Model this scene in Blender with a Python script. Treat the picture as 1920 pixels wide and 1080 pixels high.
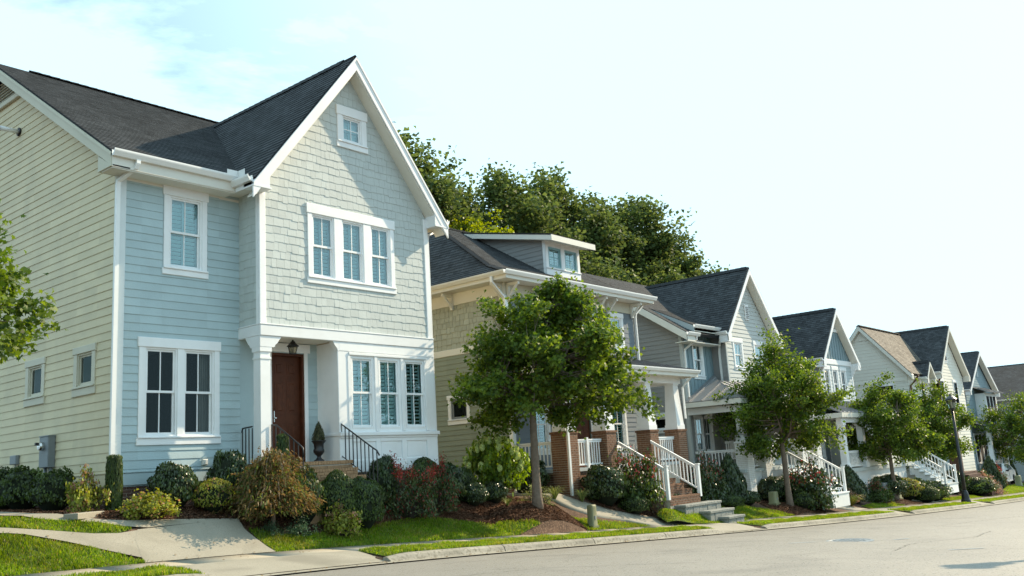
import bpy, math, random
import numpy as np
from mathutils import Vector, Matrix

for o in list(bpy.data.objects):
    bpy.data.objects.remove(o, do_unlink=True)
SC = bpy.context.scene
COL = SC.collection
rnd = random.Random(7)

# ---------------------------------------------------------------- camera
CAM_LOC = Vector((-8.667, -17.374, -0.084))
YAW, PITCH, ROLL = math.radians(50.332), math.radians(11.010), math.radians(-3.529)
F_PX = 1716.6
cam = bpy.data.cameras.new('camera')
cam.sensor_width = 36.0
cam.lens = F_PX / 1920.0 * 36.0
cam.clip_start = 0.1
cam.clip_end = 3000
cam_ob = bpy.data.objects.new('camera', cam)
COL.objects.link(cam_ob)
fwd = Vector((math.sin(YAW) * math.cos(PITCH), math.cos(YAW) * math.cos(PITCH), math.sin(PITCH)))
rt = Vector((math.cos(YAW), -math.sin(YAW), 0))
up = rt.cross(fwd)
r2 = rt * math.cos(ROLL) + up * math.sin(ROLL)
u2 = up * math.cos(ROLL) - rt * math.sin(ROLL)
cam_ob.matrix_world = Matrix((
    (r2.x, u2.x, -fwd.x, CAM_LOC.x), (r2.y, u2.y, -fwd.y, CAM_LOC.y),
    (r2.z, u2.z, -fwd.z, CAM_LOC.z), (0, 0, 0, 1)))
SC.camera = cam_ob

# ---------------------------------------------------------------- sky and sun
SUN_AZ = math.radians(105.0)      # from +Y towards +X
SUN_EL = math.radians(32.0)
W = bpy.data.worlds.new('World')
SC.world = W
W.use_nodes = True
nt = W.node_tree
nt.nodes.clear()
wo = nt.nodes.new('ShaderNodeOutputWorld')
bg = nt.nodes.new('ShaderNodeBackground')
bg.inputs['Strength'].default_value = 0.085
sky = nt.nodes.new('ShaderNodeTexSky')
sky.sky_type = 'NISHITA'
sky.sun_disc = False
sky.sun_elevation = SUN_EL
sky.sun_rotation = SUN_AZ
sky.air_density = 1.0
sky.dust_density = 2.0
sky.ozone_density = 1.0
tc = nt.nodes.new('ShaderNodeTexCoord')
mp = nt.nodes.new('ShaderNodeMapping')
mp.inputs['Scale'].default_value = (1.0, 1.0, 2.2)
mp.inputs['Rotation'].default_value = (0.0, 0.0, 0.5)
nz = nt.nodes.new('ShaderNodeTexNoise')
nz.inputs['Scale'].default_value = 2.1
nz.inputs['Detail'].default_value = 9
nz.inputs['Roughness'].default_value = 0.62
nz.inputs['Distortion'].default_value = 0.35
rp = nt.nodes.new('ShaderNodeValToRGB')
rp.color_ramp.elements[0].position = 0.38
rp.color_ramp.elements[0].color = (0.22, 0.22, 0.22, 1)
rp.color_ramp.elements[1].position = 0.50
rp.color_ramp.elements[1].color = (0.94, 0.94, 0.94, 1)
mxs = nt.nodes.new('ShaderNodeMix')
mxs.data_type = 'RGBA'
# thin bright cloud veil; the veil glows more strongly around the sun, as thin cloud does
mxs.inputs['B'].default_value = (6.5, 9.3, 10.8, 1)
nt.links.new(tc.outputs['Generated'], mp.inputs['Vector'])
nt.links.new(mp.outputs['Vector'], nz.inputs['Vector'])
nt.links.new(nz.outputs['Fac'], rp.inputs['Fac'])
# haze thickens towards the sun, as it does in thin cloud
vd = nt.nodes.new('ShaderNodeVectorMath'); vd.operation = 'DOT_PRODUCT'
vd.inputs[1].default_value = (math.sin(SUN_AZ) * math.cos(SUN_EL), math.cos(SUN_AZ) * math.cos(SUN_EL), math.sin(SUN_EL))
nt.links.new(tc.outputs['Generated'], vd.inputs[0])
hm = nt.nodes.new('ShaderNodeMapRange'); hm.inputs['From Min'].default_value = 0.18; hm.inputs['From Max'].default_value = 0.62
hm.inputs['To Max'].default_value = 0.95
nt.links.new(vd.outputs['Value'], hm.inputs['Value'])
hx = nt.nodes.new('ShaderNodeMath'); hx.operation = 'MAXIMUM'
nt.links.new(rp.outputs['Color'], hx.inputs[0]); nt.links.new(hm.outputs['Result'], hx.inputs[1])
nt.links.new(hx.outputs[0], mxs.inputs['Factor'])
tint = nt.nodes.new('ShaderNodeMix')
tint.data_type = 'RGBA'
tint.blend_type = 'MULTIPLY'
tint.inputs['Factor'].default_value = 1.0
tint.inputs['B'].default_value = (1.05, 1.35, 1.15, 1)
nt.links.new(sky.outputs['Color'], tint.inputs['A'])
nt.links.new(tint.outputs['Result'], mxs.inputs['A'])
nt.links.new(mxs.outputs['Result'], bg.inputs['Color'])
nt.links.new(bg.outputs['Background'], wo.inputs['Surface'])

sun = bpy.data.lights.new('sun', 'SUN')
sun.energy = 4.7
sun.angle = math.radians(0.5)
sun.color = (1.0, 0.82, 0.58)
sun_ob = bpy.data.objects.new('sun', sun)
COL.objects.link(sun_ob)
SUN_DIR = Vector((math.sin(SUN_AZ) * math.cos(SUN_EL), math.cos(SUN_AZ) * math.cos(SUN_EL), math.sin(SUN_EL)))
sun_ob.rotation_euler = (-SUN_DIR).to_track_quat('-Z', 'Y').to_euler()
sun_ob.location = (20, -30, 40)

SC.render.engine = 'CYCLES'
SC.cycles.use_denoising = True
SC.cycles.max_bounces = 6
SC.cycles.transparent_max_bounces = 12
SC.view_settings.view_transform = 'Standard'
SC.view_settings.look = 'None'
SC.view_settings.exposure = 0.72
SC.view_settings.gamma = 1.0
SC.view_settings.use_curve_mapping = False

# ---------------------------------------------------------------- helpers
def frame(O, u, v, n):
    O, u, v, n = Vector(O), Vector(u).normalized(), Vector(v).normalized(), Vector(n).normalized()
    def P(a, b, d=0.0):
        p = O + u * a + v * b + n * d
        return (p.x, p.y, p.z)
    P.O, P.u, P.v, P.n = O, u, v, n
    return P

def link(o, parent=None):
    COL.objects.link(o)
    if parent is not None:
        o.parent = parent
        if parent.get('_w') is not None:
            o.matrix_parent_inverse = Matrix.Translation(-Vector(parent['_w']))
    return o

def thing(name, loc, label, cat, group=None, world=True):
    o = bpy.data.objects.new(name, None)
    COL.objects.link(o)
    o.location = loc
    o.empty_display_size = 0.2
    if world:
        o['_w'] = list(loc)
    tag(o, label, cat, group)
    return o

def tag(o, label=None, cat=None, group=None, kind=None):
    if label: o['label'] = label
    if cat: o['category'] = cat
    if group: o['group'] = group
    if kind: o['kind'] = kind
    return o

class MB:
    def __init__(s):
        s.v, s.f, s.uv = [], [], []
    def add(s, pts, faces, uvs=None):
        o = len(s.v)
        s.v += [tuple(p) for p in pts]
        s.uv += list(uvs) if uvs else [(0, 0)] * len(pts)
        s.f += [tuple(i + o for i in f) for f in faces]
    def hexa(s, p):
        s.add(p, [(3, 2, 1, 0), (4, 5, 6, 7), (0, 1, 5, 4), (1, 2, 6, 5), (2, 3, 7, 6), (3, 0, 4, 7)])
    def box(s, x0, x1, y0, y1, z0, z1):
        s.hexa([(x0, y0, z0), (x1, y0, z0), (x1, y1, z0), (x0, y1, z0),
                (x0, y0, z1), (x1, y0, z1), (x1, y1, z1), (x0, y1, z1)])
    def fbox(s, P, a0, a1, b0, b1, d0, d1):
        s.hexa([P(a0, b0, d0), P(a1, b0, d0), P(a1, b0, d1), P(a0, b0, d1),
                P(a0, b1, d0), P(a1, b1, d0), P(a1, b1, d1), P(a0, b1, d1)])
    def fbox_b(s, P, a0, a1, b0, b1, d0, d1, e=0.012):
        # box with a chamfered front face
        s.add([P(a0, b0, d0), P(a1, b0, d0), P(a1, b1, d0), P(a0, b1, d0),
               P(a0, b0, d1 - e), P(a1, b0, d1 - e), P(a1, b1, d1 - e), P(a0, b1, d1 - e),
               P(a0 + e, b0 + e, d1), P(a1 - e, b0 + e, d1), P(a1 - e, b1 - e, d1), P(a0 + e, b1 - e, d1)],
              [(0, 1, 5, 4), (1, 2, 6, 5), (2, 3, 7, 6), (3, 0, 4, 7),
               (4, 5, 9, 8), (5, 6, 10, 9), (6, 7, 11, 10), (7, 4, 8, 11), (8, 9, 10, 11)])
    def quad(s, a, b, c, d):
        s.add([a, b, c, d], [(0, 1, 2, 3)])
    def prism(s, P, poly, d0, d1):
        n = len(poly)
        s.add([P(a, b, d0) for a, b in poly] + [P(a, b, d1) for a, b in poly],
              [tuple(range(n - 1, -1, -1)), tuple(range(n, 2 * n))] +
              [(i, (i + 1) % n, n + (i + 1) % n, n + i) for i in range(n)])
    def tube(s, pts, rad, n=8, cap=True):
        pts = [Vector(p) for p in pts]
        if not isinstance(rad, (list, tuple)): rad = [rad] * len(pts)
        base = len(s.v)
        prev = None
        for i, p in enumerate(pts):
            t = (pts[min(i + 1, len(pts) - 1)] - pts[max(i - 1, 0)]).normalized()
            if prev is None:
                x = t.cross(Vector((0, 0, 1)) if abs(t.z) < 0.9 else Vector((1, 0, 0))).normalized()
            else:
                x = (prev - t * prev.dot(t)).normalized()
            prev = x
            y = t.cross(x)
            for k in range(n):
                a = 2 * math.pi * k / n
                q = p + (x * math.cos(a) + y * math.sin(a)) * rad[i]
                s.v.append((q.x, q.y, q.z)); s.uv.append((0, 0))
        for i in range(len(pts) - 1):
            for k in range(n):
                a = base + i * n + k; b = base + i * n + (k + 1) % n
                s.f.append((a, b, b + n, a + n))
        if cap:
            s.f.append(tuple(base + k for k in range(n))[::-1])
            s.f.append(tuple(base + (len(pts) - 1) * n + k for k in range(n)))
    def lathe(s, c, prof, n=16):
        base = len(s.v)
        for r, z in prof:
            for k in range(n):
                a = 2 * math.pi * k / n
                s.v.append((c[0] + r * math.cos(a), c[1] + r * math.sin(a), c[2] + z)); s.uv.append((0, 0))
        for i in range(len(prof) - 1):
            for k in range(n):
                a = base + i * n + k; b = base + i * n + (k + 1) % n
                s.f.append((a, b, b + n, a + n))
        s.f.append(tuple(base + k for k in range(n))[::-1])
        s.f.append(tuple(base + (len(prof) - 1) * n + k for k in range(n)))
    def mesh(s, name, mat, smooth=False):
        me = bpy.data.meshes.new(name)
        me.from_pydata(s.v, [], s.f)
        if any(u != (0, 0) for u in s.uv):
            ul = me.uv_layers.new(name='UVMap')
            idx = np.empty(len(me.loops), dtype=np.int32)
            me.loops.foreach_get('vertex_index', idx)
            ul.data.foreach_set('uv', np.array(s.uv, dtype=np.float32)[idx].ravel())
        if mat is not None: me.materials.append(mat)
        if smooth: me.polygons.foreach_set('use_smooth', [True] * len(me.polygons))
        me.update()
        return me
    def build(s, name, mat, parent=None, smooth=False):
        return link(bpy.data.objects.new(name, s.mesh(name, mat, smooth)), parent)

def np_mesh(name, verts, faces, mat, smooth=False):
    # verts (N,3), faces (M,k), all faces with k corners
    me = bpy.data.meshes.new(name)
    nv, (nf, k) = len(verts), faces.shape
    me.vertices.add(nv)
    me.vertices.foreach_set('co', np.asarray(verts, dtype=np.float32).ravel())
    me.loops.add(nf * k)
    me.loops.foreach_set('vertex_index', faces.astype(np.int32).ravel())
    me.polygons.add(nf)
    me.polygons.foreach_set('loop_start', np.arange(0, nf * k, k, dtype=np.int32))
    me.polygons.foreach_set('loop_total', np.full(nf, k, dtype=np.int32))
    if smooth: me.polygons.foreach_set('use_smooth', np.ones(nf, dtype=bool))
    me.materials.append(mat)
    me.update(calc_edges=True)
    return me

def clip(poly, ax, val, keep_ge):
    out = []
    n = len(poly)
    for i in range(n):
        p, q = poly[i], poly[(i + 1) % n]
        ip = (p[ax] >= val - 1e-9) if keep_ge else (p[ax] <= val + 1e-9)
        iq = (q[ax] >= val - 1e-9) if keep_ge else (q[ax] <= val + 1e-9)
        if ip: out.append(p)
        if ip != iq:
            t = (val - p[ax]) / (q[ax] - p[ax])
            out.append((p[0] + t * (q[0] - p[0]), p[1] + t * (q[1] - p[1])))
    res = []
    for p in out:
        if not res or abs(p[0] - res[-1][0]) + abs(p[1] - res[-1][1]) > 1e-6: res.append(p)
    if len(res) > 1 and abs(res[0][0] - res[-1][0]) + abs(res[0][1] - res[-1][1]) < 1e-6: res.pop()
    return res if len(res) >= 3 else []

def cut_rect(polys, r):
    # subtract rectangle (a0,a1,b0,b1) from convex polygons
    a0, a1, b0, b1 = r
    out = []
    for p in polys:
        l = clip(p, 0, a0, False); rr = clip(p, 0, a1, True)
        m = clip(clip(p, 0, a0, True) or [], 0, a1, False) if clip(p, 0, a0, True) else []
        lo = clip(m, 1, b0, False) if m else []
        hi = clip(m, 1, b1, True) if m else []
        out += [q for q in (l, rr, lo, hi) if q and poly_area(q) > 0.0008]
    return out

def poly_area(p):
    return abs(sum(p[i][0] * p[(i + 1) % len(p)][1] - p[(i + 1) % len(p)][0] * p[i][1] for i in range(len(p)))) / 2

def rows(poly, exp, holes=(), start=None):
    lo = min(p[1] for p in poly); hi = max(p[1] for p in poly)
    b = lo if start is None else start
    out = []
    while b < hi - 1e-4:
        s_ = clip(poly, 1, b, True)
        s_ = clip(s_, 1, b + exp, False) if s_ else []
        if s_:
            ps = [s_]
            for h in holes: ps = cut_rect(ps, h)
            for q in ps: out.append((q, b, b + exp))
        b += exp
    return out

def lap(mb, P, poly, b0, b1, tb=0.015, tt=0.004, gap=0.0, uv=None):
    # one lapped board / shingle: thick at its lower edge, thin at its top
    n = len(poly)
    fr, bk, uvs = [], [], []
    for a, b in poly:
        t = (b - b0) / (b1 - b0)
        fr.append(P(a, b, tb + (tt - tb) * t)); bk.append(P(a, b, 0.0)); uvs.append((a, b))
    faces = [tuple(range(n))] + [(i, n + i, n + (i + 1) % n, (i + 1) % n) for i in range(n)]
    mb.add(fr + bk, faces, uvs + uvs)

def board_objs(name, P, poly, exp, holes, mat, parent, start=None, tb=0.018, maxlen=5.2):
    # every siding board its own object; long runs are butted
    rr = random.Random(len(name) * 31 + int(exp * 1000))
    for q, b0, b1 in rows(poly, exp, holes, start):
        a_lo = min(p[0] for p in q); a_hi = max(p[0] for p in q)
        cuts = [a_lo]
        if a_hi - a_lo > maxlen:
            cuts.append(a_lo + rr.uniform(0.25, 0.75) * (a_hi - a_lo))
        cuts.append(a_hi)
        for i in range(len(cuts) - 1):
            g = 0.0015
            pp = q
            if i > 0: pp = clip(pp, 0, cuts[i] + g, True)
            if i < len(cuts) - 2: pp = clip(pp, 0, cuts[i + 1] - g, False)
            if not pp: continue
            mb = MB(); lap(mb, P, pp, b0, b1, tb=tb * rr.uniform(0.92, 1.08))
            mb.build(name, mat, parent)

def sheet(P, poly_rect, holes, mat, name, parent):
    # wall sheet with rectangular openings
    a0, a1, b0, b1 = poly_rect
    A = sorted({a0, a1} | {x for h in holes for x in h[:2] if a0 < x < a1})
    B = sorted({b0, b1} | {x for h in holes for x in h[2:] if b0 < x < b1})
    mb = MB()
    for i in range(len(A) - 1):
        for j in range(len(B) - 1):
            ca, cb = (A[i] + A[i + 1]) / 2, (B[j] + B[j + 1]) / 2
            if any(h[0] < ca < h[1] and h[2] < cb < h[3] for h in holes): continue
            mb.quad(P(A[i], B[j]), P(A[i + 1], B[j]), P(A[i + 1], B[j + 1]), P(A[i], B[j + 1]))
    return mb.build(name, mat, parent)

# ---------------------------------------------------------------- materials
def new_mat(name):
    m = bpy.data.materials.new(name)
    m.use_nodes = True
    t = m.node_tree
    t.nodes.clear()
    out = t.nodes.new('ShaderNodeOutputMaterial')
    return m, t, out

def N(t, kind, **kw):
    n = t.nodes.new(kind)
    for k, v in kw.items():
        if hasattr(n, k) and k not in ('Scale',): setattr(n, k, v)
        else: n.inputs[k].default_value = v
    return n

def pmat(name, col, rough=0.6, var=0.10, scale=2.5, detail=5, obj_var=0.05, bump=0.0, bscale=60, spec=0.3, metal=0.0, dirt=None):
    m, t, out = new_mat(name)
    bs = N(t, 'ShaderNodeBsdfPrincipled')
    bs.inputs['Roughness'].default_value = rough
    bs.inputs['Specular IOR Level'].default_value = spec
    bs.inputs['Metallic'].default_value = metal
    tcn = N(t, 'ShaderNodeTexCoord')
    n1 = N(t, 'ShaderNodeTexNoise'); n1.inputs['Scale'].default_value = scale; n1.inputs['Detail'].default_value = detail
    n1.inputs['Roughness'].default_value = 0.65
    t.links.new(tcn.outputs['Object'], n1.inputs['Vector'])
    oi = N(t, 'ShaderNodeObjectInfo')
    mr = N(t, 'ShaderNodeMapRange')
    mr.inputs['From Min'].default_value = 0.25; mr.inputs['From Max'].default_value = 0.75
    mr.inputs['To Min'].default_value = 1 - var; mr.inputs['To Max'].default_value = 1 + var
    t.links.new(n1.outputs['Fac'], mr.inputs['Value'])
    m2 = N(t, 'ShaderNodeMapRange')
    m2.inputs['To Min'].default_value = 1 - obj_var; m2.inputs['To Max'].default_value = 1 + obj_var
    t.links.new(oi.outputs['Random'], m2.inputs['Value'])
    mu = N(t, 'ShaderNodeMath', operation='MULTIPLY')
    t.links.new(mr.outputs['Result'], mu.inputs[0]); t.links.new(m2.outputs['Result'], mu.inputs[1])
    hsv = N(t, 'ShaderNodeHueSaturation')
    hsv.inputs['Color'].default_value = (*col, 1)
    t.links.new(mu.outputs[0], hsv.inputs['Value'])
    last = hsv.outputs['Color']
    if dirt:
        n3 = N(t, 'ShaderNodeTexNoise'); n3.inputs['Scale'].default_value = dirt[1]; n3.inputs['Detail'].default_value = 8
        t.links.new(tcn.outputs['Object'], n3.inputs['Vector'])
        r3 = N(t, 'ShaderNodeMapRange'); r3.inputs['From Min'].default_value = 0.5; r3.inputs['From Max'].default_value = 0.75
        r3.inputs['To Max'].default_value = dirt[2]
        t.links.new(n3.outputs['Fac'], r3.inputs['Value'])
        mx = N(t, 'ShaderNodeMix', data_type='RGBA'); mx.inputs['B'].default_value = (*dirt[0], 1)
        t.links.new(r3.outputs['Result'], mx.inputs['Factor']); t.links.new(last, mx.inputs['A'])
        last = mx.outputs['Result']
    t.links.new(last, bs.inputs['Base Color'])
    if bump:
        n2 = N(t, 'ShaderNodeTexNoise'); n2.inputs['Scale'].default_value = bscale; n2.inputs['Detail'].default_value = 6
        t.links.new(tcn.outputs['Object'], n2.inputs['Vector'])
        bp = N(t, 'ShaderNodeBump'); bp.inputs['Strength'].default_value = bump; bp.inputs['Distance'].default_value = 0.02
        t.links.new(n2.outputs['Fac'], bp.inputs['Height']); t.links.new(bp.outputs['Normal'], bs.inputs['Normal'])
    t.links.new(bs.outputs['BSDF'], out.inputs['Surface'])
    return m

def roof_mat(name, col, var=0.35):
    m, t, out = new_mat(name)
    bs = N(t, 'ShaderNodeBsdfPrincipled'); bs.inputs['Roughness'].default_value = 0.85; bs.inputs['Specular IOR Level'].default_value = 0.25
    uv = N(t, 'ShaderNodeUVMap')
    br = N(t, 'ShaderNodeTexBrick')
    br.inputs['Scale'].default_value = 1.0
    br.inputs['Brick Width'].default_value = 0.22; br.inputs['Row Height'].default_value = 0.145
    br.inputs['Mortar Size'].default_value = 0.004; br.inputs['Mortar Smooth'].default_value = 0.2
    br.inputs['Bias'].default_value = 0.0
    br.offset = 0.37; br.squash = 0.8; br.squash_frequency = 3
    br.inputs['Color1'].default_value = (*[c * (1 - var) for c in col], 1)
    br.inputs['Color2'].default_value = (*[c * (1 + var) for c in col], 1)
    br.inputs['Mortar'].default_value = (*[c * 0.45 for c in col], 1)
    t.links.new(uv.outputs['UV'], br.inputs['Vector'])
    tcn = N(t, 'ShaderNodeTexCoord')
    nz_ = N(t, 'ShaderNodeTexNoise'); nz_.inputs['Scale'].default_value = 1.2; nz_.inputs['Detail'].default_value = 8
    t.links.new(tcn.outputs['Object'], nz_.inputs['Vector'])
    g = N(t, 'ShaderNodeTexNoise'); g.inputs['Scale'].default_value = 140; g.inputs['Detail'].default_value = 3
    t.links.new(tcn.outputs['Object'], g.inputs['Vector'])
    mr = N(t, 'ShaderNodeMapRange'); mr.inputs['From Min'].default_value = .3; mr.inputs['From Max'].default_value = .7
    mr.inputs['To Min'].default_value = 0.75; mr.inputs['To Max'].default_value = 1.25
    t.links.new(nz_.outputs['Fac'], mr.inputs['Value'])
    mg = N(t, 'ShaderNodeMapRange'); mg.inputs['From Min'].default_value = .3; mg.inputs['From Max'].default_value = .7
    mg.inputs['To Min'].default_value = 0.6; mg.inputs['To Max'].default_value = 1.4
    t.links.new(g.outputs['Fac'], mg.inputs['Value'])
    mu = N(t, 'ShaderNodeMath', operation='MULTIPLY')
    t.links.new(mr.outputs['Result'], mu.inputs[0]); t.links.new(mg.outputs['Result'], mu.inputs[1])
    hsv = N(t, 'ShaderNodeHueSaturation')
    t.links.new(br.outputs['Color'], hsv.inputs['Color']); t.links.new(mu.outputs[0], hsv.inputs['Value'])
    t.links.new(hsv.outputs['Color'], bs.inputs['Base Color'])
    bp = N(t, 'ShaderNodeBump'); bp.inputs['Strength'].default_value = 0.5; bp.inputs['Distance'].default_value = 0.01
    t.links.new(g.outputs['Fac'], bp.inputs['Height']); t.links.new(bp.outputs['Normal'], bs.inputs['Normal'])
    t.links.new(bs.outputs['BSDF'], out.inputs['Surface'])
    return m

def leaf_mat(name, dark, light, trans=0.35, rough=0.45, spec=0.35, accent=None, accent_frac=0.0, dry=None):
    m, t, out = new_mat(name)
    geo = N(t, 'ShaderNodeNewGeometry')
    rp_ = N(t, 'ShaderNodeValToRGB')
    e = rp_.color_ramp.elements
    e[0].position = 0.0; e[0].color = (*dark, 1)
    e[1].position = 1.0 - accent_frac; e[1].color = (*light, 1)
    if accent:
        x = e.new(min(0.999, 1.0 - accent_frac + 0.02)); x.color = (*accent, 1)
    t.links.new(geo.outputs['Random Per Island'], rp_.inputs['Fac'])
    tcn = N(t, 'ShaderNodeTexCoord')
    nz_ = N(t, 'ShaderNodeTexNoise'); nz_.inputs['Scale'].default_value = 1.3; nz_.inputs['Detail'].default_value = 3
    t.links.new(tcn.outputs['Object'], nz_.inputs['Vector'])
    mr = N(t, 'ShaderNodeMapRange'); mr.inputs['From Min'].default_value = .3; mr.inputs['From Max'].default_value = .7
    mr.inputs['To Min'].default_value = 0.7; mr.inputs['To Max'].default_value = 1.3
    t.links.new(nz_.outputs['Fac'], mr.inputs['Value'])
    hsv = N(t, 'ShaderNodeHueSaturation')
    src = rp_.outputs['Color']
    if dry:
        n2 = N(t, 'ShaderNodeTexNoise'); n2.inputs['Scale'].default_value = 2.1; n2.inputs['Detail'].default_value = 6
        t.links.new(tcn.outputs['Object'], n2.inputs['Vector'])
        m2 = N(t, 'ShaderNodeMapRange'); m2.inputs['From Min'].default_value = .5; m2.inputs['From Max'].default_value = .72; m2.inputs['To Max'].default_value = .65
        t.links.new(n2.outputs['Fac'], m2.inputs['Value'])
        dx = N(t, 'ShaderNodeMix', data_type='RGBA'); dx.inputs['B'].default_value = (*dry, 1)
        t.links.new(m2.outputs['Result'], dx.inputs['Factor']); t.links.new(src, dx.inputs['A']); src = dx.outputs['Result']
    t.links.new(src, hsv.inputs['Color']); t.links.new(mr.outputs['Result'], hsv.inputs['Value'])
    bs = N(t, 'ShaderNodeBsdfPrincipled'); bs.inputs['Roughness'].default_value = rough; bs.inputs['Specular IOR Level'].default_value = spec
    t.links.new(hsv.outputs['Color'], bs.inputs['Base Color'])
    tr = N(t, 'ShaderNodeBsdfTranslucent')
    h2 = N(t, 'ShaderNodeHueSaturation'); h2.inputs['Saturation'].default_value = 1.15; h2.inputs['Value'].default_value = 1.7; h2.inputs['Hue'].default_value = 0.485
    t.links.new(hsv.outputs['Color'], h2.inputs['Color']); t.links.new(h2.outputs['Color'], tr.inputs['Color'])
    mx = N(t, 'ShaderNodeMixShader'); mx.inputs['Fac'].default_value = trans
    t.links.new(bs.outputs['BSDF'], mx.inputs[1]); t.links.new(tr.outputs['BSDF'], mx.inputs[2])
    t.links.new(mx.outputs['Shader'], out.inputs['Surface'])
    return m

def glass_mat(name, tintc, refl=1.0, ior=1.5):
    m, t, out = new_mat(name)
    tr = N(t, 'ShaderNodeBsdfTransparent'); tr.inputs['Color'].default_value = (*tintc, 1)
    gl = N(t, 'ShaderNodeBsdfGlossy'); gl.inputs['Roughness'].default_value = 0.02; gl.inputs['Color'].default_value = (.82, .97, 1.0, 1)
    fr = N(t, 'ShaderNodeFresnel'); fr.inputs['IOR'].default_value = ior
    tcn = N(t, 'ShaderNodeTexCoord')
    nz_ = N(t, 'ShaderNodeTexNoise'); nz_.inputs['Scale'].default_value = 1.7
    t.links.new(tcn.outputs['Object'], nz_.inputs['Vector'])
    bp = N(t, 'ShaderNodeBump'); bp.inputs['Strength'].default_value = 0.05; bp.inputs['Distance'].default_value = 0.05
    t.links.new(nz_.outputs['Fac'], bp.inputs['Height']); t.links.new(bp.outputs['Normal'], gl.inputs['Normal'])
    mu = N(t, 'ShaderNodeMath', operation='MULTIPLY'); mu.use_clamp = True; mu.inputs[1].default_value = refl
    t.links.new(fr.outputs['Fac'], mu.inputs[0])
    mx = N(t, 'ShaderNodeMixShader')
    t.links.new(mu.outputs[0], mx.inputs['Fac']); t.links.new(tr.outputs['BSDF'], mx.inputs[1]); t.links.new(gl.outputs['BSDF'], mx.inputs[2])
    t.links.new(mx.outputs['Shader'], out.inputs['Surface'])
    return m

def ground_mat(name, c1, c2, scale, c3=None, fine=40, rough=0.9, bump=0.4, spec=0.2, speck=0.0, stain=0.0):
    m, t, out = new_mat(name)
    bs = N(t, 'ShaderNodeBsdfPrincipled'); bs.inputs['Roughness'].default_value = rough; bs.inputs['Specular IOR Level'].default_value = spec
    tcn = N(t, 'ShaderNodeTexCoord')
    a = N(t, 'ShaderNodeTexNoise'); a.inputs['Scale'].default_value = scale; a.inputs['Detail'].default_value = 10; a.inputs['Roughness'].default_value = 0.62
    f_ = N(t, 'ShaderNodeTexNoise'); f_.inputs['Scale'].default_value = fine; f_.inputs['Detail'].default_value = 4
    for x in (a, f_): t.links.new(tcn.outputs['Object'], x.inputs['Vector'])
    r1 = N(t, 'ShaderNodeMapRange'); r1.inputs['From Min'].default_value = .32; r1.inputs['From Max'].default_value = .68
    t.links.new(a.outputs['Fac'], r1.inputs['Value'])
    mx = N(t, 'ShaderNodeMix', data_type='RGBA'); mx.inputs['A'].default_value = (*c1, 1); mx.inputs['B'].default_value = (*c2, 1)
    t.links.new(r1.outputs['Result'], mx.inputs['Factor'])
    last = mx.outputs['Result']
    if c3:
        r2_ = N(t, 'ShaderNodeMapRange'); r2_.inputs['From Min'].default_value = .48; r2_.inputs['From Max'].default_value = .66
        t.links.new(f_.outputs['Fac'], r2_.inputs['Value'])
        m2 = N(t, 'ShaderNodeMix', data_type='RGBA'); m2.inputs['B'].default_value = (*c3, 1)
        t.links.new(r2_.outputs['Result'], m2.inputs['Factor']); t.links.new(last, m2.inputs['A']); last = m2.outputs['Result']
    if stain:
        st = N(t, 'ShaderNodeTexNoise'); st.inputs['Scale'].default_value = 0.7; st.inputs['Detail'].default_value = 8; st.inputs['Distortion'].default_value = 1.0
        t.links.new(tcn.outputs['Object'], st.inputs['Vector'])
        rs = N(t, 'ShaderNodeMapRange'); rs.inputs['From Min'].default_value = .52; rs.inputs['From Max'].default_value = .72; rs.inputs['To Max'].default_value = stain
        t.links.new(st.outputs['Fac'], rs.inputs['Value'])
        ms = N(t, 'ShaderNodeMix', data_type='RGBA'); ms.inputs['B'].default_value = (*[x * 0.55 for x in c1], 1)
        t.links.new(rs.outputs['Result'], ms.inputs['Factor']); t.links.new(last, ms.inputs['A']); last = ms.outputs['Result']
    t.links.new(last, bs.inputs['Base Color'])
    if speck:
        vo = N(t, 'ShaderNodeTexVoronoi'); vo.inputs['Scale'].default_value = 55
        t.links.new(tcn.outputs['Object'], vo.inputs['Vector'])
        sp = N(t, 'ShaderNodeSeparateColor')
        t.links.new(vo.outputs['Color'], sp.inputs['Color'])
        rr_ = N(t, 'ShaderNodeMapRange'); rr_.inputs['From Min'].default_value = 1 - speck; rr_.inputs['From Max'].default_value = 1 - speck * .6
        rr_.inputs['To Min'].default_value = rough; rr_.inputs['To Max'].default_value = 0.12
        t.links.new(sp.outputs['Red'], rr_.inputs['Value']); t.links.new(rr_.outputs['Result'], bs.inputs['Roughness'])
    bp = N(t, 'ShaderNodeBump'); bp.inputs['Strength'].default_value = bump; bp.inputs['Distance'].default_value = 0.015
    t.links.new(f_.outputs['Fac'], bp.inputs['Height']); t.links.new(bp.outputs['Normal'], bs.inputs['Normal'])
    t.links.new(bs.outputs['BSDF'], out.inputs['Surface'])
    return m

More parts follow.
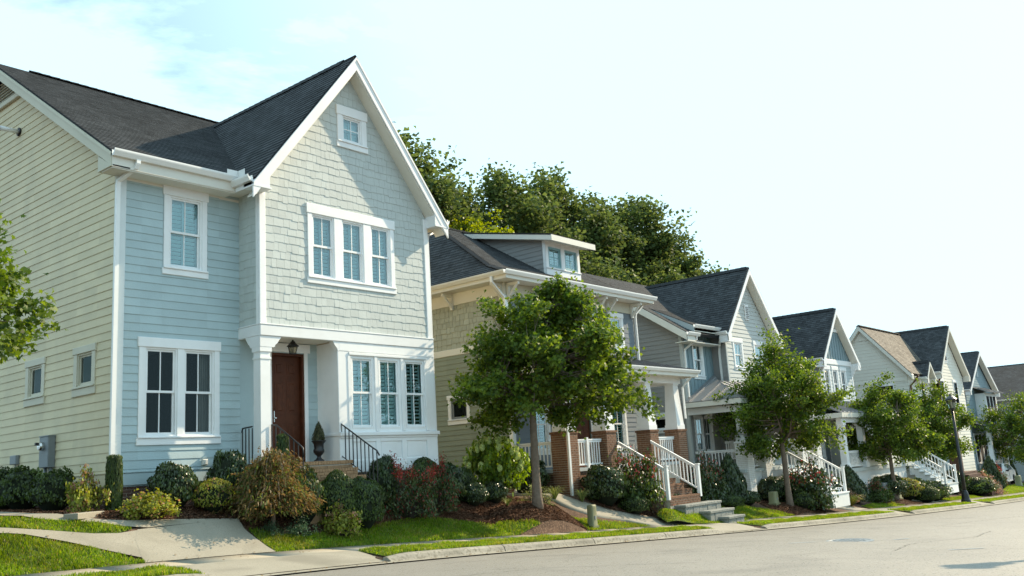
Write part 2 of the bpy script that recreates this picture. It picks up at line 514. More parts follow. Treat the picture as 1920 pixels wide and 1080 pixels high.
M = {}
M['white'] = pmat('white_paint', (0.80, 0.81, 0.81), 0.5, 0.05, 1.5, obj_var=0.03, dirt=((0.5, 0.48, 0.42), 2.0, 0.12))
M['offwhite'] = pmat('offwhite_paint', (0.70, 0.68, 0.61), 0.5, 0.05, 1.5, obj_var=0.02)
M['cream'] = pmat('cream_siding', (0.635, 0.555, 0.37), 0.6, 0.07, 1.2, obj_var=0.05, bump=0.15, bscale=35, dirt=((0.40, 0.37, 0.27), 1.3, 0.35))
M['cream_trim'] = pmat('cream_trim', (0.56, 0.53, 0.42), 0.55, 0.05, 1.5)
M['blue'] = pmat('blue_siding', (0.40, 0.505, 0.525), 0.6, 0.06, 1.2, obj_var=0.05, bump=0.15, bscale=35, dirt=((0.28, 0.34, 0.35), 1.3, 0.35))
M['sage'] = pmat('sage_shingle', (0.495, 0.535, 0.515), 0.65, 0.06, 3, obj_var=0.06, bump=0.2, bscale=40)
M['roof'] = roof_mat('charcoal_shingles', (0.047, 0.051, 0.055))
M['roof_brown'] = roof_mat('brown_shingles', (0.16, 0.14, 0.115))
M['gutter'] = pmat('gutter_metal', (0.80, 0.80, 0.78), 0.3, 0.04, 2, spec=0.5)
M['olive'] = pmat('olive_siding', (0.238, 0.268, 0.205), 0.65, 0.06, 1.2, obj_var=0.06, bump=0.15, bscale=35)
M['olive_shingle'] = pmat('olive_shingle', (0.37, 0.385, 0.31), 0.65, 0.06, 3, obj_var=0.12, bump=0.2, bscale=40)
M['slate'] = pmat('slate_siding', (0.17, 0.20, 0.225), 0.65, 0.06, 1.2, obj_var=0.06)
M['taupe'] = pmat('grey_siding', (0.27, 0.27, 0.265), 0.65, 0.06, 1.2, obj_var=0.05)
M['teal'] = pmat('teal_panel', (0.21, 0.29, 0.32), 0.6, 0.06, 1.2, obj_var=0.05)
M['palegrey'] = pmat('pale_grey_siding', (0.46, 0.485, 0.47), 0.6, 0.05, 1.2)
M['paleblue'] = pmat('pale_blue_siding', (0.42, 0.47, 0.47), 0.6, 0.05, 1.2)
M['ivory'] = pmat('ivory_siding', (0.74, 0.72, 0.64), 0.6, 0.05, 1.2)
M['lamp_glass'] = glass_mat('lantern_glass', (0.75, 0.72, 0.62), 1.0)
M['glass'] = glass_mat('window_glass', (0.70, 0.95, 0.98), 3.2)
M['glass_dark'] = glass_mat('window_glass_clear', (0.75, 0.8, 0.8), 0.55)
M['shutter'] = pmat('shutter_paint', (0.84, 0.86, 0.85), 0.5, 0.03, 2)
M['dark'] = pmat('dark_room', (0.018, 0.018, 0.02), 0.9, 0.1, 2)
M['curtain'] = pmat('curtain', (0.25, 0.25, 0.23), 0.9, 0.1, 3)
M['door'] = pmat('stained_wood_door', (0.078, 0.025, 0.011), 0.5, 0.25, 6, bump=0.1, bscale=20, spec=0.2)
M['iron'] = pmat('black_iron', (0.012, 0.012, 0.014), 0.4, 0.1, 4, spec=0.5)
M['brick'] = pmat('red_brick', (0.185, 0.098, 0.058), 0.8, 0.35, 7, obj_var=0.2, bump=0.4, bscale=70)
M['brick_dark'] = pmat('dark_brick', (0.10, 0.055, 0.040), 0.8, 0.3, 7, bump=0.4, bscale=70)
M['brick_tan'] = pmat('tan_brick', (0.36, 0.22, 0.12), 0.8, 0.25, 7, bump=0.4, bscale=70)
M['brick_white'] = pmat('painted_brick', (0.72, 0.72, 0.70), 0.65, 0.06, 5, bump=0.3, bscale=50)
M['mortar'] = pmat('mortar', (0.50, 0.44, 0.36), 0.95, 0.1, 8)
M['metal_roof'] = pmat('standing_seam_roof', (0.16, 0.16, 0.17), 0.35, 0.06, 1, spec=0.5, metal=0.4)
M['metal_roof_l'] = pmat('light_standing_seam_roof', (0.26, 0.26, 0.265), 0.42, 0.06, 1, spec=0.5, metal=0.3)
M['greybox'] = pmat('grey_enamel', (0.22, 0.24, 0.25), 0.5, 0.08, 4)
M['chrome'] = pmat('nickel', (0.6, 0.6, 0.58), 0.25, 0.05, 4, metal=1.0)
M['stone'] = ground_mat('bluestone', (0.20, 0.215, 0.20), (0.29, 0.29, 0.255), 2.5, (0.16, 0.17, 0.16), 18, 0.75, 0.5)
M['concrete'] = ground_mat('concrete', (0.285, 0.26, 0.205), (0.35, 0.32, 0.26), 1.1, (0.25, 0.23, 0.185), 55, 0.85, 0.15, stain=0.55)
M['kerb'] = ground_mat('kerb_concrete', (0.25, 0.232, 0.19), (0.34, 0.315, 0.26), 1.6, (0.18, 0.165, 0.13), 16, 0.85, 0.35, stain=0.7)
M['asphalt'] = ground_mat('worn_asphalt', (0.232, 0.208, 0.174), (0.298, 0.265, 0.220), 0.35, (0.16, 0.146, 0.122), 90, 0.6, 0.5, spec=0.45, speck=0.05, stain=0.4)
M['mulch'] = ground_mat('mulch', (0.050, 0.030, 0.020), (0.11, 0.066, 0.044), 5, (0.18, 0.115, 0.078), 28, 0.95, 0.9)
M['chip'] = leaf_mat('mulch_chip', (0.05, 0.022, 0.014), (0.26, 0.14, 0.085), 0.0, 0.9, 0.1)
M['soil'] = ground_mat('soil', (0.07, 0.06, 0.03), (0.10, 0.09, 0.045), 0.3, (0.05, 0.06, 0.02), 9, 0.95, 0.6)
M['turf'] = ground_mat('turf', (0.065, 0.105, 0.014), (0.10, 0.15, 0.024), 1.5, (0.13, 0.13, 0.04), 30, 0.95, 0.8)
M['grass'] = leaf_mat('grass_blade', (0.075, 0.145, 0.012), (0.215, 0.32, 0.03), 0.48, 0.5, 0.25, (0.32, 0.27, 0.09), 0.08, dry=(0.25, 0.24, 0.06))
M['bark'] = pmat('grey_bark', (0.17, 0.13, 0.10), 0.9, 0.3, 9, bump=0.8, bscale=25)
M['bark_dark'] = pmat('dark_bark', (0.055, 0.042, 0.032), 0.9, 0.3, 5, bump=0.6, bscale=12)
M['leaf_tree'] = leaf_mat('maple_leaf', (0.036, 0.078, 0.014), (0.155, 0.220, 0.036), 0.45, 0.5, 0.22)
M['leaf_far'] = leaf_mat('oak_leaf', (0.050, 0.080, 0.026), (0.130, 0.172, 0.052), 0.38, 0.6, 0.15)
M['leaf_lime_tree'] = leaf_mat('bright_leaf', (0.12, 0.17, 0.015), (0.28, 0.32, 0.03), 0.4, 0.5, 0.3)
M['leaf_box'] = leaf_mat('boxwood_leaf', (0.020, 0.044, 0.010), (0.090, 0.135, 0.028), 0.3, 0.4, 0.45)
M['leaf_dark'] = leaf_mat('holly_leaf', (0.016, 0.036, 0.010), (0.060, 0.098, 0.026), 0.18, 0.3, 0.55)
M['leaf_lime'] = leaf_mat('golden_leaf', (0.11, 0.14, 0.022), (0.30, 0.32, 0.055), 0.35, 0.5, 0.3, (0.34, 0.20, 0.10), 0.12)
M['leaf_red'] = leaf_mat('laceleaf_maple', (0.085, 0.060, 0.024), (0.23, 0.165, 0.07), 0.42, 0.5, 0.25, (0.085, 0.115, 0.03), 0.35)
M['leaf_nandina'] = leaf_mat('nandina_leaf', (0.025, 0.05, 0.016), (0.09, 0.12, 0.035), 0.25, 0.4, 0.4, (0.22, 0.03, 0.025), 0.14)
M['leaf_pink'] = leaf_mat('spirea_leaf', (0.12, 0.075, 0.045), (0.32, 0.22, 0.12), 0.35, 0.5, 0.3, (0.42, 0.24, 0.2), 0.2)
M['leaf_hyd'] = leaf_mat('hydrangea_leaf', (0.055, 0.11, 0.012), (0.17, 0.26, 0.03), 0.4, 0.45, 0.35)
M['flower_lime'] = leaf_mat('hydrangea_bloom', (0.42, 0.52, 0.18), (0.70, 0.76, 0.42), 0.35, 0.6, 0.2)
M['flower_red'] = leaf_mat('red_bloom', (0.22, 0.025, 0.02), (0.46, 0.09, 0.06), 0.25, 0.5, 0.3)
M['flower_rose'] = leaf_mat('rose_bloom', (0.40, 0.07, 0.06), (0.62, 0.22, 0.18), 0.3, 0.5, 0.3)
M['fern'] = leaf_mat('blue_green_leaf', (0.04, 0.085, 0.045), (0.10, 0.17, 0.09), 0.3, 0.5, 0.3)
M['blade'] = leaf_mat('strap_leaf', (0.08, 0.12, 0.03), (0.24, 0.26, 0.09), 0.35, 0.45, 0.35)
M['ped'] = pmat('pedestal_plastic', (0.20, 0.20, 0.105), 0.55, 0.08, 3, spec=0.35)
M['post'] = pmat('lamp_post_paint', (0.010, 0.011, 0.013), 0.35, 0.1, 5, spec=0.5)
M['car'] = pmat('white_car_paint', (0.72, 0.72, 0.71), 0.18, 0.02, 2, spec=0.6)
M['tyre'] = pmat('tyre_rubber', (0.015, 0.015, 0.015), 0.8, 0.1, 4)
M['car_glass'] = pmat('car_glass', (0.02, 0.025, 0.03), 0.05, 0.05, 2, spec=0.8)

# ================================================================ terrain
ZX = [-60, -20, -8, -1, 2.4, 6.7, 14.4, 22, 29, 41, 60, 90, 150, 400]
ZZ = [-.95, -1.02, -1.14, -1.29, -1.42, -1.66, -2.06, -2.43, -2.73, -3.2, -3.85, -4.6, -5.4, -6]
RX = [-60, -8, 0, 8, 13, 20, 24.5, 35, 60, 400]
RR = [.75, .85, .88, .95, 1.05, .9, .72, .5, .4, .4]
def zc(x):
    # smoothed kerb-top height along the street
    return sum(np.interp(x + d, ZX, ZZ) for d in (-3, -1.5, 0, 1.5, 3)) / 5
def rise(x): return np.interp(x, RX, RR)
def sm(t):
    t = np.clip(t, 0, 1); return t * t * (3 - 2 * t)
def ramp(t):
    t = np.clip(t, 0, 1); return 0.65 * t + 0.35 * t * t * (3 - 2 * t)
MOUNDS = [(9.85, -2.42, 1.75, 0.95, 0.46), (25.2, -2.35, 1.5, 0.8, 0.20), (37.2, -2.3, 1.6, 0.8, 0.18)]
def ground_np(x, y):
    x = np.asarray(x, float); y = np.asarray(y, float)
    c = zc(x)
    w = np.clip((20 - x) / 8, 0, 1)
    z = np.where(y < -5.12, c - .16, np.where(y < -2.95, c + .025 * (y + 5),
        c + .05 + (rise(x) - .05) * ramp((y + 2.95) / 2.0) + np.clip(y + .8, 0, 12) * .035 * w))
    for c0_, c1_ in ((-0.95, 2.35), (14.45, 17.0), (29.0, 30.4), (40.9, 43.0), (62.0, 66.0)):
        z = np.where((x > c0_) & (x < c1_) & (y > -5.4) & (y < -3.98), np.minimum(z, c - .2), z)
    for k0_, k1_ in ((-30.0, -0.95), (2.35, 14.45), (17.0, 29.0), (30.4, 40.9), (43.0, 62.0)):
        d_ = np.minimum(x - k0_, k1_ - x)
        z = np.where((d_ >= -.02) & (y > -5.1) & (y < -3.98), z - .065 * (1 - sm(d_ / .5)) * np.clip((-3.98 - y) / .9, 0, 1), z)
    for mx_, my_, rx_, ry_, h_ in MOUNDS:
        q = ((x - mx_) / rx_) ** 2 + ((y - my_) / ry_) ** 2
        z = z + np.where(y > -2.95, h_ * np.clip(1 - q, 0, 1) ** 1.3, 0)
    return z
def ground(x, y): return float(ground_np(x, y))
def road_z(x, y):
    return float(zc(x)) - .13 + 0.10 * (1 - ((y + 10.6) / 5.6) ** 2) * (1 if y < -5.6 else 0)

def grid_sheet(name, xs, ys, zf, mat, dz=0.0):
    X, Y = np.meshgrid(xs, ys, indexing='ij')
    Z = zf(X, Y) + dz
    v = np.stack([X, Y, Z], -1).reshape(-1, 3)
    nx, ny = len(xs), len(ys)
    i = np.arange(nx * ny).reshape(nx, ny)
    f = np.stack([i[:-1, :-1], i[1:, :-1], i[1:, 1:], i[:-1, 1:]], -1).reshape(-1, 4)
    return bpy.data.objects.new(name, np_mesh(name, v, f, mat, True))

gx = np.concatenate([np.linspace(-900, -40, 12), np.linspace(-35, -6, 30), np.linspace(-5, 30, 281), np.linspace(30.3, 60, 100), np.linspace(62, 100, 30), np.linspace(120, 1500, 20)])
gy = np.concatenate([np.linspace(-900, -40, 10), np.linspace(-30, -6, 13), np.linspace(-5.2, -0.4, 81), np.linspace(-0.2, 14, 60), np.linspace(16, 60, 20), np.linspace(80, 1500, 14)])
g = grid_sheet('ground', gx, gy, ground_np, M['mulch'], -0.025)
link(g); tag(g, kind='structure')

def ruled(Lp, Rp, n, m):
    def res(P_, k):
        P_ = np.array(P_, float); d = np.concatenate([[0], np.cumsum(np.hypot(*np.diff(P_, axis=0).T))])
        s_ = np.linspace(0, d[-1], k + 1)
        return np.stack([np.interp(s_, d, P_[:, 0]), np.interp(s_, d, P_[:, 1])], -1)
    a, b = res(Lp, n), res(Rp, n)
    t = np.linspace(0, 1, m + 1)[None, :, None]
    return a[:, None] * (1 - t) + b[:, None] * t      # (n+1, m+1, 2)

def patch(name, Lp, Rp, n, m, zf, mat, dz=0.0, thick=0.0, parent=None):
    G = ruled(Lp, Rp, n, m)
    Z = zf(G[..., 0], G[..., 1]) + dz
    v = np.concatenate([G, Z[..., None]], -1).reshape(-1, 3)
    i = np.arange(len(v)).reshape(n + 1, m + 1)
    f = np.stack([i[:-1, :-1], i[1:, :-1], i[1:, 1:], i[:-1, 1:]], -1).reshape(-1, 4)
    if thick:
        ring = np.concatenate([i[0, :], i[1:, -1], i[-1, -2::-1], i[-2:0:-1, 0]])
        k = len(v)
        low = v[ring].copy(); low[:, 2] -= thick
        v = np.concatenate([v, low])
        j = np.arange(len(ring)); j2 = (j + 1) % len(ring)
        f = np.concatenate([f, np.stack([ring[j], ring[j2], k + j2, k + j], -1)])
    return link(bpy.data.objects.new(name, np_mesh(name, v, f, mat)), parent)

# ---- road: one sheet with crown, dark joint and gutter pan
rx = np.concatenate([np.linspace(-200, -30, 10), np.linspace(-28, 80, 200), np.linspace(85, 400, 40)])
ry = np.linspace(-15.9, -5.55, 24)
road = grid_sheet('road', rx, ry, np.vectorize(road_z), M['asphalt'], 0.0)
link(road); tag(road, kind='structure')
seam = grid_sheet('road_joint', np.linspace(-30, 80, 220), np.array([-5.68, -5.62, -5.56]), np.vectorize(road_z), pmat('tar', (0.09, 0.085, 0.075), 0.8, 0.5, 3), 0.006)
link(seam); tag(seam, kind='structure')

KERBS = [(-30.0, -0.95), (2.35, 14.45), (17.0, 29.0), (30.4, 40.9), (43.0, 62.0), (66.0, 90.0)]
CUTS = [(-0.95, 2.35), (14.45, 17.0), (29.0, 30.4), (40.9, 43.0), (62.0, 66.0)]
gut = bpy.data.objects.new('gutter_pan', None)
gut = patch('gutter_pan', [(-40, -5.62), (90, -5.62)], [(-40, -5.10), (90, -5.10)], 260, 3, np.vectorize(lambda x, y: float(zc(x)) - .135 + 0.02 * (-5.12 - y) * 1.0), M['concrete'], 0.012)
tag(gut, kind='structure')

# kerb: rolled profile, cast in segments with open joints, dropped at the driveways
kerb = MB()
kerb_root = patch('kerb', [(-30, -5.08), (90, -5.08)], [(-30, -4.98), (90, -4.98)], 260, 1, np.vectorize(lambda x, y: float(zc(x)) - .2), M['kerb'])
tag(kerb_root, kind='structure')
prof = [(-5.17, -.135), (-5.145, -.10), (-5.12, -.035), (-5.085, -.006), (-5.04, .004), (-4.965, .0), (-4.95, -.06)]
for k0, k1 in KERBS:
    L = k1 - k0
    n = max(1, round(L / 3.0))
    for i in range(n):
        s0, s1 = k0 + L * i / n + 0.014, k0 + L * (i + 1) / n - 0.014
        mb = MB(); m_ = 10
        for j in range(m_ + 1):
            x = s0 + (s1 - s0) * j / m_
            d = min(x - k0, k1 - x)
            h = float(sm(d / 0.5)) if (k0 > -20 or x > -5) else 1.0
            drop = 0.055 * (1 - h)
            for y, z in prof:
                yy = y
                mb.v.append((x, yy, float(zc(x)) + max(z - (drop if z > -.1 else 0), -.135))); mb.uv.append((0, 0))
        q = len(prof)
        for j in range(m_):
            for t in range(q - 1):
                a = j * q + t
                mb.f.append((a, a + q, a + q + 1, a + 1))
        mb.f.append(tuple(range(q))); mb.f.append(tuple(range(m_ * q, m_ * q + q))[::-1])
        mb.build('kerb_stone', M['kerb'], kerb_root, smooth=False)

# driveway aprons in the kerb cuts
gz = ground_np
def apron_z(x, y):
    x = np.asarray(x, float); y = np.asarray(y, float)
    t = sm((y + 5.12) / 1.15)
    return (zc(x) - .125) * (1 - t) + (zc(x) + .03) * t + 0.004
drive = patch('driveway', [(-1.08, -5.13), (-1.05, -4.6), (-1.02, -3.95)], [(2.5, -5.13), (2.48, -4.6), (2.48, -3.95)], 12, 10, apron_z, M['concrete'], 0.008)
tag(drive, kind='structure')
for c0, c1 in CUTS[1:]:
    a = patch('kerb_ramp', [(c0 - .1, -5.13), (c0 - .08, -3.95)], [(c1 + .1, -5.13), (c1 + .08, -3.95)], 10, 8, apron_z, M['concrete'], 0.008)
    tag(a, kind='structure')

# ---- sidewalk slabs, each its own
walk = patch('sidewalk', [(-14, -3.93), (76, -3.93)], [(-14, -2.97), (76, -2.97)], 200, 1, gz, M['soil'], -0.015)
tag(walk, kind='structure')
x = -14.0
k = 0
while x < 76:
    w_ = 1.22
    if -1.1 < x + .6 < 2.2: w_ = 1.55
    patch('slab', [(x + .004, -3.95), (x + w_ - .004, -3.95)], [(x + .004, -2.95), (x + w_ - .004, -2.95)], 2, 1, gz, M['concrete'], 0.010 + 0.003 * rnd.random(), 0.05, walk)
    x += w_; k += 1

# ---- driveway up beside the house, its two branches, and the side paths
dz_ = 0.018
slabs = [
    ([(-0.90, -2.945), (-0.80, -2.62), (-0.62, -2.10), (-0.42, -1.78)], [(1.60, -2.945), (1.60, -2.45), (1.58, -2.0), (1.70, -1.60)]),
    ([(-0.72, -2.80), (-1.23, -2.37), (-1.69, -2.02), (-2.3, -1.66), (-6.0, -0.9)], [(-0.43, -1.80), (-0.80, -1.86), (-1.24, -1.81), (-1.9, -1.60), (-6.0, -0.4)]),
    ([(1.5, -1.62), (-0.42, -1.74), (-0.9, -1.44), (-1.48, -1.30), (-1.94, -1.12), (-2.1, -0.4), (-2.2, 8)], [(1.6, -1.58), (0.41, -1.48), (-0.59, -1.42), (-1.1, -1.25), (-1.42, -0.8), (-1.5, -0.2), (-1.55, 8)]),
]
for L_, R_ in slabs:
    patch('slab', L_, R_, 30, 10, gz, M['concrete'], dz_ - .0025 * slabs.index((L_, R_)), 0.0, drive)
path2 = patch('path', [(14.6, -2.94), (13.6, -2.45), (12.6, -2.2), (11.9, -1.7), (11.4, 3.0)], [(16.4, -2.94), (15.0, -2.3), (13.7, -1.95), (12.7, -1.3), (12.3, 3.0)], 30, 5, gz, M['concrete'], 0.02, 0.05)
tag(path2, kind='structure')
path3 = patch('path', [(30.0, -2.94), (29.2, -2.2)], [(31.4, -2.94), (30.8, -2.2)], 8, 4, gz, M['concrete'], 0.02, 0.05)
tag(path3, kind='structure')
path4 = patch('path', [(41.0, -2.94), (40.0, -2.2), (39.4, -1.2)], [(43.0, -2.94), (41.6, -2.2), (40.8, -1.2)], 8, 4, gz, M['concrete'], 0.02, 0.05)
tag(path4, kind='structure')
# splash pavers in the bed at the house corner
pv = MB()
for k, (cx, cy, an) in enumerate([(-1.02, -1.08, 0.6)]):
    P = frame((cx, cy, ground(cx, cy) + .0), (math.cos(an), math.sin(an), 0.0), (-math.sin(an), math.cos(an), 0), (0, 0, 1))
    pv.fbox_b(P, -.42, .42, -.13, .13, -.05, .05)
sp_ = pv.build('splash_block', M['concrete'])
tag(sp_, 'narrow concrete splash block lying in the mulch at the house corner', 'splash block')

# ---- lawns: turf sheet plus grass blades
def blades(name, Lp, Rp, dens, label, h=(0.045, 0.085), w=0.0055, seed=1, dzf=0.0, zf=None):
    rg = np.random.default_rng(seed)
    G = ruled(Lp, Rp, 24, 6)
    a, b, c, d = G[:-1, :-1].reshape(-1, 2), G[1:, :-1].reshape(-1, 2), G[1:, 1:].reshape(-1, 2), G[:-1, 1:].reshape(-1, 2)
    area = 0.5 * np.abs((c[:, 0] - a[:, 0]) * (d[:, 1] - b[:, 1]) - (c[:, 1] - a[:, 1]) * (d[:, 0] - b[:, 0]))
    cnt = rg.poisson(area * dens)
    ci = np.repeat(np.arange(len(area)), cnt)
    n = len(ci)
    s_, t_ = rg.random((n, 1)), rg.random((n, 1))
    p = (a[ci] * (1 - s_) + b[ci] * s_) * (1 - t_) + (d[ci] * (1 - s_) + c[ci] * s_) * t_
    p = p + rg.normal(0, 0.02, p.shape)
    z = (zf or ground_np)(p[:, 0], p[:, 1]) + 0.004 + dzf
    base = np.column_stack([p, z])
    patchy = 0.75 + 0.35 * np.sin(p[:, 0] * 5.1 + np.sin(p[:, 1] * 3.7) * 2) * np.sin(p[:, 1] * 6.3 + p[:, 0])
    hh = rg.uniform(h[0], h[1], n) * np.clip(patchy, .45, 1.25)
    ang = rg.uniform(0, 2 * np.pi, n); lean = rg.uniform(0.1, 0.75, n) * hh
    tip = base + np.column_stack([np.cos(ang) * lean, np.sin(ang) * lean, hh])
    a2 = ang + np.pi / 2 + rg.normal(0, .5, n)
    side = np.column_stack([np.cos(a2), np.sin(a2), np.zeros(n)]) * (w * rg.uniform(.7, 1.5, n))[:, None]
    mid = base + (tip - base) * 0.55 + np.column_stack([np.zeros(n), np.zeros(n), hh * 0.10])
    v = np.stack([base - side, base + side, mid + side * .8, tip, mid - side * .8], 1).reshape(-1, 3)
    f = np.arange(n * 5).reshape(n, 5)
    o = link(bpy.data.objects.new(name, np_mesh(name, v, f, M['grass'])))
    tag(o, label, 'grass', kind='stuff')
    return o

def lawn(Lp, Rp, dens, label, seed, **kw):
    t = patch('lawn', Lp, Rp, 40, 10, kw.get('zf') or gz, M['turf'], -0.004)
    tag(t, kind='structure')
    blades('grass', Lp, Rp, dens, label, seed=seed, **kw)

E1 = -2.93
lawn([(-9, E1), (-4, E1), (-0.88, E1)], [(-9, -0.7), (-6, -0.95), (-2.35, -1.70), (-1.69, -2.06), (-1.23, -2.40), (-0.92, -2.86)], 3600, 'sunlit lawn in the bottom left corner beside the driveway', 11)
lawn([(-6, -0.35), (-2.53, -1.40), (-1.79, -1.60), (-1.24, -1.76), (-0.8, -1.82), (-0.52, -1.73)], [(-6, 0.4), (-2.5, -0.90), (-1.94, -1.14), (-1.48, -1.34), (-0.9, -1.50), (-0.52, -1.70)], 3600, 'small tongue of lawn between the two driveway branches', 12)
lawn([(1.64, E1), (3.0, E1), (4.8, E1), (6.7, E1), (9.3, E1)], [(1.66, -1.98), (2.2, -2.28), (2.9, -2.30), (3.6, -2.34), (4.5, -2.16), (5.8, -1.92), (6.5, -1.92), (7.3, -2.08), (8.2, -2.35), (9.2, -2.86)], 3400, 'lawn in front of the nearest house below the round shrubs', 13)
lawn([(11.2, E1), (12.8, E1), (14.3, E1)], [(11.5, -2.20), (12.6, -2.45), (14.2, -2.80)], 2200, 'patch of grass around the olive utility pedestal', 14)
def bank_z(x, y):
    x = np.asarray(x, float); y = np.asarray(y, float)
    return np.maximum(ground_np(x, y), zc(x) + .05 + .42 * sm((y + 3.62) / .95) * sm((x - 14.6) / 1.0) * sm((19.3 - x) / .8))
lawn([(15.0, -3.05), (15.8, -3.45), (17.2, -3.6), (19.0, -3.6)], [(15.2, -2.6), (15.9, -2.35), (16.8, -2.2), (18.9, -2.2)], 2300, 'lawn beside the bluestone steps of the olive house', 15, zf=bank_z)
lawn([(19.6, E1), (22, E1), (24.1, E1)], [(19.6, -1.75), (21.5, -1.75), (23.6, -2.2)], 1700, 'lawn between the bluestone steps and the second mulch mound', 16)
lawn([(32.0, E1), (34.0, E1), (36.3, E1)], [(32.2, -2.4), (34.5, -2.2), (36.0, -2.45)], 1300, 'lawn in front of the lime grass clump and red flowers', 17)
lawn([(43.2, E1), (47.0, E1), (50, E1)], [(42.2, -2.3), (46.0, -2.3), (50, -2.3)], 900, 'narrow lawn strip behind the street lamp', 18)
lawn([(52, E1), (60, E1), (75, E1)], [(54, -1.2), (62, -0.8), (75, -0.8)], 500, 'far lawn in front of the parked car', 19)
def verge(x0, x1, dens, label, seed):
    lawn([(x0, -4.93), (x0 + .4, -4.95), (x1 - .4, -4.95), (x1, -4.93)], [(x0 + .12, -4.0), (x0 + .5, -3.97), (x1 - .5, -3.97), (x1 - .12, -4.0)], dens, label, seed)
verge(-14, -1.05, 3000, 'grass verge along the kerb left of the driveway', 21)
verge(2.5, 14.3, 2800, 'long grass verge along the kerb below the mulch mound', 22)
verge(17.2, 28.8, 1500, 'grass verge along the kerb before the second street tree', 23)
verge(30.6, 40.7, 1100, 'grass verge along the kerb at the foot of the street lamp', 24)
verge(43.2, 61.5, 700, 'farthest grass verge along the kerb near the parked car', 25)

# ---- mulch chips strewn over the beds
def chips(Lp, Rp, n, seed, label):
    rg = np.random.default_rng(seed)
    G = ruled(Lp, Rp, 30, 6).reshape(-1, 7, 2)
    i = rg.integers(0, 30, n); t = rg.random((n, 1)) * 6
    j = np.clip(t[:, 0].astype(int), 0, 5); s_ = rg.random((n, 1)); fr_ = (t[:, 0] - j)[:, None]
    p = (G[i, j] * (1 - s_) + G[i + 1, j] * s_) * (1 - fr_) + (G[i, j + 1] * (1 - s_) + G[i + 1, j + 1] * s_) * fr_
    z = ground_np(p[:, 0], p[:, 1]) - 0.018 + rg.uniform(0, 0.02, n)
    c = np.column_stack([p, z])
    an = rg.uniform(0, 2 * np.pi, n); ln = rg.uniform(.012, .04, n)[:, None]; wd = rg.uniform(.004, .011, n)[:, None]
    u = np.column_stack([np.cos(an), np.sin(an), rg.uniform(-.5, .5, n)]); w_ = np.column_stack([-np.sin(an), np.cos(an), rg.uniform(-.5, .5, n)])
    v = np.stack([c - u * ln - w_ * wd, c + u * ln - w_ * wd, c + u * ln + w_ * wd, c - u * ln + w_ * wd], 1).reshape(-1, 3)
    v[:, 2] += 0.01
    o = link(bpy.data.objects.new('mulch_chips', np_mesh('mulch_chips', v, np.arange(n * 4).reshape(n, 4), M['chip'])))
    tag(o, label, 'mulch', kind='stuff')
chips([(1.7, -2.0), (4.4, -2.2), (6.5, -1.95), (8.2, -2.35), (9.2, -2.9), (11.6, -2.9)], [(1.6, -0.2), (4.4, -1.0), (6.5, -1.0), (8.2, -0.6), (9.4, -0.4), (11.6, -1.6)], 80000, 31, 'brown mulch bed in front of the nearest house and around its tree')
chips([(-1.5, 2.5), (-1.5, -0.3), (-0.6, -1.4), (0.4, -1.5), (1.6, -1.6)], [(-0.1, 2.5), (-0.1, 0.0), (0.0, -0.1), (0.8, -0.1), (1.6, -0.1)], 16000, 32, 'brown mulch bed along the cream side wall and blue corner')
chips([(23.6, -2.9), (25.5, -2.93), (27.2, -2.9)], [(24.0, -1.4), (25.5, -1.2), (29, -1.6)], 14000, 33, 'brown mulch bed under the second street tree')
chips([(35.8, -2.9), (38, -2.92), (39.6, -2.9)], [(35, -1.2), (38, -1.2), (39.6, -1.6)], 7000, 34, 'brown mulch bed under the third street tree')
chips([(13.4, -2.4), (15.4, -2.3), (17.3, -2.2)], [(13.4, -1.1), (15.4, -1.1), (15.8, -1.6)], 9000, 35, 'brown mulch bed below the olive house porch')

# manhole cover and marks in the road
mh = thing('manhole_cover', (8.2, -10.9, road_z(8.2, -10.9)), 'round iron manhole cover set in the pale road', 'manhole cover')
mb = MB(); mb.lathe((8.2, -10.9, road_z(8.2, -10.9)), [(0.42, -.03), (0.42, .008), (0.36, .010), (0.355, .004)], 28)
mb.build('rim', M['greybox'], mh)
mb = MB(); mb.lathe((8.2, -10.9, road_z(8.2, -10.9)), [(0.35, -.03), (0.35, .006), (0.0001, .007)], 28)
cov = mb.build('cover', M['greybox'], mh)
mb = MB()
for i in range(-3, 4):
    for j in range(-3, 4):
        if i * i + j * j < 10:
            mb.box(8.2 + i * .09 - .025, 8.2 + i * .09 + .025, -10.9 + j * .09 - .025, -10.9 + j * .09 + .025, road_z(8.2, -10.9) + .006, road_z(8.2, -10.9) + .014)
tag(mb.build('tread_studs', M['greybox'], cov), kind='stuff')

# cracks and a faint utility paint mark in the road
tar = pmat('crack_filler', (0.10, 0.094, 0.084), 0.85, .4, 3)
def crack(pts, w, seed):
    rr = random.Random(seed); mb = MB(); fine = []
    for (x0, y0), (x1, y1) in zip(pts[:-1], pts[1:]):
        n = max(2, int(math.hypot(x1 - x0, y1 - y0) / .12))
        for k in range(n):
            t = k / n; fine.append((x0 + (x1 - x0) * t + rr.uniform(-.035, .035), y0 + (y1 - y0) * t + rr.uniform(-.035, .035)))
    for k in range(len(fine) - 1):
        (xa, ya), (xb, yb) = fine[k], fine[k + 1]
        d = math.hypot(xb - xa, yb - ya) or 1; nx, ny = -(yb - ya) / d, (xb - xa) / d
        wa, wb = w * (.4 + .9 * abs(math.sin(k * .7 + seed))), w * (.4 + .9 * abs(math.sin((k + 1) * .7 + seed)))
        mb.add([(xa + nx * wa, ya + ny * wa, road_z(xa, ya) + .005), (xb + nx * wb, yb + ny * wb, road_z(xb, yb) + .005), (xb - nx * wb, yb - ny * wb, road_z(xb, yb) + .005), (xa - nx * wa, ya - ny * wa, road_z(xa, ya) + .005)], [(0, 1, 2, 3)])
    mb.build('crack', tar, road)
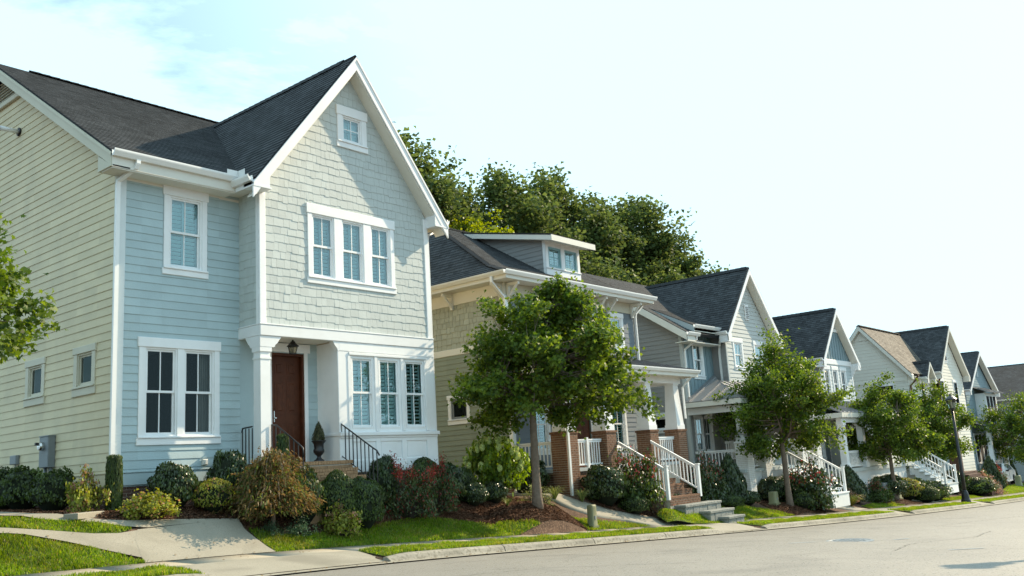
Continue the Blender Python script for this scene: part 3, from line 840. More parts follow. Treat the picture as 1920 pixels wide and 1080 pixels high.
crack([(1.5, -7.2), (3.6, -7.9), (4.6, -9.3), (6.6, -9.9)], .007, 1)
crack([(5.4, -12.6), (7.4, -12.2), (10.2, -12.5), (13, -12.1)], .006, 2)
crack([(9.0, -7.0), (12.0, -7.3), (15.5, -7.0), (21, -7.4)], .007, 3)
crack([(14.5, -9.0), (16.2, -10.2), (20.0, -10.3), (27, -10.8)], .009, 4)
crack([(-1.0, -9.0), (1.0, -9.6), (2.4, -11.2)], .006, 5)
paint = pmat('worn_blue_paint', (0.30, 0.36, 0.40), .8, .35, 9)
for (x0, y0, x1, y1) in ((7.2, -10.2, 7.75, -10.45), (8.75, -11.5, 9.3, -11.6), (6.0, -13.2, 6.7, -13.5)):
    mb = MB(); mb.add([(x0, y0 - .03, road_z(x0, y0) + .006), (x1, y1 - .03, road_z(x1, y1) + .006), (x1, y1 + .03, road_z(x1, y1) + .006), (x0, y0 + .03, road_z(x0, y0) + .006)], [(0, 1, 2, 3)]); mb.build('paint_mark', paint, road)
# fallen leaves on lawn, drive and gutter
rg_ = np.random.default_rng(91); n_ = 420
fx = rg_.uniform(-4, 16, n_); fy = np.where(rg_.random(n_) < .35, rg_.uniform(-5.6, -5.15, n_), rg_.uniform(-3.9, -1.6, n_))
fz = np.where(fy < -5.1, zc(fx) - .105, ground_np(fx, fy) + .035)
an_ = rg_.uniform(0, 6.28, n_); sz_ = rg_.uniform(.012, .03, n_)
ux = np.column_stack([np.cos(an_), np.sin(an_), rg_.uniform(-.4, .4, n_)]) * sz_[:, None]; uy = np.column_stack([-np.sin(an_), np.cos(an_), rg_.uniform(-.4, .4, n_)]) * sz_[:, None] * .7
cc = np.column_stack([fx, fy, fz])
o = link(bpy.data.objects.new('fallen_leaves', np_mesh('fallen_leaves', np.stack([cc - ux, cc - uy, cc + ux, cc + uy], 1).reshape(-1, 3), np.arange(n_ * 4).reshape(n_, 4), leaf_mat('dead_leaf', (.10, .06, .025), (.28, .19, .08), .2))))
tag(o, 'scattered dry leaves on the pavement and along the gutter', 'leaves', kind='stuff')

# ================================================================ building parts
def shared_obj(name, me, loc, parent, scale=None, rotz=0.0, rot=None):
    o = bpy.data.objects.new(name, me)
    link(o, parent)
    o.location = loc
    if scale: o.scale = scale
    o.rotation_euler = rot if rot else (0, 0, rotz)
    return o

def casing(parent, P, a0, a1, b0, b1, w=0.13, head=0.20, sill=0.16, mull=(), mat=None, ext=0.03, d=0.035, mw=0.12):
    # flat trim round an opening: header with ears, jambs, mullions, sill with apron
    mb = MB(); mat = mat or M['white']
    mb.fbox_b(P, a0 - w - ext, a1 + w + ext, b1, b1 + head, 0.0, d + 0.014, 0.008)
    mb.fbox_b(P, a0 - w, a0, b0, b1, 0.0, d, 0.006)
    mb.fbox_b(P, a1, a1 + w, b0, b1, 0.0, d, 0.006)
    for m_ in mull: mb.fbox_b(P, m_ - mw / 2, m_ + mw / 2, b0, b1, 0.0, d, 0.006)
    mb.fbox_b(P, a0 - w - 0.01, a1 + w + 0.01, b0 - 0.035, b0, 0.0, d + 0.035, 0.006)
    mb.fbox_b(P, a0 - w - ext, a1 + w + ext, b0 - sill, b0 - 0.035, 0.0, d + 0.008, 0.008)
    return mb.build('window_trim', mat, parent)

def window(parent, P, a0, a1, b0, b1, cols=2, rows_=1, double=True, back='shutter', glass='glass', name='window', depth=0.5, frame_mat=None, mun=0.022, sash=0.04):
    # one unit in the opening: frame, sashes, muntins, panes, what is behind the glass
    fm = frame_mat or M['white']
    mb = MB(); e = 0.035
    for (x0, x1, z0, z1) in ((a0, a1, b0, b0 + e), (a0, a1, b1 - e, b1), (a0, a0 + e, b0 + e, b1 - e), (a1 - e, a1, b0 + e, b1 - e)):
        mb.fbox(P, x0, x1, z0, z1, -0.10, 0.012)
    win = mb.build(name, fm, parent)
    ia0, ia1, ib0, ib1 = a0 + e, a1 - e, b0 + e, b1 - e
    bm = (ib0 + ib1) / 2
    sashes = [(ib0, bm + 0.02, -0.045), (bm - 0.02, ib1, -0.015)] if double else [(ib0, ib1, -0.02)]
    for z0, z1, d in sashes:
        mb = MB(); s_ = sash
        for (x0, x1, y0, y1) in ((ia0, ia1, z0, z0 + s_ * 1.2), (ia0, ia1, z1 - s_, z1), (ia0, ia0 + s_, z0 + s_ * 1.2, z1 - s_), (ia1 - s_, ia1, z0 + s_ * 1.2, z1 - s_)):
            mb.fbox(P, x0, x1, y0, y1, d - 0.028, d)
        sh_ = mb.build('sash', fm, win)
        ga0, ga1, gb0, gb1 = ia0 + s_, ia1 - s_, z0 + s_ * 1.2, z1 - s_
        mb = MB()
        for c in range(1, cols):
            x = ga0 + (ga1 - ga0) * c / cols
            mb.fbox(P, x - mun / 2, x + mun / 2, gb0, gb1, d - 0.022, d - 0.004)
        for r in range(1, rows_):
            y = gb0 + (gb1 - gb0) * r / rows_
            mb.fbox(P, ga0, ga1, y - mun / 2, y + mun / 2, d - 0.021, d - 0.005)
        if mb.v: mb.build('muntin', fm, win)
        for c in range(cols):
            for r in range(rows_):
                mb = MB()
                x0 = ga0 + (ga1 - ga0) * c / cols; x1 = ga0 + (ga1 - ga0) * (c + 1) / cols
                y0 = gb0 + (gb1 - gb0) * r / rows_; y1 = gb0 + (gb1 - gb0) * (r + 1) / rows_
                vs = [P(x0, y0, d - .014), P(x1, y0, d - .014), P(x1, y1, d - .014), P(x0, y1, d - .014)]
                if P.u.cross(P.v).dot(P.n) < 0: vs.reverse()
                mb.quad(*vs)
                mb.build('pane', M[glass], win)
    # reveal and dark room
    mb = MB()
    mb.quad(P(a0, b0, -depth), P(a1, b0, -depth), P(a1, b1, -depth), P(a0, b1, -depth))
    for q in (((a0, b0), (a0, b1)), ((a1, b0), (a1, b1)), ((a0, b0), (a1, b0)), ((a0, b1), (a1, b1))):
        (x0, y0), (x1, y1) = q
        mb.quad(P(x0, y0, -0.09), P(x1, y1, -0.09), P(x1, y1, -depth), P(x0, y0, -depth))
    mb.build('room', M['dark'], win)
    if back in ('shutter', 'shutter_open'):
        mb = MB(); d0 = -0.11
        st = 0.045
        mid = (ia0 + ia1) / 2
        for x in (ia0, mid - st * .5, ia1 - st): mb.fbox(P, x, x + st, ib0, ib1, d0 - .025, d0)
        for y in (ib0, bm - .03, ib1 - .05): mb.fbox(P, ia0, ia1, y, y + .06, d0 - .022, d0 - .002)
        n = int((ib1 - ib0) / 0.085)
        tilt = 0.80 if back == 'shutter' else 0.40
        for k in range(n):
            y = ib0 + (k + 0.5) * (ib1 - ib0) / n
            hh = 0.043 * math.sin(tilt) ; dd = 0.043 * math.cos(tilt)
            mb.hexa([P(ia0, y - hh, d0 - .014 - dd), P(ia1, y - hh, d0 - .014 - dd), P(ia1, y - hh + .006, d0 - .014 - dd), P(ia0, y - hh + .006, d0 - .014 - dd),
                     P(ia0, y + hh, d0 - .014 + dd * .3), P(ia1, y + hh, d0 - .014 + dd * .3), P(ia1, y + hh + .006, d0 - .014 + dd * .3), P(ia0, y + hh + .006, d0 - .014 + dd * .3)])
        tag(mb.build('louvre_shutter', M['shutter'], win), kind='stuff')
    elif back == 'curtain':
        mb = MB(); n = 26
        for k in range(n):
            x0 = a0 + (a1 - a0) * (0.62 + 0.38 * k / n); x1 = a0 + (a1 - a0) * (0.62 + 0.38 * (k + 1) / n)
            y0, y1 = -0.16 - 0.025 * math.sin(k * 1.3), -0.16 - 0.025 * math.sin((k + 1) * 1.3)
            mb.quad(P(x0, b0, y0), P(x1, b0, y1), P(x1, b1, y1), P(x0, b1, y0))
        mb.build('curtain', M['curtain'], win)
    return win

def roof_plane(parent, O, u, v, poly, mat, thick=0.10, exp=0.145, name='roof_slope'):
    # shingle courses as stepped laps over a deck slab
    u = Vector(u).normalized(); v = Vector(v).normalized(); n = u.cross(v)
    if n.z < 0: n = -n
    P = frame(O, u, v, n)
    mb = MB()
    mb.prism(P, poly, -thick, -0.002)
    for q, b0, b1 in rows(poly, exp):
        lap(mb, P, q, b0, b1, 0.014, 0.002)
    return mb.build(name, mat, parent)

def ridge(parent, p, q, mat, w=0.16, pitch=0.7, name='ridge_cap'):
    p, q = Vector(p), Vector(q); d = (q - p); L = d.length; d.normalize()
    s_ = d.cross(Vector((0, 0, 1))).normalized()
    mb = MB(); n = max(1, int(L / 0.25))
    for k in range(n):
        a = p + d * (L * k / n); b = p + d * (L * (k + 1) / n + 0.02)
        up0 = Vector((0, 0, 0.022)); up1 = Vector((0, 0, 0.034))
        dn = Vector((0, 0, -w * pitch))
        mb.add([a + s_ * w + dn + up0, a + up0, a - s_ * w + dn + up0, b + s_ * w + dn + up1, b + up1, b - s_ * w + dn + up1],
               [(0, 1, 4, 3), (1, 2, 5, 4), (3, 4, 1, 0), (0, 3, 4, 1), (3, 4, 5)], [(k * .25, 0)] * 6)
    return mb.build(name, mat, parent)

def gutter(parent, p, q, out, mat=None, h=0.13, dpt=0.12, name='gutter'):
    # K-profile gutter from p to q (top back edge), opening outwards
    mat = mat or M['gutter']
    p, q, out = Vector(p), Vector(q), Vector(out).normalized()
    p = p + out * .004; q = q + out * .004
    pr = [(0, 0), (0, -h), (dpt * .55, -h), (dpt * .72, -h * .72), (dpt * .95, -h * .35), (dpt * 1.0, -h * .18), (dpt, 0.005), (dpt - .018, 0.005), (dpt - .02, -h * .2), (0.01, -h * .75)]
    mb = MB(); n = len(pr)
    for e in (p, q):
        for a, z in pr:
            w_ = e + out * a + Vector((0, 0, z)); mb.v.append(tuple(w_)); mb.uv.append((0, 0))
    for i in range(n):
        j = (i + 1) % n
        mb.f.append((i, j, n + j, n + i))
    mb.f.append(tuple(range(n))); mb.f.append(tuple(range(2 * n - 1, n - 1, -1)))
    return mb.build(name, mat, parent)

def pipe_rect(parent, pts, w, d, side, mat, name='downspout'):
    # rectangular downspout along pts; side = horizontal width direction
    side = Vector(side).normalized()
    mb = MB(); pts = [Vector(p) for p in pts]
    for i, p in enumerate(pts):
        t = (pts[min(i + 1, len(pts) - 1)] - pts[max(i - 1, 0)]).normalized()
        f_ = t.cross(side).normalized()
        for a, b in ((-w / 2, -d / 2), (w / 2, -d / 2), (w / 2, d / 2), (-w / 2, d / 2)):
            q = p + side * a + f_ * b
            mb.v.append(tuple(q)); mb.uv.append((0, 0))
    for i in range(len(pts) - 1):
        for k in range(4):
            a = i * 4 + k; b = i * 4 + (k + 1) % 4
            mb.f.append((a, b, b + 4, a + 4))
    mb.f.append((3, 2, 1, 0)); e = (len(pts) - 1) * 4; mb.f.append((e, e + 1, e + 2, e + 3))
    return mb.build(name, mat, parent)

def soffit_rake(parent, P, apex, foot, d0, d1, th, mat, name='rake_soffit'):
    mb = MB()
    (a0, b0), (a1, b1) = apex, foot
    mb.hexa([P(a0, b0, d0), P(a1, b1, d0), P(a1, b1, d1), P(a0, b0, d1), P(a0, b0 + th, d0), P(a1, b1 + th, d0), P(a1, b1 + th, d1), P(a0, b0 + th, d1)])
    return mb.build(name, mat, parent)

def bar(mb, P, p, q, w, d0, d1):
    # flat sloping board between two wall-plane points (p, q are its lower edge), vertical width w
    (a0, b0), (a1, b1) = p, q
    mb.hexa([P(a0, b0, d0), P(a1, b1, d0), P(a1, b1, d1), P(a0, b0, d1), P(a0, b0 + w, d0), P(a1, b1 + w, d0), P(a1, b1 + w, d1), P(a0, b0 + w, d1)])

def brickwork(parent, P, a0, a1, b0, b1, mat, d=0.012, L=0.203, H=0.0677, name='brickwork', seed=3, mortar=None):
    rr = random.Random(seed)
    mb = MB(); b = b0; k = 0
    while b < b1 - 0.02:
        top = min(b + H - .010, b1)
        a = a0 - (L / 2 if k % 2 else 0.0)
        while a < a1:
            x0, x1 = max(a, a0), min(a + L - .010, a1)
            if x1 - x0 > 0.02:
                dd = d + rr.uniform(-.003, .003)
                mb.fbox_b(P, x0, x1, b, top, 0.0, dd, 0.003)
            a += L
        b += H; k += 1
    o = mb.build(name, mat, parent)
    tag(o, kind='stuff')
    return o

def brick_pier(parent, x0, x1, y0, y1, z0, z1, mat, name='pier', cap=True):
    mb = MB(); mb.box(x0 + .004, x1 - .004, y0 + .004, y1 - .004, z0, z1 - (.02 if cap else 0))
    core = mb.build(name, M['mortar'], parent)
    zt = z1 - (0.068 if cap else 0)
    brickwork(core, frame((x0, y0 + .004, 0), (1, 0, 0), (0, 0, 1), (0, -1, 0)), 0, x1 - x0, z0, zt, mat, seed=int(x0 * 7))
    brickwork(core, frame((x0 + .004, y0, 0), (0, 1, 0), (0, 0, 1), (-1, 0, 0)), 0, y1 - y0, z0, zt, mat, seed=int(x0 * 7) + 1)
    if cap:
        mb = MB()
        n = max(2, int((x1 - x0 + .06) / .075))
        for k in range(n):
            a = x0 - .03 + (x1 - x0 + .06) * k / n; b = x0 - .03 + (x1 - x0 + .06) * (k + 1) / n - .008
            mb.box(a, b, y0 - .03, y0 + .17, zt, z1)
        n2 = max(2, int((y1 - y0 - .14) / .075))
        for k in range(n2):
            a = y0 + .18 + (y1 - y0 - .14) * k / n2; b = y0 + .18 + (y1 - y0 - .14) * (k + 1) / n2 - .008
            mb.box(x0 - .03, x1 + .03, a, b, zt, z1)
        tag(mb.build('brick_cap', mat, core), kind='stuff')
    return core

BAL = {}
def baluster_mesh(h, w, mat):
    key = (round(h, 3), w, mat.name)
    if key not in BAL:
        mb = MB(); mb.box(-w / 2, w / 2, -w / 2, w / 2, 0, h)
        BAL[key] = mb.mesh('baluster', mat)
    return BAL[key]

def railing(parent, p, q, h=0.75, mat=None, post0=False, post1=False, sp=0.12, name='railing', bw=0.032, posth=0.12):
    # white wooden railing between two floor points, level or raking
    mat = mat or M['white']
    p, q = Vector(p), Vector(q)
    d = q - p; hd = Vector((d.x, d.y, 0)); L = hd.length; s_ = Vector((-hd.y, hd.x, 0)).normalized()
    mb = MB()
    def rail(z0, w, t):
        a, b = p + Vector((0, 0, z0)), q + Vector((0, 0, z0)); tt = Vector((0, 0, t))
        mb.hexa([a - s_ * w, b - s_ * w, b + s_ * w, a + s_ * w, a - s_ * w + tt, b - s_ * w + tt, b + s_ * w + tt, a + s_ * w + tt])
    rail(h - .045, .035, .045); rail(h - .10, .02, .05); rail(.07, .022, .05)
    r_ = mb.build(name, mat, parent)
    me = baluster_mesh(h - .19, bw, mat)
    n = max(1, int(L / sp))
    for k in range(1, n):
        c = p + d * (k / n)
        shared_obj('baluster', me, (c.x, c.y, c.z + .105), r_)
    for flag, e in ((post0, p), (post1, q)):
        if flag:
            m2 = MB(); m2.box(e.x - .05, e.x + .05, e.y - .05, e.y + .05, e.z - .12, e.z + h + posth - .04)
            m2.box(e.x - .068, e.x + .068, e.y - .068, e.y + .068, e.z + h + posth - .04, e.z + h + posth)
            m2.build('newel_post', mat, r_)
    return r_

def iron_rail(parent, pts, drop, sp, name='iron_railing'):
    # pts: top rail polyline; drop(z at plan) gives the foot
    mb = MB(); mb.tube(pts, 0.017, 8)
    r_ = mb.build(name, M['iron'], parent, smooth=True)
    return r_

# ================================================================ nearest house, pale blue and sage
H1 = thing('house', (4.0, 5.0, -0.6), 'large pale blue and sage shingled house nearest the camera with cream side wall', 'house', 'houses along the street')
B = 0.17
PF = frame((0, 0, 0), (1, 0, 0), (0, 0, 1), (0, -1, 0))              # blue front
PB = frame((0, -.78, 0), (1, 0, 0), (0, 0, 1), (0, -1, 0))           # bay front
PS = frame((0, 0, 0), (0, 1, 0), (0, 0, 1), (-1, 0, 0))              # cream side
PL = frame((2.8, 0, 0), (0, 1, 0), (0, 0, 1), (-1, 0, 0))            # bay left cheek
PI = frame((4.89, 0, 0), (0, 1, 0), (0, 0, 1), (-1, 0, 0))           # lower bay cheek in the porch

wu = (1.10, 1.86, 4.43, 5.99)
wl1, wl2 = (0.61, 1.31, 0.93, 2.72), (1.46, 2.16, 0.93, 2.72)
holes_f = [wu, wl1, wl2]
sheet(PF, (0, 2.8, -0.02, 6.4), holes_f, M['blue'], 'wall', H1)
sheet(PF, (2.8, 4.9, 0.25, 3.1), [(3.62, 4.52, 0.25, 2.78)], M['blue'], 'wall', H1)
cw = [(0.91, 1.55, 2.04, 2.72), (3.22, 3.88, 2.04, 2.72)]
sheet(PS, (0, 12, -0.02, 6.4), cw, M['cream'], 'wall', H1)
mb = MB(); mb.add([PS(0, 6.4), PS(12, 6.4), PS(6, 10.28)], [(0, 1, 2)]); mb.build('gable_wall', M['cream'], H1)
mb = MB(); mb.box(8.0, 8.02, -.7, 12, -1, 6.4); mb.box(0, 8.0, 12.0, 12.02, -1, 6.4); mb.build('rear_wall', M['cream'], H1)

# siding boards, one object each
trimbox = lambda w, l, h_, s_, side=0.16: (w[0] - side + .02, w[1] + side - .02, w[2] - s_ + .02, w[3] + h_ - .02)
hb = [trimbox(wu, 0, .22, .17), (wl1[0] - .12, wl2[1] + .12, wl1[2] - .15, wl1[3] + .18)]
board_objs('siding_board', PF, [(0.155, 0.27), (2.8, 0.27), (2.8, 6.33), (0.155, 6.33)], B, hb, M['blue'], H1, start=1.82 * B - B)
board_objs('siding_board', PF, [(4.60, 0.30), (4.89, 0.30), (4.89, 3.0), (4.60, 3.0)], B, [], M['blue'], H1, start=1.82 * B - B)
hs = [trimbox(w, 0, .15, .18, .15) for w in cw]
vent = [(5.02, 9.66), (6.98, 9.66), (6.0, 10.30)]
board_objs('siding_board', PS, [(0.13, 0.27), (12, 0.27), (12, 6.35), (6.0, 10.26), (0.13, 6.45)], B, hs, M['cream'], H1, start=1.82 * B - B)

mb = MB()
mb.fbox_b(PF, 0.0, 2.8, 0.0, 0.24, 0, 0.030); mb.fbox_b(PF, 0.0, 2.8, 0.24, 0.275, 0, 0.048, .006)
mb.build('skirt_board', M['blue'], H1)
mb = MB(); mb.fbox_b(PS, 0.0, 12, 0.0, 0.24, 0, 0.030); mb.fbox_b(PS, 0.0, 12, 0.24, 0.275, 0, 0.048, .006)
mb.build('skirt_board', M['cream'], H1)
mb = MB(); mb.fbox_b(PF, -0.028, 0.155, 0.275, 6.4, 0, 0.030); mb.build('corner_board', pmat('blue_white_trim', (0.66, 0.71, 0.71), .5, .03), H1)
mb = MB(); mb.fbox_b(PS, 0.0, 0.13, 0.275, 6.4, 0, 0.027); mb.build('corner_board', M['cream_trim'], H1)

# brick base
mb = MB(); mb.box(0.02, 8.0, 0.025, 12, -1.4, 0.0); fnd = mb.build('foundation', M['mortar'], H1)
brickwork(fnd, frame((0.0, 0.025, 0), (1, 0, 0), (0, 0, 1), (0, -1, 0)), 0.0, 2.8, -0.95, -0.01, M['brick_dark'], seed=5)
brickwork(fnd, frame((0.02, 0, 0), (0, 1, 0), (0, 0, 1), (-1, 0, 0)), 0.0, 6.0, -0.6, -0.01, M['brick_dark'], seed=6)

# windows of the blue wall
casing(H1, PF, *wu[:2], wu[2], wu[3], w=.125, head=.23, sill=.16, mat=M['white'])
window(H1, PF, *wu, back='shutter')
casing(H1, PF, wl1[0], wl2[1], wl1[2], wl1[3], w=.13, head=.20, sill=.17, mull=[1.385], mw=.15)
for w in (wl1, wl2): window(H1, PF, *w, back='curtain' if w is wl2 else 'none', glass='glass_dark', depth=1.2)
for w in cw:
    casing(H1, PS, *w[:2], w[2], w[3], w=.15, head=.15, sill=.19, mat=M['cream_trim'])
    window(H1, PS, *w, cols=1, double=False, back='none', glass='glass_dark', frame_mat=M['cream_trim'], depth=.8)

# ---- bay: shingles
TB = 3.24
def rake_z(x): return 9.70 - 1.28 * abs(x - 5.4)
poly = [(2.94, TB), (7.82, TB), (7.82, rake_z(7.82) + .05), (5.4, 9.74), (2.94, rake_z(2.94) + .05)]
tri = [(4.21, 4.85), (5.09, 5.75), (5.99, 6.63)]
tz = (4.46, 5.96)
aw = (5.19, 5.80, 7.97, 8.64)
hbay = [(4.09, 6.78, 4.32, 6.12), (5.08, 5.92, 7.84, 8.80)]
mb = MB()
for q in cut_rect(cut_rect([[(2.8, TB - .2), (7.95, TB - .2), (7.95, rake_z(7.95)), (5.4, 9.72), (2.8, rake_z(2.8))]], (4.2, 6.64, 4.45, 5.97)), (5.18, 5.81, 7.96, 8.65)):
    mb.add([PB(a, b, 0) for a, b in q], [tuple(range(len(q)))])
mb.build('gable_wall', M['sage'], H1)
def shingle_field(P, poly, holes, mat, parent, exp, seed, keep, wr=(0.11, 0.27), gap=.002, tb=0.013):
    rr = random.Random(seed)
    pieces = []
    for q, b0, b1 in rows(poly, exp, holes):
        a = min(p[0] for p in q) - rr.uniform(0, .1); hi = max(p[0] for p in q)
        while a < hi:
            w_ = rr.uniform(*wr) if rr.random() < .75 else rr.uniform(wr[0], wr[0] * 1.5)
            drop = rr.choice([0, 0, 0.008, 0.018, 0.026])
            c = clip(q, 0, a + gap, True)
            c = clip(c, 0, a + w_ - gap, False) if c else []
            if c and poly_area(c) > .0006:
                lowest = min(p[1] for p in c)
                c2 = [(p[0], p[1] - drop if p[1] < lowest + .004 else p[1]) for p in c] if abs(lowest - b0) < 1e-6 else c
                pieces.append((c2, b0, b1, rr.uniform(.85, 1.3)))
            a += w_
    def dist(pc):
        p = Vector(P(pc[0][0][0], pc[0][0][1])); return (p - CAM_LOC).length
    pieces.sort(key=dist)
    for c, b0, b1, t_ in pieces[:keep]:
        mb = MB(); lap(mb, P, c, b0 - .03, b1, tb * t_, .004); mb.build('shingle', mat, parent)
    if pieces[keep:]:
        mb = MB()
        for c, b0, b1, t_ in pieces[keep:]: lap(mb, P, c, b0 - .03, b1, tb * t_, .004)
        tag(mb.build('shingle_courses', mat, parent), kind='stuff')
shingle_field(PB, poly, hbay, M['sage'], H1, 0.19, 4, 270)
mb = MB(); mb.fbox(PL, -.78, 0, TB, 6.4, -.02, 0); mb.build('wall', M['sage'], H1)
shingle_field(PL, [(-.66, TB), (0, TB), (0, 6.33), (-.66, 6.33)], [], M['sage'], H1, 0.19, 5, 30)
mb = MB()
mb.fbox_b(PB, 2.772, 2.94, TB, rake_z(2.94), 0, .032); mb.build('corner_board', M['white'], H1)
mb = MB(); mb.fbox_b(PL, -.78, -.66, TB, 6.33, 0, .028); mb.build('corner_board', M['white'], H1)
mb = MB(); mb.fbox_b(PB, 7.82, 7.98, TB, rake_z(7.95), 0, .032); mb.build('corner_board', M['white'], H1)
# belt board round the bay
mb = MB(); mb.fbox_b(PB, 2.765, 8.0, 3.0, TB, -.02, .05); mb.fbox_b(PB, 2.755, 8.01, TB, TB + .025, -.02, .062, .006); mb.build('belt_board', M['white'], H1)
mb = MB(); mb.fbox_b(PL, -.78, 0.0, 3.0, TB, -.02, .036); mb.fbox_b(PL, -.78, 0.0, TB, TB + .025, -.02, .046, .006); mb.build('belt_board', M['white'], H1)
# triple window and attic window
casing(H1, PB, tri[0][0], tri[2][1], tz[0], tz[1], w=.13, head=.23, sill=.16, mull=[4.97, 5.87], mw=.24)
for t_ in tri: window(H1, PB, t_[0], t_[1], tz[0], tz[1], back='shutter', depth=.4)
casing(H1, PB, aw[0], aw[1], aw[2], aw[3], w=.16, head=.24, sill=.17)
window(H1, PB, *aw, cols=2, rows_=2, double=False, back='shutter', depth=.25, frame_mat=M['white'])

# ---- gable roof over the bay
GZ, GX, GY0, GY1 = 10.17, 5.4, -1.13, 5.45
sl = Vector((1, 0, 1.28)).normalized(); Ls = 2.95 * math.sqrt(1 + 1.28 ** 2)
roof_plane(H1, (2.45, GY0, GZ - 2.95 * 1.28), (0, 1, 0), sl, [(0, 0), (GY1 - GY0, 0), (GY1 - GY0, Ls), (0, Ls)], M['roof'])
sr = Vector((-1, 0, 1.28)).normalized()
roof_plane(H1, (8.35, GY0, GZ - 2.95 * 1.28), (0, 1, 0), sr, [(0, 0), (GY1 - GY0, 0), (GY1 - GY0, Ls), (0, Ls)], M['roof'])
ridge(H1, (5.4, GY0 + .45, GZ + .02), (5.4, GY1, GZ + .02), M['roof'], pitch=1.2)
PR = frame((0, GY0, 0), (1, 0, 0), (0, 0, 1), (0, -1, 0))
for x_f in (2.40, 8.40):
    mb = MB(); zf = GZ - 1.28 * abs(x_f - GX)
    bar(mb, PR, (GX, GZ - .40), (x_f, zf - .40), .33, -.02, .022)
    bar(mb, PR, (GX, GZ - .135), (x_f, zf - .135), .075, -.02, .042)
    mb.build('rake_board', M['white'], H1)
for x_f in (2.50, 8.30):
    zf = GZ - 1.28 * abs(x_f - GX)
    soffit_rake(H1, PR, (GX, GZ - .44), (x_f, zf - .44), -.36, -.02, .03, M['offwhite'])
# boxed returns at the feet of the rake
for sx, x_f in ((1, 2.40), (-1, 8.40)):
    mb = MB(); zf = GZ - 2.95 * 1.28
    x_in = 2.83 if sx > 0 else 7.93
    mb.prism(PR, [(x_f, zf - .17), (x_in, zf - .17), (x_in, zf + .30), (x_f, zf - .10)] if sx > 0 else [(x_in, zf - .17), (x_f, zf - .17), (x_f, zf - .10), (x_in, zf + .30)], -.34, .012)
    mb.fbox(PR, min(x_f, x_in) - .01, max(x_f, x_in) + .03, zf - .205, zf - .17, -.34, .03)
    mb.build('eave_return', M['white'], H1)
# eave soffit of the gable sides
zf = GZ - 2.95 * 1.28
mb = MB(); mb.box(2.42, 2.82, -.79, 0.0, zf - .14, zf - .10); mb.build('soffit', M['offwhite'], H1)
mb = MB(); mb.box(7.98, 8.38, -.79, 6.0, zf - .16, zf - .12); mb.build('soffit', M['offwhite'], H1)
mb = MB(); mb.box(2.40, 2.425, -1.1, -.47, zf - .20, zf + .0); mb.build('fascia', M['white'], H1)
gutter(H1, (2.40, -.42, zf + .035), (2.40, -1.12, zf + .035), (-1, 0, 0))
gutter(H1, (8.40, -1.10, zf + .035), (8.40, 6.0, zf + .035), (1, 0, 0))
pipe_rect(H1, [(8.44, -.62, zf - .09), (8.42, -.62, zf - .18), (8.08, -.70, zf - .34), (8.045, -.70, zf - .5), (8.045, -.70, -0.6)], .075, .055, (0, 1, 0), M['gutter'])

# ---- main roof
EY, EZ, S1 = -.45, 6.53, 0.64
Lm = 6.45 * math.sqrt(1 + S1 ** 2)
vm = Vector((0, 1, S1)).normalized()
roof_plane(H1, (-.37, EY, EZ), (1, 0, 0), vm, [(0, 0), (2.86, 0), (8.72, 3.0), (8.72, Lm), (0, Lm)], M['roof'])
roof_plane(H1, (-.37, 12.45, EZ), (1, 0, 0), Vector((0, -1, S1)), [(0, 0), (8.72, 0), (8.72, Lm), (0, Lm)], M['roof'])
ridge(H1, (0.55, 6.0, EZ + 6.45 * S1 + .03), (8.3, 6.0, EZ + 6.45 * S1 + .03), M['roof'], pitch=.6)
PK = frame((-.37, 0, 0), (0, 1, 0), (0, 0, 1), (-1, 0, 0))
mb = MB()
bar(mb, PK, (EY + .02, EZ - .30), (6.0, EZ - .30 + 6.43 * S1), .27, -.03, .02)
bar(mb, PK, (EY + .02, EZ - .10), (6.0, EZ - .10 + 6.43 * S1), .055, -.03, .038)
bar(mb, PK, (12.45, EZ - .30), (6.0, EZ - .30 + 6.45 * S1), .27, -.03, .02)
mb.build('rake_board', M['cream_trim'], H1)
mb = MB()
mb.hexa([(-.36, EY, EZ - .31), (0, EY, EZ - .31), (0, 6, EZ - .31 + 6.45 * S1), (-.36, 6, EZ - .31 + 6.45 * S1), (-.36, EY, EZ - .28), (0, EY, EZ - .28), (0, 6, EZ - .28 + 6.45 * S1), (-.36, 6, EZ - .28 + 6.45 * S1)])
mb.build('rake_soffit', M['cream_trim'], H1)
# boxed eave end
mb = MB(); mb.prism(PK, [(EY + .01, EZ - .32), (.10, EZ - .32), (.10, EZ + .02), (EY + .01, EZ - .30)], -.37, .024); mb.build('eave_return', M['cream_trim'], H1)
mb = MB(); mb.box(-.36, 2.42, EY + .02, 0.0, EZ - .345, EZ - .31); mb.build('soffit', M['offwhite'], H1)
mb = MB(); mb.box(-.37, 2.42, EY, EY + .025, EZ - .32, EZ - .05); mb.build('fascia', M['offwhite'], H1)
gutter(H1, (-.38, EY, EZ + .02), (2.42, EY, EZ + .02), (0, -1, 0))
mb = MB()
mb.box(2.14, 2.40, EY - .115, EY - .105, EZ - .02, EZ + .13); mb.box(2.405, 2.415, EY - .36, EY - .115, EZ - .02, EZ + .13)
mb.build('splash_guard', M['gutter'], H1)
mb = MB(); mb.box(-.02, 2.8, -.014, 0, EZ - .42, EZ - .345); mb.build('frieze_board', M['offwhite'], H1)
pipe_rect(H1, [(0.14, EY - .05, EZ - .10), (0.14, EY - .05, EZ - .17), (0.12, EY - .01, EZ - .26), (-.045, -.085, 6.06), (-.055, -.075, 5.96), (-.055, -.075, -.18), (-.06, -.13, -.30), (-.10, -.42, -.40)], .085, .06, (1, 0, .0), M['gutter'])

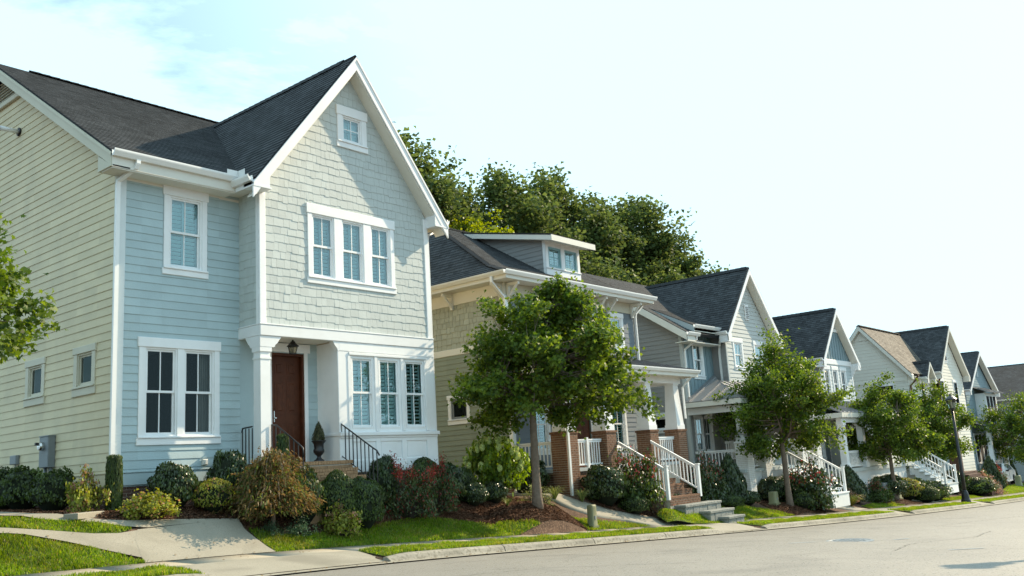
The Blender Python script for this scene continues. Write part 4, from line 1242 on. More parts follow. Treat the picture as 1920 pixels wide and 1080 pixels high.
# gable vent on the cream side
gv = MB(); gv.prism(PS, [(5.0, 9.60), (7.0, 9.60), (6.0, 10.27)], .02, .03); vn = gv.build('gable_vent', M['dark'], H1)
mb = MB(); mb.fbox_b(PS, 4.9, 7.1, 9.50, 9.64, .02, .085); mb.build('vent_sill', M['cream_trim'], vn)
for k in range(7):
    z = 9.66 + k * .082; w_ = (10.27 - z) / .67
    mb = MB(); mb.hexa([PS(6 - w_, z, .03), PS(6 + w_, z, .03), PS(6 + w_, z, .075), PS(6 - w_, z, .075), PS(6 - w_, z + .045, .03), PS(6 + w_, z + .045, .03), PS(6 + w_, z + .012, .075), PS(6 - w_, z + .012, .075)])
    mb.build('slat', M['cream_trim'], vn)

# ---- lower bay: windows, panels, header
wz = (1.0, 2.66)
lw = [(5.27, 5.93), (6.12, 6.78), (6.97, 7.63)]
sheet(PB, (4.89, 7.97, 0.0, 3.0), [(a, b, *wz) for a, b in lw], M['white'], 'bay_wall', H1)
mb = MB(); mb.fbox(PI, -.78, 0, .20, 3.0, -.02, 0); mb.build('bay_wall', M['white'], H1)
mb = MB()
mb.fbox_b(PB, 4.91, 7.99, 2.78, 3.0, 0, .028)
mb.prism(PB, [(4.74, 3.0), (4.80, 2.90), (4.86, 2.84), (4.88, 2.78), (4.92, 2.78), (4.92, 3.0)], -.12, .026)
mb.build('bay_header', M['white'], H1)
mb = MB()
mb.fbox_b(PB, 4.87, 5.19, .91, 2.78, 0, .022); mb.fbox_b(PB, 7.72, 7.99, .91, 2.78, 0, .022)
mb.fbox_b(PB, 5.19, 7.72, 2.70, 2.765, 0, .05, .008)
for a in (5.20, 6.025, 6.875, 7.68): mb.fbox_b(PB, a - .045, a + .045, .93, 2.70, 0, .036, .006)
mb.build('bay_trim', M['white'], H1)
for i, (a, b) in enumerate(lw): window(H1, PB, a, b, *wz, back='shutter' if i < 2 else 'shutter_open', depth=.4)
mb = MB(); mb.fbox_b(PB, 4.86, 8.04, .825, .91, -.02, .095, .01); mb.fbox_b(PB, 4.88, 8.0, .77, .825, -.02, .05, .008); mb.build('window_sill', M['white'], H1)
mb = MB(); mb.fbox_b(PI, -.80, 0.0, .84, .90, 0, .03, .006); mb.build('chair_rail', M['white'], H1)
mb = MB()
for (a, b) in ((4.87, 5.22), (5.96, 6.10), (6.79, 6.94), (7.63, 7.99)): mb.fbox_b(PB, a, b, .0, .77, 0, .03, .006)
for (a, b) in ((5.22, 5.96), (6.10, 6.79), (6.94, 7.63)):
    mb.fbox_b(PB, a, b, .69, .77, 0, .03, .006); mb.fbox_b(PB, a, b, 0, .28, 0, .03, .006)
mb.build('panel_frame', M['white'], H1)
for (a, b) in ((5.22, 5.96), (6.10, 6.79), (6.94, 7.63)):
    mb = MB(); mb.fbox_b(PB, a + .03, b - .03, .31, .66, 0, .010, .008); mb.build('panel', M['white'], H1)
mb = MB(); mb.box(4.9, 8.0, -.77, 0, -1.2, -0.0); fb = mb.build('foundation', M['mortar'], H1)
brickwork(fb, frame((4.9, -.77, 0), (1, 0, 0), (0, 0, 1), (0, -1, 0)), 0, 3.1, -1.1, -.01, M['brick_dark'], seed=9)

# ---- porch: column, ceiling, door, floor
mb = MB()
mb.box(2.80, 3.05, -.775, -.52, .28, 2.66)
mb.box(2.785, 3.065, -.79, -.505, 2.50, 2.545); mb.box(2.785, 3.065, -.79, -.505, .28, .50)
mb.box(2.775, 3.075, -.80, -.495, 2.66, 2.76)
mb.build('porch_column', M['white'], H1)
mb = MB()
mb.prism(PB, [(2.778, 2.997), (2.778, 2.761), (3.14, 2.761), (3.16, 2.81), (3.22, 2.86), (3.32, 2.997)], -.26, .025)
PLc = frame((2.7715, 0, 0), (0, 1, 0), (0, 0, 1), (-1, 0, 0))
mb.prism(PLc, [(-.795, 2.998), (-.795, 2.763), (-.44, 2.76), (-.42, 2.81), (-.36, 2.86), (-.26, 2.998)], -.24, .0)
mb.build('column_bracket', M['white'], H1)
mb = MB(); mb.box(2.8, 4.89, -.76, 0, 3.02, 3.08); mb.build('porch_ceiling', M['offwhite'], H1)
mb = MB(); mb.fbox_b(PF, 3.50, 3.62, .28, 2.80, 0, .03); mb.fbox_b(PF, 4.52, 4.62, .28, 2.80, 0, .03); mb.fbox_b(PF, 3.46, 4.68, 2.80, 3.0, 0, .045); mb.build('door_trim', M['white'], H1)
mb = MB()
for (a, b, c, d) in ((3.62, 3.68, .28, 2.78), (4.46, 4.52, .28, 2.78), (3.68, 4.46, 2.72, 2.78), (3.68, 4.46, .28, .33)): mb.fbox(PF, a, b, c, d, -.16, -.0)
dr = mb.build('door', M['door'], H1)
mb = MB(); mb.fbox(PF, 3.68, 4.46, .33, 2.72, -.15, -.11); mb.build('door_leaf', M['door'], dr)
for (a, b) in ((3.78, 4.03), (4.11, 4.36)):
    for (c, d) in ((2.28, 2.58), (1.42, 2.14), (.52, 1.20)):
        mb = MB(); mb.fbox(PF, a, b, c, d, -.112, -.104); mb.fbox_b(PF, a + .04, b - .04, c + .04, d - .04, -.11, -.090, .02); mb.build('door_panel', M['door'], dr)
mb = MB(); mb.fbox(PF, 3.72, 3.765, 1.22, 1.46, -.11, -.095); mb.lathe((3.742, -.11 + .05 + .11 - .02, 1.30), [(.0, -.03), (.03, -.01), (.03, .012), (0.001, .03)], 10); mb.build('handle', M['chrome'], dr)
# brick platform and steps
mb = MB(); mb.box(2.72, 4.96, -1.12, 0.02, -1.2, .20); pf = mb.build('porch_floor', M['mortar'], H1)
brickwork(pf, frame((2.72, -1.12, 0), (1, 0, 0), (0, 0, 1), (0, -1, 0)), 0, 2.24, -.9, .20, M['brick_tan'], seed=12)
brickwork(pf, frame((2.72, -1.12, 0), (0, 1, 0), (0, 0, 1), (-1, 0, 0)), 0, 1.12, -.9, .20, M['brick_tan'], seed=13)
mb = MB()
for k in range(30):
    a = 2.70 + 2.28 * k / 30; mb.box(a, a + .068, -1.15, -.93, .205, .28)
for k in range(12):
    a = -.92 + .92 * k / 12; mb.box(2.70, 2.92, a, a + .068, .205, .28)
mb.box(2.93, 4.96, -.92, 0, .20, .275)
tag(mb.build('rowlock_edge', M['brick_tan'], pf), kind='stuff')
for k in range(3):
    y0 = -1.15 - .26 * (k + 1); z1 = .28 - .17 * (k + 1)
    mb = MB(); mb.box(3.12, 4.86, y0, y0 + .255, -1.3, z1 - .068); st = mb.build('step', M['brick_tan'], H1)
    mb = MB()
    for q in range(23):
        a = 3.11 + 1.76 * q / 23; mb.box(a, a + .068, y0 - .02, y0 + .2, z1 - .066, z1)
    brickwork(st, frame((3.12, y0, 0), (1, 0, 0), (0, 0, 1), (0, -1, 0)), 0, 1.74, z1 - .27, z1 - .07, M['brick_tan'], seed=20 + k)
    tag(mb.build('tread_bricks', M['brick_tan'], st), kind='stuff')
# wrought iron railings
def iron(x, pts, n, foot, name='iron_railing'):
    mb = MB(); mb.tube(pts, .017, 8); r_ = mb.build(name, M['iron'], H1, smooth=True)
    ya, yb_ = pts[0][1], pts[-2][1]
    low = []
    for k in range(n + 1):
        y = ya + (yb_ - ya) * k / n
        zt = np.interp(-y, [-p[1] for p in pts[:-1]], [p[2] for p in pts[:-1]])
        zb_ = zt - foot
        m2 = MB(); m2.box(x - .009, x + .009, y - .009, y + .009, zb_ if k < n else zb_ - .3, zt); m2.build('baluster', M['iron'], r_)
        low.append((x, y, zb_))
    m2 = MB(); m2.tube(low, .012, 6); m2.build('bottom_rail', M['iron'], r_)
iron(4.93, [(4.93, -.80, 1.10), (4.93, -1.86, .50), (4.93, -1.98, .44), (4.93, -2.06, .33)], 9, .72)
iron(3.05, [(3.05, -.80, 1.09), (3.05, -.98, 1.07), (3.05, -1.78, .60), (3.05, -1.86, .54), (3.05, -1.88, .36)], 7, .72)
iron(2.80, [(2.80, -.46, 1.08), (2.80, -.16, 1.07), (2.80, -.10, 1.05), (2.80, -.08, .98)], 3, .76)
mb = MB(); mb.fbox_b(PF, 1.87, 1.99, .33, .45, .02, .09, .02); mb.fbox(PF, 1.885, 1.975, .345, .435, .09, .095)
vb = mb.build('wall_vent', M['offwhite'], None); tag(vb, 'small square off-white vent hood low on the blue wall', 'vent')

# lantern hanging in the porch
Lz = 2.70; lx, ly = 3.92, -.40
lt = thing('porch_lantern', (lx, ly, Lz), 'black lantern with clear panes hanging over the red-brown front door', 'lantern')
mb = MB(); mb.lathe((lx, ly, Lz), [(.02, .345), (.02, .30), (.05, .285), (.07, .25), (.10, .215), (.135, .19), (.138, .175), (.12, .17)], 12); mb.build('cap', M['iron'], lt, smooth=False)
mb = MB()
for k in range(6):
    a = math.pi * k / 3
    mb.tube([(lx + .115 * math.cos(a), ly + .115 * math.sin(a), Lz + .18), (lx + .075 * math.cos(a), ly + .075 * math.sin(a), Lz + .015)], .007, 5)
mb.lathe((lx, ly, Lz), [(.085, 0), (.085, .016), (.02, .018)], 12)
mb.build('cage', M['iron'], lt)
mb = MB(); mb.lathe((lx, ly, Lz), [(.070, .018), (.108, .175)], 6); mb.build('glass_body', M['lamp_glass'], lt)
mb = MB(); mb.tube([(lx, ly, Lz + .33), (lx, ly, 3.04)], .008, 6); mb.build('stem', M['iron'], lt)

# meter, cable box, pipe on the cream wall
mt = thing('electric_meter', (-.08, 2.6, .45), 'grey electric meter cabinet with round dial on the cream wall', 'meter')
mb = MB(); P = PS; mb.fbox_b(P, 2.44, 2.86, .48, 1.12, .02, .17, .012); mb.fbox(P, 2.43, 2.87, 1.12, 1.14, .02, .18); cb = mb.build('cabinet', M['greybox'], mt)
PD = frame((-.17, 2.66, .92), (0, 1, 0), (0, 0, 1), (-1, 0, 0))
mb = MB()
n = 16
for r0, d0, r1, d1 in ((.09, 0, .09, .06), (.09, .06, .075, .10), (.075, .10, .0, .105)):
    mb.add([PD(r0 * math.cos(2 * math.pi * k / n), r0 * math.sin(2 * math.pi * k / n), d0) for k in range(n)] + [PD(r1 * math.cos(2 * math.pi * k / n), r1 * math.sin(2 * math.pi * k / n), d1) for k in range(n)], [(k, (k + 1) % n, n + (k + 1) % n, n + k) for k in range(n)])
mb.build('dial', M['chrome'], mt)
mb = MB(); mb.fbox(PD, .02, .07, .02, .08, .10, .15); mb.build('reader', M['iron'], mt)
mb = MB(); mb.tube([(-.08, 2.74, .50), (-.08, 2.74, -.5)], .035, 10); mb.tube([(-.06, 2.52, .50), (-.06, 2.52, .30)], .03, 10); mb.build('conduit', M['greybox'], mt, smooth=True)
ub = thing('cable_box', (-.05, 4.4, .6), 'small grey cable box left of the electric meter', 'box')
mb = MB(); mb.fbox_b(PS, 4.20, 4.52, .62, .82, .02, .10, .015); mb.build('case', M['greybox'], ub)
mb = MB(); mb.tube([(-.05, 4.30, .63), (-.05, 4.30, -.3)], .012, 6); mb.build('cable', M['greybox'], ub)
vp_ = thing('vent_pipe', (-.02, 4.95, 8.5), 'white pipe with black flange sticking out of the cream gable', 'pipe')
mb = MB(); mb.tube([(-.02, 4.98, 8.58), (-.50, 4.98, 8.58)], .055, 14); mb.build('tube', M['white'], vp_, smooth=True)
mb = MB(); mb.tube([(-.015, 4.98, 8.58), (-.05, 4.98, 8.58)], .105, 16); mb.build('flange', M['iron'], vp_, smooth=True)
mb = MB(); mb.tube([(-.49, 4.98, 8.58), (-.58, 4.98, 8.58)], [.065, .06], 14); mb.build('cap', M['iron'], vp_, smooth=True)

# ================================================================ second house, olive with brick porch
H2 = thing('house', (16.8, 5.0, -1.0), 'olive house with hipped roof, dormer and brick porch piers behind the street tree', 'house', 'houses along the street')
XL, XR, YF, YB_ = 13.1, 20.5, 1.0, 11.0
Q = frame((XL, 0, 0), (0, 1, 0), (0, 0, 1), (-1, 0, 0))        # left wall
QF = frame((0, YF, 0), (1, 0, 0), (0, 0, 1), (0, -1, 0))       # front wall
sw = (2.86, 3.56, 1.52, 2.17)
sheet(Q, (YF, YB_, -.5, 5.7), [sw], M['olive'], 'wall', H2)
hs2 = [(sw[0] - .13, sw[1] + .13, sw[2] - .13, sw[3] + .12)]
board_objs('siding_board', Q, [(YF + .13, -.30), (YB_, -.30), (YB_, 3.62), (YF + .13, 3.62)], 0.165, hs2, M['olive'], H2)
mb = MB(); mb.fbox_b(Q, YF, YB_, 3.60, 3.82, 0, .035); mb.build('belt_board', M['offwhite'], H2)
mb = MB(); mb.fbox_b(Q, YF - .03, YF + .13, -.48, 5.3, 0, .03); mb.build('corner_board', M['white'], H2)
mb = MB(); mb.fbox_b(QF, XL - .03, XL + .13, -.48, 5.3, 0, .027); mb.build('corner_board', M['white'], H2)
mb = MB(); mb.fbox_b(Q, YF, YB_, -.48, -.30, 0, .036); mb.build('skirt_board', M['offwhite'], H2)
shingle_field(Q, [(YF + .13, 3.82), (6.0, 3.82), (6.0, 5.28), (YF + .13, 5.28)], [], M['olive_shingle'], H2, 0.185, 8, 150, wr=(.14, .26), gap=.006, tb=.024)
mb = MB(); mb.fbox_b(Q, YF - .02, YB_, 5.26, 5.66, 0, .04); mb.build('frieze_board', M['offwhite'], H2)
mb = MB(); mb.fbox_b(QF, XL, XR, 5.26, 5.66, 0, .037); mb.build('frieze_board', M['cream_trim'], H2)
casing(H2, Q, *sw[:2], sw[2], sw[3], w=.13, head=.14, sill=.17)
window(H2, Q, *sw, cols=1, double=False, back='none', glass='glass_dark', frame_mat=M['greybox'], depth=.6)
# front wall
fw = [(15.0, 15.75, 3.95, 5.05), (17.05, 17.8, 3.95, 5.05), (18.95, 19.65, 3.95, 5.05)]
fg = [(14.05, 14.85, .35, 2.0), (18.55, 19.35, .35, 2.0)]
dr2 = (16.35, 17.25, -.25, 1.95)
sheet(QF, (XL, XR, -.5, 5.7), fw + fg + [dr2], M['slate'], 'wall', H2)
mb = MB()
for q, b0, b1 in rows([(XL + .13, -.25), (XR, -.25), (XR, 3.5), (XL + .13, 3.5)], .165, [(a - .1, b + .1, c - .12, d + .14) for a, b, c, d in fg + [dr2]]): lap(mb, QF, q, b0, b1, .02)
tag(mb.build('siding_courses', M['slate'], H2), kind='stuff')
shingle_field(QF, [(XL + .13, 3.6), (XR, 3.6), (XR, 5.28), (XL + .13, 5.28)], [(a - .1, b + .1, c - .12, d + .14) for a, b, c, d in fw], M['slate'], H2, .185, 9, 0, wr=(.12, .24))
for w in fw + fg:
    casing(H2, QF, *w[:2], w[2], w[3], w=.12, head=.17, sill=.14)
    window(H2, QF, *w, back='shutter' if w in fw else 'shutter_open', depth=.5)
mb = MB(); mb.fbox_b(QF, 16.22, 16.35, -.25, 2.0, 0, .03); mb.fbox_b(QF, 17.25, 17.38, -.25, 2.0, 0, .03); mb.fbox_b(QF, 16.18, 17.42, 2.0, 2.18, 0, .04); mb.build('door_trim', M['white'], H2)
mb = MB(); mb.fbox(QF, 16.35, 17.25, -.25, 1.98, -.12, -.06); d2 = mb.build('door', M['door'], H2)
for (a, b) in ((16.45, 16.75), (16.85, 17.15)):
    for (c, d) in ((-.1, .75), (.9, 1.8)):
        mb = MB(); mb.fbox_b(QF, a, b, c, d, -.06, -.045, .02); mb.build('door_panel', M['door'], d2)
mb = MB(); mb.box(XR, XR + .02, YF, YB_, -1.2, 5.7); mb.box(XL, XR, YB_, YB_ + .02, -1.2, 5.7); mb.build('rear_wall', M['olive'], H2)
mb = MB(); mb.box(XL + .02, XR, YF + .02, YB_, -1.8, -.48); f2 = mb.build('foundation', M['mortar'], H2)
brickwork(f2, frame((XL + .02, 0, 0), (0, 1, 0), (0, 0, 1), (-1, 0, 0)), YF, 6, -1.3, -.485, M['brick'], seed=41)

# bell-cast hip roof
ex0, ex1, ey0, ey1, ez = 12.5, 21.13, .4, 11.6, 5.88
def flare(t):  # height over the eave at inward distance t of the front slope
    return .38 * t if t < 1.0 else .38 + .60 * (t - 1.0)
kx = 0.47      # side slopes are steeper
def hip_quad(A, Bq, C_, D):
    return [A, Bq, C_, D]
def hip_plane(pts, mat, name='roof_slope'):
    # polygon in space, first edge along the eave
    pts = [Vector(p) for p in pts]
    u = (pts[1] - pts[0]).normalized(); n = (pts[1] - pts[0]).cross(pts[-1] - pts[0]).normalized()
    if n.z < 0: n = -n
    v = n.cross(u).normalized()
    if v.z < 0: v = -v
    poly = [((p - pts[0]).dot(u), (p - pts[0]).dot(v)) for p in pts]
    return roof_plane(H_cur, pts[0], u, v, poly, mat, name=name)
H_cur = H2
T = 5.3
def ring(t): return (ex0 + kx * t, ex1 - kx * t, ey0 + t, ey1 - t, ez + flare(t))
for t0, t1 in ((0, .5), (.5, 1.0), (1.0, T)):
    a, b = ring(t0), ring(t1)
    hip_plane([(a[0], a[2], a[4]), (a[1], a[2], a[4]), (b[1], b[2], b[4]), (b[0], b[2], b[4])], M['roof'])
    hip_plane([(a[0], a[3], a[4]), (a[0], a[2], a[4]), (b[0], b[2], b[4]), (b[0], b[3], b[4])], M['roof'])
    hip_plane([(a[1], a[2], a[4]), (a[1], a[3], a[4]), (b[1], b[3], b[4]), (b[1], b[2], b[4])], M['roof'])
    ridge(H2, (a[0], a[2], a[4] + .01), (b[0], b[2], b[4] + .01), M['roof'], w=.12, pitch=.45)
    ridge(H2, (a[1], a[2], a[4] + .01), (b[1], b[2], b[4] + .01), M['roof'], w=.12, pitch=.45)
a = ring(T); ridge(H2, (a[0], a[2], a[4] + .02), (a[1], a[2], a[4] + .02), M['roof'])
mb = MB(); mb.box(ex0 + .02, ex1 - .02, ey0 + .02, YF, ez - .22, ez - .18); mb.box(ex0 + .02, XL, YF, ey1, ez - .22, ez - .18); mb.box(XR, ex1 - .02, YF, ey1, ez - .22, ez - .18); mb.build('soffit', M['offwhite'], H2)
mb = MB(); mb.box(ex0, ex1, ey0, ey0 + .025, ez - .24, ez - .06); mb.box(ex0, ex0 + .025, ey0 + .025, ey1, ez - .24, ez - .06); mb.box(ex1 - .025, ex1, ey0 + .025, ey1, ez - .24, ez - .06); mb.build('fascia', M['offwhite'], H2)
gutter(H2, (ex0 - .1, ey0, ez + .01), (ex1 + .1, ey0, ez + .01), (0, -1, 0)); gutter(H2, (ex0, ey0, ez + .008), (ex0, ey1, ez + .008), (-1, 0, 0), M['offwhite'])
pipe_rect(H2, [(XL - .66, .95, ez - .12), (XL - .66, .95, ez - .28), (XL - .10, .95, ez - .72), (XL - .07, .95, ez - .85), (XL - .07, .95, -1.0)], .08, .06, (0, 1, 0), M['gutter'])
pipe_rect(H2, [(XR + .62, .92, ez - .1), (XR + .6, .92, ez - .25), (XR + .1, .92, ez - .6), (XR + .06, .92, ez - .75), (XR + .06, .92, 3.4)], .08, .06, (0, 1, 0), M['gutter'])
# knee braces
def brace(P, a, d=0.52, z=5.62):
    mb = MB()
    mb.fbox(P, a - .045, a + .045, z - .52, z, .04, .12); mb.fbox(P, a - .045, a + .045, z - .09, z, .12, d)
    mb.hexa([P(a - .04, z - .48, .10), P(a + .04, z - .48, .10), P(a + .04, z - .40, .10), P(a - .04, z - .40, .10), P(a - .04, z - .10, d - .06), P(a + .04, z - .10, d - .06), P(a + .04, z - .02, d - .06), P(a - .04, z - .02, d - .06)])
    mb.build('knee_brace', M['offwhite'], H2)
for a in (1.1, 3.25, 5.4): brace(Q, a)
for a in (13.2, 14.5, 16.4, 18.1, 18.75, 20.35): brace(QF, a)
# dormer
DX0, DX1, DY = 16.3, 18.28, 1.7
PD2 = frame((0, DY, 0), (1, 0, 0), (0, 0, 1), (0, -1, 0))
dw = [(16.46, 17.16, 6.74, 7.46), (17.42, 18.12, 6.74, 7.46)]
sheet(PD2, (DX0, DX1, 6.3, 7.75), dw, M['white'], 'dormer_wall', H2)
mb = MB(); mb.fbox_b(PD2, DX0 - .03, DX1 + .03, 6.32, 6.66, 0, .03); mb.fbox_b(PD2, DX0 - .04, DX1 + .04, 6.66, 6.70, 0, .06, .006); mb.fbox_b(PD2, DX0 - .02, 16.44, 6.70, 7.75, 0, .025); mb.fbox_b(PD2, 17.18, 17.40, 6.70, 7.75, 0, .025); mb.fbox_b(PD2, 18.14, DX1 + .02, 6.70, 7.75, 0, .025); mb.fbox_b(PD2, 16.44, 17.18, 7.48, 7.75, 0, .022); mb.fbox_b(PD2, 17.40, 18.14, 7.48, 7.75, 0, .022); mb.build('dormer_trim', M['white'], H2)
for w in dw: window(H2, PD2, *w, cols=2, rows_=2, double=False, back='shutter', depth=.35, frame_mat=pmat('dormer_sash', (.25, .42, .45), .5))
PDL = frame((DX0, 0, 0), (0, 1, 0), (0, 0, 1), (-1, 0, 0))
def dz(y): return 7.69 + (y - 1.18) * .22
cheek = [(DY, 6.32), (2.3, 6.55), (5.4, 8.45), (5.4, dz(5.4)), (DY, dz(DY) - .12)]
mb = MB(); mb.prism(PDL, cheek, -.03, 0)
for q, b0, b1 in rows([(DY + .1, 6.35), (5.4, 6.35), (5.4, dz(5.4) - .1), (DY + .1, dz(DY) - .15)], .165): lap(mb, PDL, q, b0, b1, .02)
tag(mb.build('dormer_siding', M['taupe'], H2), kind='stuff')
mb = MB(); mb.fbox_b(PDL, DY - .02, DY + .12, 6.35, dz(DY) - .12, 0, .025); mb.build('corner_board', M['white'], H2)
mb = MB(); mb.box(DX1, DX1 + .02, DY, 5.4, 6.3, 7.8); mb.build('dormer_wall', M['taupe'], H2)
y0, y1 = 1.18, 5.9
roof_plane(H2, (15.98, y0, dz(y0) + .06), (1, 0, 0), (0, 1, .22), [(0, 0), (2.65, 0), (2.65, (y1 - y0) * 1.024), (0, (y1 - y0) * 1.024)], M['roof'], thick=.04)
mb = MB()
PX = frame((16.0, 0, 0), (0, 1, 0), (0, 0, 1), (-1, 0, 0))
bar(mb, PX, (y0, dz(y0) - .16), (5.7, dz(5.7) - .16), .19, -.03, .01)
PXr = frame((18.61, 0, 0), (0, 1, 0), (0, 0, 1), (1, 0, 0)); bar(mb, PXr, (y0, dz(y0) - .16), (5.7, dz(5.7) - .16), .19, -.03, .01)
mb.box(15.99, 18.62, y0 - .02, y0, dz(y0) - .17, dz(y0) + .035)
mb.build('rake_board', M['offwhite'], H2)
mb = MB(); mb.hexa([(16.0, y0, dz(y0) - .16), (18.6, y0, dz(y0) - .16), (18.6, 5.4, dz(5.4) - .16), (16.0, 5.4, dz(5.4) - .16), (16.0, y0, dz(y0) - .13), (18.6, y0, dz(y0) - .13), (18.6, 5.4, dz(5.4) - .13), (16.0, 5.4, dz(5.4) - .13)]); mb.build('soffit', M['offwhite'], H2)
mb = MB(); mb.tube([(14.5, 4.75, 7.9), (14.5, 4.75, 8.75)], .05, 10); mb.lathe((14.5, 4.75, 8.6), [(.06, 0), (.09, .03), (.09, .16), (.05, .19)], 10); mb.lathe((14.5, 4.75, 7.85), [(.16, 0), (.13, .12), (.06, .3)], 10); mb.build('roof_vent', M['iron'], H2, smooth=True)

# porch
PZ = -.25
mb = MB(); mb.box(XL, 20.2, -.96, YF, PZ - .10, PZ); mb.build('porch_floor', M['palegrey'], H2)
mb = MB(); mb.box(XL + .08, 20.1, -.90, YF, -2.2, PZ - .10); pb2 = mb.build('porch_base', M['mortar'], H2)
brickwork(pb2, frame((XL, -.90, 0), (1, 0, 0), (0, 0, 1), (0, -1, 0)), .3, 2.6, -1.6, PZ - .10, M['brick'], seed=51)
brickwork(pb2, frame((XL + .08, 0, 0), (0, 1, 0), (0, 0, 1), (-1, 0, 0)), -.6, 1.0, -1.6, PZ - .10, M['brick'], seed=52)
piers = [(13.10, 13.70), (15.22, 15.76), (17.78, 18.30), (19.62, 20.16)]
for i, (x0, x1) in enumerate(piers):
    brick_pier(H2, x0, x1, -1.0, -.46, -2.2, .84, M['brick'])
    cx, cy = (x0 + x1) / 2, -.73
    mb = MB()
    def sq(w, z): return [(cx - w, cy - w, z), (cx + w, cy - w, z), (cx + w, cy + w, z), (cx - w, cy + w, z)]
    mb.hexa(sq(.25, .84) + sq(.25, 1.0)); mb.hexa(sq(.235, 1.001) + sq(.165, 2.38)); mb.hexa(sq(.19, 2.381) + sq(.19, 2.44))
    mb.build('tapered_column', M['white'], H2)
mb = MB(); mb.box(XL - .05, 20.25, -.90, -.62, 2.44, 2.66); mb.box(XL - .05, XL + .2, -.62, YF, 2.44, 2.66); mb.box(20.0, 20.25, -.62, YF, 2.44, 2.66); mb.build('porch_beam', M['white'], H2)
mb = MB(); mb.box(XL - .1, 20.3, -1.35, YF, 2.66, 2.70); mb.build('porch_ceiling', M['offwhite'], H2)
mb = MB(); mb.box(XL - .35, 20.65, -1.42, -1.395, 2.64, 2.84); mb.box(20.625, 20.65, -1.395, YF, 2.64, 2.84); mb.box(XL - .35, XL - .325, -1.395, YF, 2.64, 2.84); mb.build('fascia', M['offwhite'], H2)
gutter(H2, (XL - .4, -1.42, 2.87), (20.7, -1.42, 2.87), (0, -1, 0), h=.11, dpt=.10)
def seam_roof(parent, pts, mat, sp=.42, name='porch_roof'):
    pts = [Vector(p) for p in pts]
    u = (pts[1] - pts[0]).normalized(); n = (pts[1] - pts[0]).cross(pts[-1] - pts[0]).normalized()
    if n.z < 0: n = -n
    v = n.cross(u).normalized()
    if v.z < 0: v = -v
    P = frame(pts[0], u, v, n); poly = [((p - pts[0]).dot(u), (p - pts[0]).dot(v)) for p in pts]
    mb = MB(); mb.prism(P, poly, -.05, 0); r_ = mb.build(name, mat, parent)
    lo = min(p[0] for p in poly); hi = max(p[0] for p in poly); a = lo + sp * .5
    while a < hi:
        s_ = clip(poly, 0, a - .012, True); s_ = clip(s_, 0, a + .012, False) if s_ else []
        if s_:
            mb = MB(); mb.prism(P, s_, 0, .035); mb.build('seam', mat, r_)
        a += sp
    return r_
seam_roof(H2, [(XL - .4, -1.45, 2.87), (20.7, -1.45, 2.87), (19.0, YF, 3.60), (XL + .1, YF, 3.60)], M['metal_roof'])
seam_roof(H2, [(20.7, -1.45, 2.87), (20.7, YF, 2.87), (20.55, YF, 2.94), (19.0, YF, 3.60)], M['metal_roof'])
pipe_rect(H2, [(13.02, -1.46, 2.76), (13.02, -1.44, 2.62), (13.16, -1.08, 2.25), (13.14, -1.07, 2.1), (13.14, -1.07, -1.15), (13.14, -1.16, -1.25)], .085, .06, (1, 0, 0), M['gutter'])
pipe_rect(H2, [(20.3, -1.40, 2.70), (20.26, -1.2, 2.5), (20.1, -1.06, 2.3), (20.12, -1.06, 1.2)], .07, .05, (1, 0, 0), M['gutter'])
railing(H2, (13.75, -.80, PZ), (15.18, -.80, PZ), .85); railing(H2, (13.30, .98, PZ), (13.30, -.42, PZ), .83, sp=.13); railing(H2, (18.32, -.80, PZ), (19.60, -.80, PZ), .85)
mb = MB(); mb.box(14.36, 14.44, -.86, -.78, PZ, PZ + .9); mb.build('rail_post', M['white'], H2)
# stairs and their railings
nst = 6
for k in range(nst):
    z1 = PZ - .17 * (k + 1); y0 = -1.0 - .28 * (k + 1)
    mb = MB(); mb.box(15.85, 17.70, y0, y0 + .275, -2.2, z1 - .06); st = mb.build('step', M['mortar'], H2)
    mb = MB()
    for q in range(24):
        a_ = 15.84 + 1.87 * q / 24; mb.box(a_, a_ + .068, y0 - .02, y0 + .19, z1 - .058, z1)
    tag(mb.build('tread_bricks', M['brick'], st), kind='stuff')
    brickwork(st, frame((15.85, y0, 0), (1, 0, 0), (0, 0, 1), (0, -1, 0)), 0, 1.85, z1 - .26, z1 - .062, M['brick'], seed=60 + k)
for x_ in (15.82, 17.74): railing(H2, (x_, -1.02, PZ - .06), (x_, -2.66, PZ - .99), .80, post1=True, sp=.125, posth=.10)

# bluestone landing and steps down to the sidewalk
ls = thing('stone_steps', (18.2, -3.2, -1.9), 'bluestone landing and two steps leading down to the sidewalk from the brick stairs', 'steps')
for (x0, x1, y0, y1, z) in ((16.1, 18.3, -3.05, -2.62, -1.53), (16.9, 18.4, -3.42, -3.052, -1.77), (17.4, 18.4, -3.76, -3.422, -1.98)):
    mb = MB(); P = frame((0, 0, z), (1, 0, 0), (0, 1, 0), (0, 0, 1)); mb.fbox_b(P, x0 - .03, x1 + .03, y0 - .03, y1, -.07, 0, .012); mb.build('tread_slab', M['stone'], ls)
    mb = MB(); P2 = frame((0, y0, 0), (1, 0, 0), (0, 0, 1), (0, -1, 0)); a_ = x0
    while a_ < x1 - .05:
        w_ = rnd.uniform(.25, .5); mb.fbox_b(P2, a_, min(a_ + w_ - .01, x1), z - .55, z - .07, -.3, rnd.uniform(-.01, .01), .01); a_ += w_
    P3 = frame((x0, 0, 0), (0, 1, 0), (0, 0, 1), (-1, 0, 0)); mb.fbox_b(P3, y0 + .02, y1, z - .55, z - .072, -.28, .004, .01)
    mb.build('riser_stones', M['stone'], ls)

